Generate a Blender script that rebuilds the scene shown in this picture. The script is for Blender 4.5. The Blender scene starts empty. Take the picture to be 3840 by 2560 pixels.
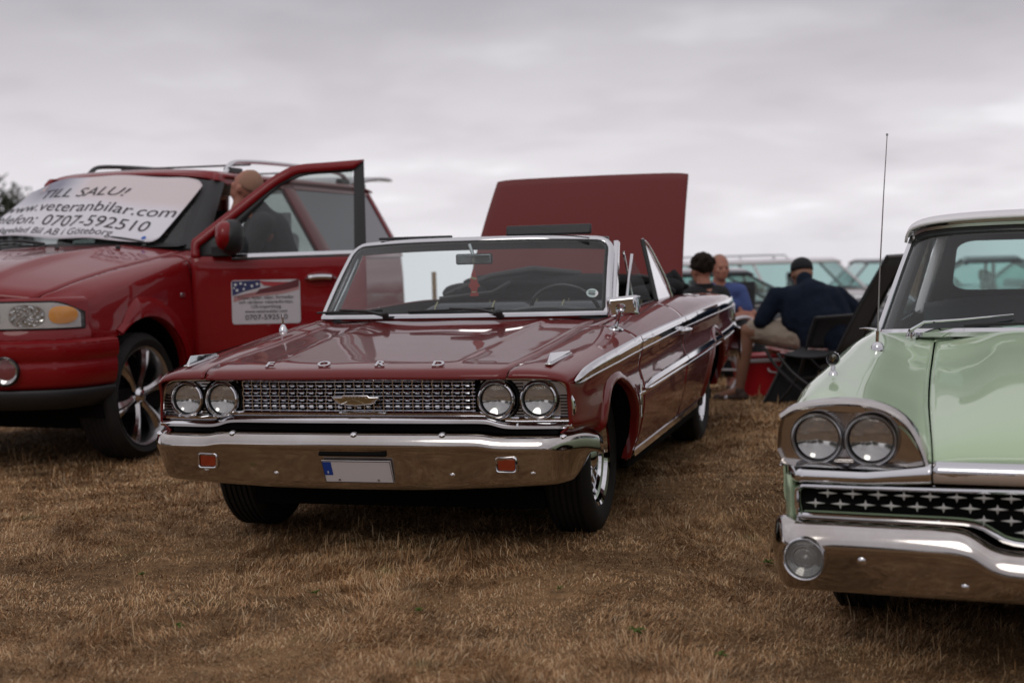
import bpy, bmesh, math, random
import numpy as np
from mathutils import Vector, Matrix
random.seed(7); rng = np.random.default_rng(7)
PI = math.pi
sc = bpy.context.scene
COL = sc.collection

# ------------------------------------------------------------ camera
FPX, CAM_H, PITCH, ROLL = 5333.0, 1.25, 0.0623, -0.028
cam_d = bpy.data.cameras.new('camera'); cam = bpy.data.objects.new('camera', cam_d); COL.objects.link(cam)
cam_d.sensor_width = 36; cam_d.lens = 50; cam_d.clip_start = 0.1; cam_d.clip_end = 3000
_c, _s = math.cos(ROLL), math.sin(ROLL)
_R = Vector((1, 0, 0)); _U = Vector((0, math.sin(PITCH), math.cos(PITCH))); _F = Vector((0, math.cos(PITCH), -math.sin(PITCH)))
_r = _c*_R + _s*_U; _u = -_s*_R + _c*_U
M = Matrix.Identity(4)
for i in range(3):
    M[i][0] = _r[i]; M[i][1] = _u[i]; M[i][2] = -_F[i]
M[2][3] = CAM_H
cam.matrix_world = M
cam_d.dof.use_dof = True; cam_d.dof.focus_distance = 5.95; cam_d.dof.aperture_fstop = 2.1; cam_d.dof.aperture_blades = 9
sc.camera = cam
# ------------------------------------------------------------ world: overcast sky
SUN_EL, SUN_AZ = math.radians(38), math.radians(200)
world = bpy.data.worlds.new("World"); sc.world = world; world.use_nodes = True
nt = world.node_tree; nt.nodes.clear()
def N(nt, typ, **kw):
    n = nt.nodes.new(typ)
    for k, v in kw.items():
        if k == 'inp':
            for a, b in v.items(): n.inputs[a].default_value = b
        else: setattr(n, k, v)
    return n
def ramp(nt, fac, stops, interp='LINEAR'):
    r = nt.nodes.new('ShaderNodeValToRGB'); r.color_ramp.interpolation = interp
    e = r.color_ramp.elements
    while len(e) > 1: e.remove(e[0])
    e[0].position = stops[0][0]; e[0].color = (*stops[0][1], 1) if len(stops[0][1]) == 3 else stops[0][1]
    for p, c in stops[1:]:
        q = e.new(p); q.color = (*c, 1) if len(c) == 3 else c
    nt.links.new(fac, r.inputs[0]); return r.outputs[0]
def g(v): return (v, v, v)
sky = N(nt, 'ShaderNodeTexSky', sky_type='NISHITA', sun_disc=False, sun_elevation=SUN_EL, sun_rotation=SUN_AZ)
tc = N(nt, 'ShaderNodeTexCoord'); sep = N(nt, 'ShaderNodeSeparateXYZ'); nt.links.new(tc.outputs['Generated'], sep.inputs[0])
def math_(nt, op, a, b=None, c=None):
    m = nt.nodes.new('ShaderNodeMath'); m.operation = op
    for i, v in enumerate((a, b, c)):
        if v is None: continue
        if isinstance(v, (int, float)): m.inputs[i].default_value = v
        else: nt.links.new(v, m.inputs[i])
    return m.outputs[0]
zz = math_(nt, 'MAXIMUM', sep.outputs[2], 0.0)
den = math_(nt, 'ADD', zz, 0.20)
px = math_(nt, 'DIVIDE', sep.outputs[0], den); py = math_(nt, 'DIVIDE', sep.outputs[1], den)
cmb = N(nt, 'ShaderNodeCombineXYZ'); nt.links.new(px, cmb.inputs[0]); nt.links.new(py, cmb.inputs[1])
n1 = N(nt, 'ShaderNodeTexNoise', inp={'Scale': 1.0, 'Detail': 4.0, 'Roughness': 0.45, 'Distortion': 0.3}); nt.links.new(cmb.outputs[0], n1.inputs['Vector'])
n2 = N(nt, 'ShaderNodeTexNoise', inp={'Scale': 3.2, 'Detail': 4.0, 'Roughness': 0.45}); nt.links.new(cmb.outputs[0], n2.inputs['Vector'])
cl = math_(nt, 'ADD', math_(nt, 'MULTIPLY', n1.outputs[0], 0.72), math_(nt, 'MULTIPLY', n2.outputs[0], 0.28))
ccol = ramp(nt, cl, [(0.33, (3.8, 3.6, 3.8)), (0.45, (4.6, 4.38, 4.6)), (0.53, (5.0, 4.78, 5.0)), (0.64, (6.0, 5.85, 6.05))], 'EASE')
# paler towards the horizon, darker patch of cloud higher up
el = ramp(nt, zz, [(0.0, (1.34, 1.36, 1.37)), (0.05, (1.26, 1.26, 1.27)), (0.10, (1.09, 1.08, 1.09)), (0.17, (.80, .79, .81)), (0.4, (.95, .95, .95)), (1.0, (1.2, 1.2, 1.2))])
mulc = N(nt, 'ShaderNodeMix', data_type='RGBA', blend_type='MULTIPLY'); mulc.inputs[0].default_value = 1
nt.links.new(ccol, mulc.inputs[6]); nt.links.new(el, mulc.inputs[7])
mixs = N(nt, 'ShaderNodeMix', data_type='RGBA'); mixs.inputs[0].default_value = 0.97
nt.links.new(sky.outputs[0], mixs.inputs[6]); nt.links.new(mulc.outputs[2], mixs.inputs[7])
bg = N(nt, 'ShaderNodeBackground'); bg.inputs[1].default_value = 0.128
nt.links.new(mixs.outputs[2], bg.inputs[0])
wo = N(nt, 'ShaderNodeOutputWorld'); nt.links.new(bg.outputs[0], wo.inputs[0])
# ------------------------------------------------------------ sun
sun_d = bpy.data.lights.new('sun', 'SUN'); sun = bpy.data.objects.new('sun', sun_d); COL.objects.link(sun)
sun_d.energy = 0.45; sun_d.angle = math.radians(25); sun_d.color = (1, .96, .9)
sd = Vector((math.sin(SUN_AZ)*math.cos(SUN_EL), math.cos(SUN_AZ)*math.cos(SUN_EL), math.sin(SUN_EL)))
sun.rotation_euler = (-sd).to_track_quat('-Z', 'Y').to_euler()
vs = sc.view_settings; vs.view_transform = 'Standard'; vs.look = 'None'; vs.exposure = 0.0; vs.gamma = 1; vs.use_curve_mapping = False
sc.cycles.use_denoising = True
sc.cycles.max_bounces = 10; sc.cycles.transparent_max_bounces = 24

# ------------------------------------------------------------ materials
def mat(name, col=(.5, .5, .5), rough=.5, metal=0., coat=0., spec=.5, noise=None, bump=None, sheen=0., emis=None, coat_r=.03, aniso=None):
    """noise=(scale, amount, colour2)   bump=(scale, strength)"""
    m = bpy.data.materials.new(name); m.use_nodes = True; t = m.node_tree; b = t.nodes['Principled BSDF']
    b.inputs['Base Color'].default_value = (*col, 1); b.inputs['Roughness'].default_value = rough
    b.inputs['Metallic'].default_value = metal; b.inputs['Coat Weight'].default_value = coat; b.inputs['Coat IOR'].default_value = 1.42; b.inputs['Coat Roughness'].default_value = coat_r
    b.inputs['Specular IOR Level'].default_value = spec; b.inputs['Sheen Weight'].default_value = sheen
    co = N(t, 'ShaderNodeTexCoord')
    if noise:
        n = N(t, 'ShaderNodeTexNoise', inp={'Scale': noise[0], 'Detail': 5.0, 'Roughness': .6}); t.links.new(co.outputs['Object'], n.inputs['Vector'])
        c = ramp(t, n.outputs[0], [(.5-.5*noise[1]*.6, col), (.5+.5*noise[1]*.6, noise[2])]); t.links.new(c, b.inputs['Base Color'])
    if bump:
        n = N(t, 'ShaderNodeTexNoise', inp={'Scale': bump[0], 'Detail': 4.0, 'Roughness': .55}); t.links.new(co.outputs['Object'], n.inputs['Vector'])
        bp = N(t, 'ShaderNodeBump', inp={'Strength': bump[1], 'Distance': .01}); t.links.new(n.outputs[0], bp.inputs['Height']); t.links.new(bp.outputs[0], b.inputs['Normal'])
    return m
def glass(name, tint=(.8, .9, .88), refl=1.0, dirt=.03):
    m = bpy.data.materials.new(name); m.use_nodes = True; t = m.node_tree; t.nodes.clear()
    tr = N(t, 'ShaderNodeBsdfTransparent'); tr.inputs[0].default_value = (*tint, 1)
    gl = N(t, 'ShaderNodeBsdfGlossy'); gl.inputs['Roughness'].default_value = .015; gl.inputs[0].default_value = (refl, refl, refl, 1)
    fr = N(t, 'ShaderNodeFresnel'); ge = N(t, 'ShaderNodeNewGeometry'); t.links.new(math_(t, 'MULTIPLY_ADD', ge.outputs['Backfacing'], 1/1.5-1.5, 1.5), fr.inputs[0])
    mx = N(t, 'ShaderNodeMixShader'); t.links.new(fr.outputs[0], mx.inputs[0]); t.links.new(tr.outputs[0], mx.inputs[1]); t.links.new(gl.outputs[0], mx.inputs[2])
    df = N(t, 'ShaderNodeBsdfDiffuse'); df.inputs[0].default_value = (.6, .62, .62, 1)
    co = N(t, 'ShaderNodeTexCoord'); n = N(t, 'ShaderNodeTexNoise', inp={'Scale': 3.0, 'Detail': 6.0}); t.links.new(co.outputs['Object'], n.inputs['Vector'])
    f = math_(t, 'MULTIPLY', n.outputs[0], dirt)
    m2 = N(t, 'ShaderNodeMixShader'); t.links.new(f, m2.inputs[0]); t.links.new(mx.outputs[0], m2.inputs[1]); t.links.new(df.outputs[0], m2.inputs[2])
    o = N(t, 'ShaderNodeOutputMaterial'); t.links.new(m2.outputs[0], o.inputs[0]); return m
def paint(name, col, rough=.38, metal=0., flake=.0, dust=.02, coat=1.0, dustcol=(.25, .19, .14)):
    m = mat(name, col, rough, metal, coat=coat, spec=.15); t = m.node_tree; b = t.nodes['Principled BSDF']
    co = N(t, 'ShaderNodeTexCoord')
    n = N(t, 'ShaderNodeTexNoise', inp={'Scale': 2.3, 'Detail': 7.0, 'Roughness': .65}); t.links.new(co.outputs['Object'], n.inputs['Vector'])
    sp = N(t, 'ShaderNodeSeparateXYZ'); t.links.new(co.outputs['Object'], sp.inputs[0])
    low = N(t, 'ShaderNodeMapRange', inp={'From Min': .75, 'From Max': .25, 'To Min': .35, 'To Max': 1.6}); t.links.new(sp.outputs[2], low.inputs[0])
    d = math_(t, 'MULTIPLY', math_(t, 'MULTIPLY', n.outputs[0], dust*2), low.outputs[0])
    mx = N(t, 'ShaderNodeMix', data_type='RGBA'); mx.inputs[6].default_value = (*col, 1); mx.inputs[7].default_value = (*dustcol, 1); t.links.new(d, mx.inputs[0]); t.links.new(mx.outputs[2], b.inputs['Base Color'])
    cr = math_(t, 'MULTIPLY_ADD', n.outputs[0], .05, .012); t.links.new(cr, b.inputs['Coat Roughness'])
    n3 = N(t, 'ShaderNodeTexNoise', inp={'Scale': 3.5, 'Detail': 1.0}); t.links.new(co.outputs['Object'], n3.inputs['Vector'])
    bp = N(t, 'ShaderNodeBump', inp={'Strength': .06, 'Distance': .02}); t.links.new(n3.outputs[0], bp.inputs['Height']); t.links.new(bp.outputs[0], b.inputs['Coat Normal'])
    return m
def worn_mat():
    m = mat('worn_chrome_bar', (.62, .62, .65), .07, 1.0); t = m.node_tree; b = t.nodes['Principled BSDF']
    co = N(t, 'ShaderNodeTexCoord'); sp = N(t, 'ShaderNodeSeparateXYZ'); t.links.new(co.outputs['Object'], sp.inputs[0])
    n = N(t, 'ShaderNodeTexNoise', inp={'Scale': 11.0, 'Detail': 4.0}); mp = N(t, 'ShaderNodeMapping', inp={'Scale': (1., 1., .3)}); t.links.new(co.outputs['Object'], mp.inputs[0]); t.links.new(mp.outputs[0], n.inputs['Vector'])
    h = math_(t, 'ADD', math_(t, 'MULTIPLY', n.outputs[0], .05), .627)
    k = math_(t, 'LESS_THAN', sp.outputs[2], h)
    mx = N(t, 'ShaderNodeMix', data_type='RGBA'); mx.inputs[6].default_value = (.62, .62, .65, 1); mx.inputs[7].default_value = (.42, .34, .28, 1); t.links.new(k, mx.inputs[0]); t.links.new(mx.outputs[2], b.inputs['Base Color'])
    t.links.new(math_(t, 'MULTIPLY_ADD', k, .5, .07), b.inputs['Roughness']); t.links.new(math_(t, 'MULTIPLY_ADD', k, -.8, 1.), b.inputs['Metallic'])
    return m
MAT = dict(
    maroon=paint('maroon_paint', (.145, .004, .003), .5, .0, dust=.012, coat=.92),
    red=paint('red_paint', (.20, .0006, .003), .5, .0, dust=.006, coat=.85),
    mint=paint('mint_paint', (.46, .60, .40), .45, dust=.03),
    lidred=mat('aged_lid_paint', (.125, .013, .011), .5, coat=.12, coat_r=.3, spec=.2, bump=(1.5, .1)),
    chrome=mat('chrome', (.66, .66, .68), .045, 1.0, bump=(14, .012)),
    chrome_used=mat('weathered_chrome', (.60, .58, .57), .09, 1.0, noise=(4, .9, (.42, .38, .35)), bump=(11, .03)),
    worn=worn_mat(),
    bowl=mat('lamp_bowl_silver', (.72, .71, .72), .25, .45),
    star=mat('silver_paint', (.80, .79, .78), .35, .3),
    satin=mat('satin_metal', (.5, .5, .51), .3, 1.0),
    alloy=mat('polished_alloy', (.55, .54, .54), .16, 1.0),
    gold=mat('emblem_gold', (.26, .19, .09), .35, 1.0),
    black=mat('black_plastic', (.012, .012, .013), .5),
    gloss_black=mat('gloss_black', (.008, .008, .009), .15),
    void=mat('engine_bay_black', (.006, .006, .006), .9, spec=.1),
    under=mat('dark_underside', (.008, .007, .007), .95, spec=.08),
    rubber=mat('tyre_rubber', (.011, .011, .012), .8, bump=(60, .15), noise=(9, 1., (.022, .019, .016)), spec=.3),
    seal=mat('window_seal', (.012, .012, .012), .6),
    fabric=mat('black_top_fabric', (.009, .009, .010), .9, bump=(30, .5), spec=.2),
    vinyl=mat('black_vinyl', (.022, .023, .026), .42, bump=(50, .1)),
    vinyl2=mat('seat_pleat_vinyl', (.05, .052, .06), .5, bump=(50, .1)),
    dash=mat('dashboard', (.03, .033, .035), .55),
    amber=mat('amber_lens', (.42, .07, .012), .12, coat=1),
    orange=mat('orange_lens', (.85, .33, .015), .12, coat=1),
    dkorange=mat('dark_orange_lens', (.16, .014, .004), .15, coat=1, noise=(20, .8, (.24, .03, .006))),
    clearglass=glass('windscreen_glass', (.80, .88, .87)),
    tealglass=glass('green_tinted_glass', (.60, .78, .75)),
    darkglass=glass('smoked_glass', (.30, .33, .33)),
    sideglass=glass('side_window_glass', (.58, .63, .61)),
    bgglass=glass('pale_tinted_glass', (.66, .80, .78)),
    lens=glass('lamp_glass', (.93, .94, .93), dirt=.16),
    reflector=mat('lamp_reflector', (.55, .54, .54), .04, 1.0),
    white=mat('white_roof_paint', (.74, .73, .74), .35, coat=.8),
    platewhite=mat('plate_white', (.6, .57, .58), .45),
    plateblue=mat('plate_blue', (.01, .05, .30), .4),
    label=mat('sticker_white', (.7, .72, .72), .5),
    ink=mat('black_ink', (.03, .027, .03), .6),
    cream=mat('seat_piping', (.4, .36, .2), .5),
)

# ------------------------------------------------------------ mesh helpers
def link(name, me, m=None, parent=None, smooth=True, auto=None):
    o = bpy.data.objects.new(name, me); COL.objects.link(o)
    if m is not None:
        for mm in (m if isinstance(m, (list, tuple)) else [m]): me.materials.append(MAT[mm] if isinstance(mm, str) else mm)
    if parent is not None: o.parent = parent
    if smooth and len(me.polygons):
        me.polygons.foreach_set('use_smooth', np.ones(len(me.polygons), bool))
        if auto is not None:
            sharp_edges(me, auto)
    return o
def sharp_edges(me, deg):
    bm = bmesh.new(); bm.from_mesh(me); th = math.radians(deg)
    for e in bm.edges:
        if len(e.link_faces) == 2 and e.calc_face_angle(0) > th: e.smooth = False
    bm.to_mesh(me); bm.free()
def mesh(name, v, f, m=None, parent=None, smooth=True, auto=35):
    me = bpy.data.meshes.new(name); me.from_pydata([tuple(map(float, p)) for p in v], [], [tuple(int(i) for i in q) for q in f]); me.update()
    return link(name, me, m, parent, smooth, auto)
class MB:
    """collects shapes into one mesh"""
    def __init__(s): s.v = []; s.f = []; s.m = []; s.mi = 0
    def add(s, v, f):
        n = len(s.v); s.v += [tuple(map(float, p)) for p in v]; s.f += [tuple(int(i)+n for i in q) for q in f]; s.m += [s.mi]*len(f); return s
    def box(s, c, d, rot=None):
        c = Vector(c); h = Vector(d)/2
        vs_ = [Vector((sx*h.x, sy*h.y, sz*h.z)) for sz in (-1, 1) for sy in (-1, 1) for sx in (-1, 1)]
        if rot is not None: vs_ = [rot @ p for p in vs_]
        return s.add([c+p for p in vs_], [(0, 2, 3, 1), (4, 5, 7, 6), (0, 1, 5, 4), (2, 6, 7, 3), (0, 4, 6, 2), (1, 3, 7, 5)])
    def tube(s, pts, r, n=8, caps=True, flat=1.0):
        pts = [Vector(p) for p in pts]; R = r if isinstance(r, (list, tuple)) else [r]*len(pts)
        v = []; f = []; prev = None
        for i, p in enumerate(pts):
            d = (pts[min(i+1, len(pts)-1)]-pts[max(i-1, 0)]).normalized()
            if prev is None:
                a = Vector((0, 0, 1)) if abs(d.z) < .9 else Vector((1, 0, 0)); a = (a-d*a.dot(d)).normalized()
            else: a = (prev-d*prev.dot(d)).normalized()
            prev = a; b = d.cross(a)
            for k in range(n):
                t = 2*PI*k/n; v.append(p+a*(R[i]*math.cos(t)*flat)+b*(R[i]*math.sin(t)))
        for i in range(len(pts)-1):
            for k in range(n):
                k2 = (k+1) % n; f.append((i*n+k, i*n+k2, (i+1)*n+k2, (i+1)*n+k))
        if caps: f.append(tuple(range(n))[::-1]); f.append(tuple((len(pts)-1)*n+k for k in range(n)))
        return s.add(v, f)
    def lathe(s, prof, c, ax, n=32, up=None, sy=1.0, arc=None):
        """prof=[(r, h)...] round axis ax through c"""
        ax = Vector(ax).normalized(); a = Vector(up) if up is not None else (Vector((0, 0, 1)) if abs(ax.z) < .9 else Vector((1, 0, 0)))
        a = (a-ax*a.dot(ax)).normalized(); b = ax.cross(a); c = Vector(c); v = []; f = []
        for r, h in prof:
            for k in range(n):
                t = 2*PI*k/n; v.append(c+ax*h+a*(r*math.cos(t))+b*(r*math.sin(t)*sy))
        for i in range(len(prof)-1):
            for k in range(n):
                k2 = (k+1) % n; f.append((i*n+k, i*n+k2, (i+1)*n+k2, (i+1)*n+k))
        return s.add(v, f)
    def grid(s, P, flip=False, cu=False):
        """P array (n,m,3)"""
        P = np.asarray(P); n, m_ = P.shape[:2]; f = []
        for i in range(n-1):
            for j in range(m_-1):
                q = (i*m_+j, i*m_+j+1, (i+1)*m_+j+1, (i+1)*m_+j); f.append(q[::-1] if flip else q)
        return s.add(P.reshape(-1, 3), f)
    def prism(s, pts, d):
        """closed outline pts (3D) extruded by vector d"""
        n = len(pts); d = Vector(d); v = [Vector(p) for p in pts]+[Vector(p)+d for p in pts]
        f = [tuple(range(n))[::-1], tuple(range(n, 2*n))]+[(i, (i+1) % n, n+(i+1) % n, n+i) for i in range(n)]
        return s.add(v, f)
    def sweep(s, path, prof, closed=False, frames=None, caps=True):
        """prof 2D points in frame (a,b) at each path point: frames=[(a,b)...] vectors"""
        v = []; f = []; n = len(prof)
        for p, (a, b) in zip(path, frames):
            p = Vector(p); a = Vector(a); b = Vector(b)
            for q in prof: v.append(p+a*q[0]+b*q[1])
        L = len(path)
        for i in range(L if closed else L-1):
            j = (i+1) % L
            for k in range(n):
                k2 = (k+1) % n; f.append((i*n+k, i*n+k2, j*n+k2, j*n+k))
        if caps and not closed: f.append(tuple(range(n))[::-1]); f.append(tuple((L-1)*n+k for k in range(n)))
        return s.add(v, f)
    def build(s, name, m, parent=None, smooth=True, auto=35, bevel=0, seg=2, recalc=True, solid=0):
        me = bpy.data.meshes.new(name); me.from_pydata(s.v, [], s.f); me.update()
        if recalc:
            bm = bmesh.new(); bm.from_mesh(me); bmesh.ops.recalc_face_normals(bm, faces=bm.faces); bm.to_mesh(me); bm.free()
        o = link(name, me, m, parent, smooth, auto)
        if isinstance(m, (list, tuple)): me.polygons.foreach_set('material_index', s.m)
        if solid:
            md = o.modifiers.new('solid', 'SOLIDIFY'); md.thickness = solid; md.offset = 0
        if bevel:
            md = o.modifiers.new('bevel', 'BEVEL'); md.width = bevel; md.segments = seg; md.limit_method = 'ANGLE'; md.angle_limit = math.radians(40)
            me.polygons.foreach_set('use_smooth', np.ones(len(me.polygons), bool))
            md.harden_normals = False
        return o
def thing(name, label, cat, loc=(0, 0, 0), rz=0, group=None):
    o = bpy.data.objects.new(name, None); COL.objects.link(o); o.location = loc; o.rotation_euler = (0, 0, rz)
    o['label'] = label; o['category'] = cat; o.empty_display_size = .1
    if group: o['group'] = group
    return o
def tag(o, label=None, cat=None, group=None, kind=None):
    for k, v in (('label', label), ('category', cat), ('group', group), ('kind', kind)):
        if v: o[k] = v
    return o
def copy_tree(o, parent=None):
    c = o.copy(); COL.objects.link(c)
    if parent is not None: c.parent = parent
    for ch in list(o.children): copy_tree(ch, c)
    return c
def part_label(o, l): o['label'] = l; return o
def smooth_path(pts, n=6, closed=False):
    P = [Vector(p) for p in pts]; out = []; L = len(P)
    rngi = range(L if closed else L-1)
    for i in rngi:
        p1, p2 = P[i], P[(i+1) % L]
        p0 = P[(i-1) % L] if (closed or i > 0) else p1*2-p2
        p3 = P[(i+2) % L] if (closed or i+2 < L) else p2*2-p1
        for k in range(n):
            t = k/n; t2 = t*t; t3 = t2*t
            out.append(.5*((2*p1)+(p2-p0)*t+(2*p0-5*p1+4*p2-p3)*t2+(3*p1-p0-3*p2+p3)*t3))
    if not closed: out.append(P[-1])
    return out
def text_mesh(body, size, m, parent=None, name='lettering', extrude=.0, font_shear=0., align='CENTER', spacing=1.0, offset=0., to_mesh=True):
    cu = bpy.data.curves.new(name, 'FONT'); cu.body = body; cu.size = size; cu.extrude = extrude; cu.shear = font_shear
    cu.align_x = align; cu.space_character = spacing; cu.offset = offset; cu.resolution_u = 4
    tmp = bpy.data.objects.new(name, cu); COL.objects.link(tmp)
    dg = bpy.context.evaluated_depsgraph_get(); me = bpy.data.meshes.new_from_object(tmp.evaluated_get(dg))
    bpy.data.objects.remove(tmp)
    return me

# ------------------------------------------------------------ car body net
def pchip(x, y, xi):
    x = np.asarray(x, float); y = np.asarray(y, float); h = np.diff(x); dl = np.diff(y)/h; d = np.zeros_like(y)
    for i in range(1, len(x)-1):
        if dl[i-1]*dl[i] > 0:
            w1 = 2*h[i]+h[i-1]; w2 = h[i]+2*h[i-1]; d[i] = (w1+w2)/(w1/dl[i-1]+w2/dl[i])
    d[0] = dl[0]; d[-1] = dl[-1]
    xi = np.clip(xi, x[0], x[-1]); k = np.clip(np.searchsorted(x, xi)-1, 0, len(x)-2); t = (xi-x[k])/h[k]
    return (2*t**3-3*t**2+1)*y[k]+(t**3-2*t**2+t)*h[k]*d[k]+(-2*t**3+3*t**2)*y[k+1]+(t**3-t**2)*h[k]*d[k+1]
class Net:
    """control net: rows = stations (nominal v), columns = long lines of the body; entries (x, y, z)"""
    def __init__(s, v, rows, sharp=()):
        s.v = np.array(v, float); s.P = np.array(rows, float); s.K = s.P.shape[1]; s.sharp = set(sharp) | {0, s.K-1}
    def lines(s, vi):
        vi = np.atleast_1d(vi); out = np.zeros((len(vi), s.K, 3))
        for k in range(s.K):
            for c in range(3): out[:, k, c] = pchip(s.v, s.P[:, k, c], vi)
        return out
    def ev(s, vi, ki):
        L = s.lines(vi); ki = np.atleast_1d(ki).astype(float); out = np.zeros((L.shape[0], len(ki), 3))
        for j, k in enumerate(ki):
            i = min(int(math.floor(k+1e-9)), s.K-2); t = k-i
            p1 = L[:, i]; p2 = L[:, i+1]
            p0 = L[:, i-1] if (i > 0 and i not in s.sharp) else 2*p1-p2
            p3 = L[:, i+2] if (i+2 < s.K and (i+1) not in s.sharp) else 2*p2-p1
            if i in s.sharp and (i+1) not in s.sharp: p0 = p1-(p2-p1)
            l12 = np.linalg.norm(p2-p1, axis=1, keepdims=True)+1e-6; l01 = np.linalg.norm(p1-p0, axis=1, keepdims=True)+1e-6; l23 = np.linalg.norm(p3-p2, axis=1, keepdims=True)+1e-6
            m1 = (p2-p1)*.5+(p1-p0)*.5*np.minimum(l12/l01, 3.)**1 if i not in s.sharp else (p2-p1)
            m2 = (p2-p1)*.5+(p3-p2)*.5*np.minimum(l12/l23, 3.)**1 if (i+1) not in s.sharp else (p2-p1)
            out[:, j] = (2*t**3-3*t**2+1)*p1+(t**3-2*t**2+t)*m1+(-2*t**3+3*t**2)*p2+(t**3-t**2)*m2
        return out
    def sidex(s, y, z, k0, k1):
        ks = np.linspace(k0, k1, 60); S = s.ev([y], ks)[0]; i = np.argmin(abs(S[:, 2]-z)); return S[i, 0]
def panel(net, name, v0, v1, k0, k1, m, parent, sx=1, dv=.04, nk=5, gap=.0, arches=(), solid=.008, cuts=(), yaw=0, fn=None, auto=50, bothsides=False, drop=None):
    """one body panel; arches=[(y, z, r)] wheel openings; cuts=fn(y,z)->bool to drop faces"""
    nv = max(2, int(round((v1-v0)/dv))); vi = np.linspace(v0+gap, v1-gap, nv+1)
    ki = []
    for a in range(int(math.floor(k0)), int(math.ceil(k1))):
        lo, hi = max(a, k0), min(a+1, k1)
        ki += list(np.linspace(lo, hi, nk+1)[:-1])
    ki.append(k1); P = net.ev(vi, ki)
    if fn is not None: P = fn(P)
    n, m_ = P.shape[:2]; ins = np.zeros((n, m_), bool)
    for (ay, az, ar) in arches:
        d = np.hypot(P[..., 1]-ay, P[..., 2]-az); ins |= (d < ar)
    keep = []
    for i in range(n-1):
        for j in range(m_-1):
            idx = [(i, j), (i, j+1), (i+1, j+1), (i+1, j)]
            c = sum(ins[a] for a in idx)
            if c == 4: continue
            keep.append(idx)
    for (ay, az, ar) in arches:
        dd = P[..., 1]-ay, P[..., 2]-az; d = np.hypot(*dd)
        w = d < ar; sc_ = np.where(w, ar/np.maximum(d, 1e-6), 1)
        P[..., 1] = np.where(w, ay+dd[0]*sc_, P[..., 1]); P[..., 2] = np.where(w, az+dd[1]*sc_, P[..., 2])
    if drop is not None: keep = [q for q in keep if not drop(np.mean([P[a] for a in q], 0))]
    V = P.reshape(-1, 3).copy(); V[:, 0] *= sx
    F = [tuple(a*m_+b for a, b in q) for q in keep]
    # outward normal: section goes centre->side->down while v goes rearwards
    if sx < 0: F = [q[::-1] for q in F]
    if bothsides:
        V2 = V.copy(); V2[:, 0] *= -1; n0 = len(V); F = F+[tuple(i+n0 for i in q[::-1]) for q in F]; V = np.vstack([V, V2])
    me = bpy.data.meshes.new(name); me.from_pydata(V.tolist(), [], F); me.update()
    bm = bmesh.new(); bm.from_mesh(me)
    if bothsides: bmesh.ops.remove_doubles(bm, verts=bm.verts, dist=1e-4)
    bmesh.ops.dissolve_degenerate(bm, dist=1e-5, edges=bm.edges)
    lo = [v for v in bm.verts if not v.link_faces]; bmesh.ops.delete(bm, geom=lo, context='VERTS')
    bm.to_mesh(me); bm.free()
    o = link(name, me, m, parent, True, auto)
    if solid:
        md = o.modifiers.new('solid', 'SOLIDIFY'); md.thickness = solid; md.offset = -1
        md.use_even_offset = False
    return o
def arch_liner(net, name, arch, k0, k1, sx, parent, m='void', zmin=.25, depth=.32, lip=.0, lipm=None, a0=-35, a1=215):
    ay, az, ar = arch; mb = MB(); rows = []
    for a in np.linspace(math.radians(a0), math.radians(a1), 40):
        y = ay+ar*math.cos(a); z = az+ar*math.sin(a); x = net.sidex(y, max(z, zmin), k0, k1)
        rows.append([(sx*(x-.004), y, z), (sx*(x-.03), y+.004*math.cos(a), z+.004*math.sin(a)), (sx*(x-depth), y+.02*math.cos(a), z+.02*math.sin(a))])
    mb.grid(np.array(rows)); o = mb.build(name, m, parent)
    if lipm:
        l = MB(); path = []; fr = []
        for a in np.linspace(math.radians(a0), math.radians(a1), 48):
            y = ay+ar*math.cos(a); z = az+ar*math.sin(a)
            if z < zmin: continue
            x = net.sidex(y, z, k0, k1); path.append((sx*x, y, z)); fr.append(((sx, 0, 0), (0, math.cos(a), math.sin(a))))
        l.sweep(path, [(-.025, -.012), (.006, -.012), (lip, -.004), (lip, .008), (lip*.5, .02), (-.004, .035), (-.025, .03)], frames=fr); l.build('arch_lip', lipm, parent)
    return o
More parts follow.
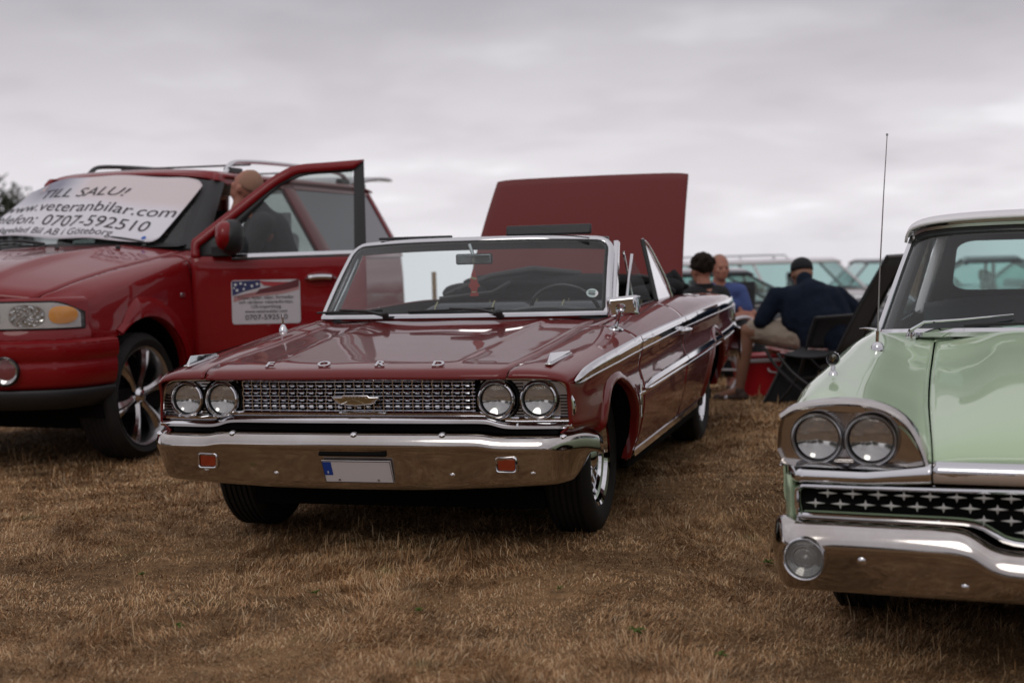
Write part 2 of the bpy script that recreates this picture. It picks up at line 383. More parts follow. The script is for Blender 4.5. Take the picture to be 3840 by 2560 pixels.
# ============================================================ maroon convertible
def wheel_part(root, x, y, sx, R=.335, W=.2, rimR=.2, style='chrome', steer=0., seg=48):
    w = bpy.data.objects.new('wheel', None); COL.objects.link(w); w.parent = root; w.location = (x, y, R); w.rotation_euler = (0, 0, steer)
    h = W/2; mb = MB(); ax = (sx, 0, 0)
    prof = [(rimR-.004, h*.72), (rimR+.006, h*.86), (rimR+.02, h*.93), ((R+rimR)/2, h*1.03), (R-.035, h*.95), (R-.014, h*.84), (R-.003, h*.70), (R, h*.4)]
    for q in (-.25, .25):
        pass
    tread = []
    for q in np.linspace(.62, -.62, 6):
        tread += [(R, h*(q+.09)), (R, h*(q-.05)), (R-.009, h*(q-.055)), (R-.009, h*(q-.085))]
    prof = prof[:-1]+tread+[(a, -b) for a, b in prof[:-1][::-1]]
    mb.lathe(prof, (0, 0, 0), ax, seg); mb.build('tyre', 'rubber', w, auto=40)
    rb = MB()
    if style == 'chrome':
        rb.lathe([(rimR-.004, -h*.7), (rimR-.004, h*.60), (rimR+.008, h*.80), (rimR+.004, h*.84), (rimR-.012, h*.78), (rimR-.02, h*.62), (rimR-.032, h*.55), (rimR-.036, h*.42), (rimR-.046, h*.40), (rimR-.05, h*.2), (rimR-.062, h*.18), (rimR-.066, h*.0), (rimR-.08, -.01), (rimR-.09, -.004), (.075, .012), (.06, .03), (.055, .06), (.035, .075), (0, .08)], (0, 0, 0), ax, seg)
        rb.build('rim', 'chrome', w, auto=30)
        hub = MB(); hub.box((sx*.05, 0, .0), (.03, .035, .02)); hub.build('hub_knob', 'black', w)
    elif style == 'spoke6':
        rb.lathe([(rimR-.012, -h*.8), (rimR-.012, h*.70), (rimR+.004, h*.86), (rimR+.002, h*.92), (rimR-.01, h*.86), (rimR-.02, h*.7), (rimR-.03, -h*.75)], (0, 0, 0), ax, seg)
        rb.lathe([(rimR-.02, -h*.3), (.05, -h*.3), (0, -h*.3)], (0, 0, 0), ax, seg)
        rb.build('rim', 'satin', w, auto=30)
        d = MB(); d.lathe([(rimR-.03, -h*.28), (.16, -h*.26), (.15, -h*.1), (.03, -h*.1)], (0, 0, 0), ax, seg); d.build('brake_disc', 'under', w)
        for k in range(6):
            a = 2*PI*k/6+.25; sp = MB(); u = Vector((0, math.cos(a), math.sin(a))); t = Vector((0, -math.sin(a), math.cos(a))); X = Vector((sx, 0, 0))
            rows = []
            for f in np.linspace(0, 1, 9):
                r = .03+(rimR-.045)*f; wd = .026+.020*abs(f-.35)+.028*f**3; cen = u*r+X*(h*(.50+.30*math.sin(f*PI*.6)-.12*f)); dp = .035
                rows.append([cen-t*wd-X*dp, cen-t*wd*.9+X*.0, cen-t*wd*.25+X*.012, cen-t*.003-X*.006, cen+t*wd*.25+X*.012, cen+t*wd*.9, cen+t*wd-X*dp])
            sp.grid(np.array([[tuple(p) for p in r] for r in rows])); sp.build('spoke', 'alloy', w, auto=45)
        c = MB(); c.lathe([(.062, h*.3), (.062, h*.5), (.045, h*.66), (.035, h*.78), (.02, h*.82), (0, h*.83)], (0, 0, 0), ax, 24); c.build('centre_cap', 'chrome', w)
        for k in range(6):
            a = 2*PI*k/6+.25+PI/6; n = MB(); n.lathe([(.011, h*.45), (.011, h*.62), (0, h*.65)], (0, math.cos(a)*.058, math.sin(a)*.058), ax, 10); n.build('lug_nut', 'gloss_black', w)
    else:
        rb.lathe([(rimR-.004, -h*.7), (rimR-.004, h*.6), (rimR+.006, h*.8), (rimR-.01, h*.75), (rimR-.03, h*.5), (rimR-.05, h*.2), (.11, h*.15), (.1, h*.35), (.06, h*.5), (0, h*.55)], (0, 0, 0), ax, seg)
        rb.build('rim', 'satin', w, auto=30)
    return w
def lamp_unit(root, c, n, r, name='headlight', bez=.014, depth=.05, bezm='chrome', up=(0, 0, 1)):
    """sealed beam lamp at c facing n: bezel, dark gasket, reflector, ribbed lens"""
    n = Vector(n).normalized(); c = Vector(c)
    b = MB(); b.lathe([(r-.001, -.02), (r+.0, .004), (r+bez*.35, .011), (r+bez*.7, .008), (r+bez*.9, .0), (r+bez, .004), (r+bez*1.25, -.002), (r+bez*1.3, -depth)], c, n, 40, up)
    o = b.build(name, bezm, root)
    k = MB(); k.lathe([(r+.004, .001), (r-.002, .0), (r-.004, -.005), (r-.006, -.009)], c, n, 40, up); k.build('gasket', 'gloss_black', o)
    f = MB(); f.lathe([*[(q*r, -.0065-.0165*(1-q*q)+.0004*math.sin(q*60)) for q in (.93, .85, .75, .65, .55, .45, .35, .25)], (r*.1, -.0228), (0, -.023)], c, n, 40, up); f.build('reflector', 'reflector', o)
    # lens: domed, with vertical flutes
    ax = n; a = Vector(up); a = (a-ax*a.dot(ax)).normalized(); bb = ax.cross(a); g = MB(); rows = []
    Q = 44
    P = np.zeros((Q, Q, 3)); rr = r-.007
    for i, u in enumerate(np.linspace(-1, 1, Q)):
        for j, v in enumerate(np.linspace(-1, 1, Q)):
            # square to disc
            x = u*math.sqrt(1-v*v/2)*rr; y = v*math.sqrt(1-u*u/2)*rr; q = (x*x+y*y)/(rr*rr)
            h = .011*(1-q)-.006
            if q < .93: h += .0006*math.sin(x*900)*(1 if abs(y) > rr*.22 or abs(x) > rr*.45 else .35)
            P[i, j] = tuple(c+bb*x+a*y+ax*h)
    g.grid(P); g.build('lens', 'lens', o, auto=None)
    return o
def galaxie():
    root = thing('convertible_car', 'maroon open convertible with chrome mesh grille and raised boot lid', 'car', (-.4476, 6.517, 0), -.2759)
    # ---- stations
    V = [-.79, -.765, -.70, -.45, -.3, 0, .40, .92, 1.66, 2.4, 3.0, 3.7, 4.2, 4.45]
    def L(tab, v): t = np.array(tab); return pchip(t[:, 0], t[:, 1], np.array(v, float))
    # key lines: x(v), y offset(v), z(v)
    Z = dict(
        c=[(-.79, .758), (-.765, .786), (-.70, .800), (-.45, .824), (0, .861), (.4, .893), (.92, .928), (3, .93), (4.45, .87)],
        c2=[(-.79, .757), (-.765, .785), (-.70, .799), (-.45, .825), (0, .865), (.4, .899), (.92, .933), (3, .93), (4.45, .868)],
        c3=[(-.79, .757), (-.765, .785), (-.70, .799), (-.45, .821), (0, .860), (.4, .893), (.92, .926), (3, .93), (4.45, .866)],
        e=[(-.79, .757), (-.765, .783), (-.70, .796), (-.45, .818), (0, .852), (.4, .886), (.92, .922), (1.66, .952), (2.4, .96), (3, .945), (3.7, .925), (4.2, .90), (4.45, .862)],
        f=[(-.79, .757), (-.765, .782), (-.70, .796), (-.45, .820), (0, .858), (.4, .893), (.92, .928), (1.66, .955), (2.4, .964), (3, .95), (3.7, .935), (4.2, .91), (4.45, .868)],
        k=[(-.79, .750), (-.765, .772), (-.70, .783), (-.45, .805), (0, .842), (.4, .872), (.92, .903), (1.66, .928), (2.4, .940), (3, .935), (3.7, .925), (4.2, .905), (4.45, .865)],
        s=[(-.79, .735), (-.765, .750), (-.70, .762), (-.45, .780), (0, .810), (.4, .838), (.92, .860), (1.66, .884), (2.4, .895), (3, .897), (3.7, .90), (4.2, .89), (4.45, .855)],
        t=[(-.79, .70), (-.70, .725), (-.45, .752), (0, .785), (.4, .802), (1.66, .835), (3, .845), (3.7, .85), (4.45, .84)],
        m=[(-.79, .66), (-.45, .68), (0, .695), (1.66, .72), (4.45, .74)],
        l=[(-.79, .60), (-.45, .60), (0, .600), (1.66, .635), (4.45, .66)],
        w=[(-.79, .57), (-.45, .54), (-.3, .46), (0, .43), (1.66, .45), (4.45, .48)],
        b=[(-.79, .53), (-.45, .50), (-.36, .40), (-.25, .30), (0, .275), (1.66, .285), (2.6, .29), (3.6, .36), (4.45, .42)])
    X = dict(
        c=[(-.79, 0), (4.45, 0)], c1=[(-.79, .30), (4.45, .30)],
        c2=[(-.79, .40), (.92, .455), (4.45, .45)], c3=[(-.79, .425), (.92, .485), (4.45, .5)],
        e=[(-.79, .655), (-.6, .68), (.92, .70), (1.5, .74), (3, .74), (4.45, .70)],
        f=[(-.79, .735), (.92, .79), (1.66, .80), (3, .80), (4.45, .76)],
        k=[(-.79, .84), (-.5, .862), (.4, .90), (1.66, .905), (3, .90), (4.45, .84)],
        s=[(-.79, .89), (-.6, .912), (.0, .948), (1.66, .965), (3, .958), (4.0, .925), (4.45, .895)],
        t=[(-.79, .897), (-.70, .918), (-.45, .94), (0, .968), (.4, .98), (1.66, .99), (3, .98), (4.0, .945), (4.45, .915)],
        m=[(-.79, .897), (-.70, .918), (-.45, .936), (0, .958), (1.66, .975), (3, .968), (4.0, .94), (4.45, .91)],
        l=[(-.79, .90), (-.70, .922), (-.45, .95), (0, .978), (1.66, .998), (3, .99), (4.0, .96), (4.45, .93)],
        w=[(-.79, .90), (-.70, .925), (-.45, .95), (0, .965), (1.66, .975), (3, .97), (4.0, .94), (4.45, .90)],
        b=[(-.79, .86), (-.70, .89), (-.45, .905), (0, .915), (1.66, .925), (3, .92), (4.0, .89), (4.45, .85)])
    yo = dict(c=.0, c1=.0, c2=.002, c3=.002, e=.008, f=.012, k=.024, s=.040, t=.055, m=.058, l=.058, w=.06, b=.065)
    keys = ['c', 'c1', 'c2', 'c3', 'e', 'f', 'k', 's', 't', 'm', 'l', 'w', 'b']
    rows = []
    for v in V:
        r = []
        for k in keys:
            zk = 'c' if k == 'c1' else k
            zt = Z[zk]; xt = X[k]; fall = max(0, 1-(v+.79)/.35)
            r.append((float(L(xt, [v])[0]), v+yo[k]*fall, float(L(zt, [v])[0])+(-.001 if k == 'c1' else 0)))
        rows.append(r)
    net = Net(V, rows, sharp=(2, 3))
    arF, arR = (-.085, .325, .368), (3.023, .33, .385)
    P = lambda name, v0, v1, k0, k1, m='maroon', **kw: panel(net, name, v0, v1, k0, k1, m, root, **kw)
    P('bonnet', -.79, .80, 0, 4, gap=.0, bothsides=True, nk=5, dv=.03)
    for sx in (1, -1):
        P('front_fender', -.79, .40, 4.09, 12, sx=sx, gap=.002, dv=.02, arches=[arF], nk=4, drop=lambda c: c[1] < -.2 and c[2] < .50)
        P('door', .405, 1.655, 5, 12, sx=sx, gap=.0, dv=.04, nk=4)
        P('rear_quarter_panel', 1.66, 4.45, 5, 12, sx=sx, gap=.0, dv=.025, arches=[arR], nk=4)
        P('cowl_side', .405, .92, 4.05, 5, sx=sx, nk=4)
        arch_liner(net, 'wheel_housing', arF, 6, 12, sx, root, zmin=.28, lip=.016, lipm='maroon', a0=-6, a1=152)
        arch_liner(net, 'wheel_housing', arR, 6, 12, sx, root, zmin=.29, lip=.014, lipm='maroon', a0=0, a1=180)
    P('rear_deck', 3.05, 4.45, 0, 5, gap=0, bothsides=True, m='maroon')
    o = P('inner_shell', -.74, 4.40, 3.2, 12, m='void', bothsides=True, solid=0, dv=.05, nk=2, arches=[(arF[0], arF[1], .41), (arR[0], arR[1], .41), (1.7, 1.5, .0)],
          fn=lambda Q: np.stack([np.where(Q[..., 0] > .74, Q[..., 0]-.024, Q[..., 0]), Q[..., 1], Q[..., 2]-np.where(Q[..., 0] < .9, .024, 0)], -1))  # black lining added behind the panels to darken their gaps
    # remove shell top inside cabin by building separate tub
    bm = bmesh.new(); bm.from_mesh(o.data)
    dl = [f for f in bm.faces if .8 < f.calc_center_median().y < 3.0 and abs(f.calc_center_median().x) < .84]
    bmesh.ops.delete(bm, geom=dl, context='FACES'); bm.to_mesh(o.data); bm.free()
    # cowl with vent slots
    mb = MB(); Q = net.ev(np.linspace(.805, 1.02, 6), np.linspace(0, 4.05, 12)); A = np.concatenate([Q[:, ::-1]*np.array([-1, 1, 1]), Q[:, 1:]], 1); mb.grid(A); mb.build('cowl_panel', 'maroon', root, solid=.004)
    mb = MB()
    for i in range(46):
        x = -.6+i*1.2/45; mb.box((x, .835, float(L(Z['c'], [.835])[0])+.001), (.012, .03, .004))
    tag(mb.build('cowl_vents', 'void', root), kind='stuff')
    # door gap, shut lines are real gaps; door skin trims
    def trimline(name, pts, prof, m='chrome', sx=1, k0=7.2, k1=11, off=.0):
        path = []; fr = []
        ys = [p[0] for p in pts]; zs = [p[1] for p in pts]; wd = [p[2] for p in pts]
        yi = np.linspace(ys[0], ys[-1], 60); zi = pchip(ys, zs, yi); wi = pchip(ys, wd, yi); mb = MB(); v = []; f = []; n = len(prof)
        for y, z, w in zip(yi, zi, wi):
            x = net.sidex(y, z, k0, k1)
            for a, b in prof: v.append((sx*(x+a*min(1, w*1.2+.1)), y, z+b*w))
        L_ = len(yi)
        for i in range(L_-1):
            for k in range(n-1): f.append((i*n+k, i*n+k+1, (i+1)*n+k+1, (i+1)*n+k))
        mb.add(v, f); return mb.build(name, m, root, auto=25)
    for sx in (1, -1):
        up = [(-.004, .030), (.004, .026), (.013, .006), (.013, .003), (.006, -.018), (.006, -.020), (.011, -.023), (.010, -.028), (-.004, -.032)]
        trimline('upper_side_trim', [(-.70, .735, .15), (-.66, .740, .55), (-.55, .755, .9), (0, .793, 1.15), (.398, .812, 1.2)], up, sx=sx)
        trimline('upper_side_trim', [(.408, .812, 1.2), (1.0, .828, 1.15), (1.65, .842, 1.1)], up, sx=sx)
        trimline('upper_side_trim', [(1.667, .842, 1.1), (3.0, .852, 1.1), (4.42, .848, 1.1)], up, sx=sx)
        lo = [(-.004, .026), (.003, .023), (.014, .004), (.014, .0), (.006, -.014), (.010, -.017), (.010, -.022), (-.004, -.026)]
        trimline('lower_side_trim', [(.43, .600, .1), (.47, .603, .5), (.62, .609, 1.), (1.65, .632, 1.15)], lo, sx=sx, k0=8, k1=11.5)
        trimline('lower_side_trim', [(1.667, .632, 1.15), (3.0, .652, 1.15), (4.42, .668, 1.15)], lo, sx=sx, k0=8, k1=11.5)
        trimline('sill_trim', [(.405, .29, 1), (1.6, .30, 1), (2.60, .304, 1)], [(-.004, .022), (.010, .016), (.012, -.012), (-.002, -.022)], sx=sx, k0=10, k1=12)
        sl = MB(); sl.box((sx*.88, 1.5, .245), (.05, 2.2, .05)); sl.build('sill', 'under', root, bevel=.01)
        # quarter trim end, door handle
        y, z = 1.60, .80; x = net.sidex(y, z, 7, 10)
        h = MB(); h.tube(smooth_path([(sx*(x+.0), y-.09, z), (sx*(x+.035), y-.075, z+.002), (sx*(x+.042), y-.02, z+.004), (sx*(x+.038), y+.05, z+.002), (sx*(x+.02), y+.075, z)], 4), [.009]*16+[.007], 8, flat=1.1)
        h.lathe([(.018, 0), (.018, .008), (.010, .02), (.010, .04)], (sx*x, y-.07, z), (sx, 0, 0), 14); h.lathe([(.016, 0), (.015, .012), (.011, .034), (0, .036)], (sx*x, y+.055, z), (sx, 0, 0), 14)
        h.build('door_handle', 'chrome', root)
        # fender emblem: bird and bars
        y, z = .30, .575; x = net.sidex(y, z, 8, 11.5); e = MB()
        e.box((sx*(x+.008), y, z-.02), (.008, .022, .16)); e.box((sx*(x+.012), y-.035, z+.005), (.012, .06, .03)); e.box((sx*(x+.012), y+.045, z+.012), (.012, .10, .016))
        e.box((sx*(x+.014), y-.055, z-.015), (.01, .02, .045)); e.build('fender_emblem', 'chrome', root, bevel=.004)
    # bonnet shut-line and crease are geometry; letters
    for ch, x in (('F', -.396), ('O', -.15), ('R', .098), ('D', .350)):
        me = text_mesh(ch, .054, None, extrude=.005, offset=.0012)
        o = bpy.data.objects.new('bonnet_letter', me); COL.objects.link(o); o.parent = root; me.materials.append(MAT['chrome'])
        yy = -.715; zz_ = float(net.ev([yy], [3.5])[0, 0, 2]) if abs(x) > .3 else float(net.ev([yy], [1])[0, 0, 2])
        o.location = (x, yy+.001, zz_+.004); o.rotation_euler = (math.radians(26), 0, 0); o.scale = (1.35, 1, 1); o['label'] = 'chrome letter %s on the bonnet front' % ch
    # fender ornaments
    for sx in (1, -1):
        o = MB(); p = net.ev([-.66, -.36], [5.55]); a = Vector(p[0, 0]); b = Vector(p[1, 0]); a.x *= sx; b.x *= sx
        pts = [a+Vector((-.018, 0, .004)), a+Vector((.018, 0, .004)), b+Vector((.004, 0, .006)), b+Vector((-.004, 0, .006))]
        o.prism([a+Vector((-.014, -.02, .0)), a+Vector((.014, -.02, .0)), b+Vector((.012, 0, -.004)), b+Vector((-.012, 0, -.004))], (0, 0, .010))
        o.add([a+Vector((-.008, -.01, .01)), a+Vector((.008, -.01, .01)), a+Vector((0, .02, .05)), b+Vector((-.006, 0, .006)), b+Vector((.006, 0, .006)), b+Vector((0, 0, .014))],
              [(0, 1, 2), (3, 5, 4), (0, 2, 5, 3), (1, 4, 5, 2), (0, 3, 4, 1)])
        o.build('wing_ornament', 'chrome', root, bevel=.003)
    # antenna (left wing) short
    p = net.ev([.40], [5.5])[0, 0]; a = MB(); b = Vector((-p[0], p[1], p[2])); a.lathe([(.022, 0), (.02, .012), (.012, .03), (.006, .036)], b, (0, 0, 1), 14); a.tube([b+Vector((0, 0, .03)), b+Vector((0, 0, .07))], .005, 8); a.tube([b+Vector((0, 0, .07)), b+Vector((-.003, 0, .09))], .002, 6); a.build('aerial', 'chrome', root)
    # ---------------- front end
    yf = lambda x: -.748+.05*(abs(x)/.9)**2.5           # grille plan curve
    zt, zb = .752, .598
    # dark backing
    mb = MB(); mb.box((0, -.60, .66), (1.74, .01, .24)); mb.build('grille_backing', 'void', root)
    mb = MB(); mb.box((0, -.66, .50), (1.70, .12, .14)); mb.build('valance', 'void', root, bevel=.01)  # black instead of body red, standing in for shade in the gap
    step = lambda x: .5*(1+math.tanh((.60-abs(x))/.035))      # 1 in the middle, 0 outboard: stepped bars
    zlow = lambda x: .592+.022*step(x)
    # surround frame: top bar, ends rounded, lower lip
    half = [(0, zt+.004), (.30, zt+.003), (.62, zt+.0), (.80, zt-.003), (.852, zt-.010), (.884, zt-.034), (.898, zt-.075), (.905, .64), (.905, .612), (.893, .600)]
    path = smooth_path([(-x, yf(x), z) for x, z in half[::-1]]+[(x, yf(x), z) for x, z in half[1:]], 5)
    fr = []
    for i, p in enumerate(path):
        d = (path[min(i+1, len(path)-1)]-path[max(i-1, 0)]).normalized(); n = Vector((0, -1, 0)); b = d.cross(n).normalized(); fr.append((b, n))
    pr = [(-.009, -.03), (-.009, .008), (-.004, .013), (.004, .013), (.009, .006), (.011, -.03)]
    MB().sweep(path, pr, frames=fr).build('grille_surround', 'chrome', root, auto=30)
    lp = []; 
    for x in np.linspace(-.905, .905, 121): lp.append(Vector((x, yf(x)-.004, zlow(x)-.004)))
    fr = [(Vector((0, 0, 1)), Vector((0, -1, 0)))]*len(lp)
    MB().sweep(lp, [(.010, -.03), (.010, .006), (.004, .012), (-.004, .010), (-.010, -.002), (-.014, .016), (-.024, .026), (-.036, .018), (-.042, -.03)], frames=fr).build('grille_lower_bar', 'chrome', root, auto=30)
    # flat plates round lamps with little dark slots
    R = .0675
    for sx in (1, -1):
        pl = MB(); 
        P_ = np.zeros((2, 14, 3))
        for j, x in enumerate(np.linspace(.535, .898, 14)):
            P_[0, j] = (sx*x, yf(x)+.012, .60); P_[1, j] = (sx*x, yf(x)+.012, min(zt, zt-max(0, (x-.84))*.9))
        pl.grid(P_)
        o = pl.build('headlight_panel', 'satin', root)
        for cx in (.602, .7735):
            c = Vector((sx*cx, yf(cx)-.012, .6675)); nrm = Vector((sx*.03, -1, .02))
            lamp_unit(root, c, nrm, R-.003, bez=.013)
        sl = MB()
        for z in np.linspace(.607, .742, 12):
            for (x0, x1) in ((.668, .708), (.855, .893)):
                zz2 = zt-.02-max(0, (x1-.86))*1.4
                if z < zz2: sl.box((sx*(x0+x1)/2, yf(x0)+.010, z), (x1-x0, .006, .005))
        tag(sl.build('headlight_panel_slots', 'void', root), kind='stuff')
        dk = MB(); dk.lathe([(.086, -.02), (.086, .006), (.092, .004), (.094, -.02)], (sx*.602, yf(.6)+.0, .6675), (0, -1, 0), 40); dk.build('headlight_shroud', 'void', root)
    # grille bars
    zrows = np.linspace(.610, .742, 10)
    mprof = [(-.003, -.010), (-.0030, .0045), (-.0018, .0050), (.0030, -.001), (.003, -.010)]
    xe = .515
    for i, z in enumerate(zrows):
        def zz3(x, z=z): return max(z, .618+.016*step(x)) if i < 2 else z
        if i == 0: xs = [np.linspace(-xe, xe, 40)]
        xs = np.linspace(-xe, xe, 60)
        pts = [Vector((x, yf(x)+.004+.004*math.sin(x*9), z)) for x in xs if z > zlow(x)+.012 or True]
        pts = [p for p in pts if p.z > zlow(p.x)+.004]
        if len(pts) < 8: continue
        if i == 0:
            for sgn in (-1, 1):
                q = [p for p in pts if p.x*sgn > 0]
                if len(q) > 2: MB().sweep(q, mprof, frames=[(Vector((0, 0, 1)), Vector((0, -1, 0)))]*len(q)).build('grille_bar', 'chrome', root)
        else: MB().sweep(pts, mprof, frames=[(Vector((0, 0, 1)), Vector((0, -1, 0)))]*len(pts)).build('grille_bar', 'chrome', root)
    nb = 25
    for i in range(nb):
        x = -.505+1.01*i/(nb-1); z0 = zlow(x)+.004; y = yf(x)
        sw = [Vector((x+.003*math.sin((z-z0)*150), y+.006, z)) for z in np.linspace(z0, zt-.004, 8)]
        MB().sweep(sw, [(-.002, -.014), (-.002, .006), (.002, .006), (.002, -.014)], frames=[(Vector((1, 0, 0)), Vector((0, -1, 0)))]*8).build('grille_upright', 'chrome', root)
    blk = MB()
    for r_i, z in enumerate(zrows):
        if r_i % 2 == 0 and r_i != 0 or r_i == 1 and False: 
            pass
        if r_i % 2 == 1: continue
        for i in range(nb-1):
            x = -.505+1.01*(i+.5)/(nb-1)
            if z < zlow(x)+.012 or (abs(x) < .085 and .66 < z < .71): continue
            blk.box((x, yf(x)-.003, z), (.018, .011, .0085), Matrix.Rotation(math.radians(-38), 3, 'X'))
    tag(blk.build('grille_blocks', 'chrome', root, bevel=.001, seg=1), kind='stuff')
    # emblem
    out = [(-.085, .034), (-.05, .034), (-.044, .042), (.044, .042), (.05, .034), (.085, .034), (.066, .010), (.058, .003), (0, -.004), (-.058, .003), (-.066, .010)]
    e = MB(); e.prism([(x*1.25+.012, yf(0)-.024, z+.648) for x, z in out], (0, .018, 0)); em = e.build('grille_emblem', 'chrome', root, bevel=.004)
    e = MB(); e.prism([(x*.98+.012, yf(0)-.0275, (z-.02)*.62+.667) for x, z in out], (0, .004, 0)); e.build('emblem_plate', 'gold', em)
    e = MB(); 
    for sx in (1, -1): e.tube([(.004, yf(0)-.03, .672), (.004+sx*.05, yf(0)-.03, .655)], .002, 6)
    for q in (-.03, -.015, 0, .015, .03): e.tube([(.004+q, yf(0)-.03, .676), (.004+q+.005, yf(0)-.03, .683), (.004+q+.01, yf(0)-.03, .676)], .0015, 6)
    e.build('emblem_relief', 'chrome', em)
    # ---------------- bumper
    def bumper_rows():
        xs = np.concatenate([np.linspace(-1.0, -.86, 14), np.linspace(-.85, .85, 110), np.linspace(.86, 1.0, 14)])
        rows = []
        for x in xs:
            a = abs(x)
            y0 = -.845+.035*(a/.8)**2
            if a > .80: y0 += .30*((a-.80)/.2)**2.4
            st = step(a); top = .532+.012*st; lip = .505+.010*st
            bot = .298+.026*(a/.8)**2
            if a > .92: bot += .12*((a-.92)/.08)**1.4
            if a > .93: top -= .035*((a-.93)/.07)**2; lip -= .02*((a-.93)/.07)**2
            sx = 1 if x > 0 else -1; q = max(0, (a-.86)/.14)
            plate = math.exp(-((x-.03)/.24)**4)      # recess for the plate
            def pt(dy, z, dx=0): return (x-.018-sx*dx*q, y0+dy, z)
            r = [pt(.12, top-.012, .08), pt(.105, top-.001, .07), pt(.075, top+.001, .05), pt(.050, top-.002, .03), pt(.036, top-.006, .02)]
            for th in np.linspace(.35, 1.45, 7): r.append(pt(.036-.036*math.sin(th), (top-.006)-.058*(1-math.cos(th)), .02*(1-math.sin(th))))
            ze = r[-1][2]; r.append(pt(.0025, ze-.008)); r.append(pt(.009, ze-.014))
            zs = np.linspace(ze-.020, bot+.022, 8)
            for kk, z in enumerate(zs):
                f = kk/7; r.append(pt(.013+.045*f**1.15+.010*plate*min(1, f*2.5), z, .03*f))
            r += [pt(.066+.010*plate, bot+.010, .04), pt(.076+.01*plate, bot+.002, .045), pt(.095+.01*plate, bot, .05), pt(.12, bot+.008, .07)]
            rows.append(r)
        return np.array(rows)
    B = bumper_rows(); mb = MB(); mb.grid(B); bo = mb.build('front_bumper', 'chrome_used', root, auto=60, recalc=True)
    md = bo.modifiers.new('s', 'SOLIDIFY'); md.thickness = .004
    part_label(bo, 'weathered chrome front bumper, its lower face mirroring the brown ground')  # lower face leans back and reflects the brown ground
    def bump_pt(x, row):
        i = np.argmin(abs(B[:, row, 0]-x)); return Vector(B[i, row])
    for x in (-.90, -.52, .02, .39, .87):
        p = bump_pt(x, 5); b = MB(); b.lathe([(.015, -.003), (.014, .002), (.008, .006), (0, .007)], p+Vector((0, -.002, .003)), (0, -.5, .86), 16); b.build('bumper_bolt', 'chrome', bo)
    for x in (-.66, -.34, .42, .75):
        p = bump_pt(x, 19); b = MB(); b.lathe([(.014, -.003), (.013, .002), (.008, .005), (0, .006)], p, (0, -1, -.1), 16); b.build('bumper_bolt', 'chrome_used', bo)
    # slot above plate
    p = bump_pt(.01, 14); s = MB(); s.tube([(-.13, p.y+.004, p.z-.012), (.16, p.y+.004, p.z-.012)], .0085, 8); s.build('bumper_slot', 'void', bo)
    # side lamps in the bumper
    for cx in (-.645, .655):
        p = bump_pt(cx, 15); hw, hh = .036, .024; z0 = p.z-.022
        def rr(h, w, c, y, n=5):
            o = []
            for (qx, qz, a0) in ((w-c, h-c, 0), (-(w-c), h-c, PI/2), (-(w-c), -(h-c), PI), (w-c, -(h-c), 1.5*PI)):
                for k in range(n): a = a0+PI/2*k/(n-1); o.append(Vector((cx+qx+c*math.cos(a), y, z0+qz+c*math.sin(a))))
            return o
        l = MB(); l.prism(rr(hh, hw, .009, p.y-.0), (0, .03, 0)); lo = l.build('indicator_lamp', 'dkorange', root, bevel=.003)
        o_ = rr(hh+.005, hw+.005, .012, p.y+.0); f = MB(); L_ = len(o_)
        fr = [((o_[i]-Vector((cx, o_[i].y, z0))).normalized(), Vector((0, -1, 0))) for i in range(L_)]
        f.sweep(o_, [(-.004, -.01), (-.004, .004), (0, .007), (.005, .003), (.007, -.012)], closed=True, frames=fr); f.build('lamp_bezel', 'chrome', lo)
    # number plate
    pc = Vector((.028, -.808, .382)); hw, hh = .15, .052; tilt = Matrix.Rotation(math.radians(24), 3, 'X')
    pl = MB(); pl.box(pc, (2*hw, .004, 2*hh), tilt); po = pl.build('number_plate', 'platewhite', root, bevel=.003)
    pl = MB(); pl.box(pc+tilt @ Vector((-.128, -.0028, .014)), (.038, .001, .062), tilt); pl.build('country_strip', 'plateblue', po)
    me = text_mesh('S', .016, None, extrude=.0006); o = bpy.data.objects.new('country_letter', me); COL.objects.link(o); o.parent = po; me.materials.append(MAT['label']); o.location = pc+tilt @ Vector((-.128, -.0045, -.008)); o.rotation_euler = (math.radians(90+24), 0, 0)
    fr = MB()
    for a, b, w, h in ((0, hh-.002, 2*hw-.006, .002), (0, -hh+.002, 2*hw-.006, .002), (-hw+.003, 0, .002, 2*hh-.006), (hw-.003, 0, .002, 2*hh-.006)):
        fr.box(pc+tilt @ Vector((a, -.003, b)), (w, .002, h), tilt)
    fr.build('plate_rim', 'ink', po)
    for q in (-.085, .085):
        b = MB(); b.lathe([(.005, 0), (.005, .003), (0, .004)], pc+tilt @ Vector((q, -.002, -.038)), tilt @ Vector((0, -1, 0)), 10); b.build('plate_screw', 'satin', po)
    # number plate holder hump under bumper & chassis, low slabs added to darken the grass below
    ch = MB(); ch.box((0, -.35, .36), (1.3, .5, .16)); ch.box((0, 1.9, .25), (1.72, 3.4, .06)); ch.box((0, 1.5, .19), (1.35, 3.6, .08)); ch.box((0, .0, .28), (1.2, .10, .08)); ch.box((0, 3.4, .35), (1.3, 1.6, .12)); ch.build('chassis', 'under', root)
    # ---------------- wheels
    for sx in (1, -1):
        wheel_part(root, sx*.768, 0, sx, R=.335, W=.21, rimR=.212, steer=0)
        wheel_part(root, sx*.785, 3.023, sx, R=.335, W=.21, rimR=.212)
    # ---------------- windscreen
    def ws(u, t):   # u -1..1 across, t 0..1 up
        a = abs(u); xb, xt = .765, .715
        yb = .60+.19*a**2.2; yt = 1.02+.15*a**2.5; zb_ = .945-.006*a*a; zt_ = 1.325-.018*a**3
        x = (xb+(xt-xb)*t)*u; y = yb+(yt-yb)*t-.018*math.sin(t*PI); z = zb_+(zt_-zb_)*t
        return (x-.024, y, z)
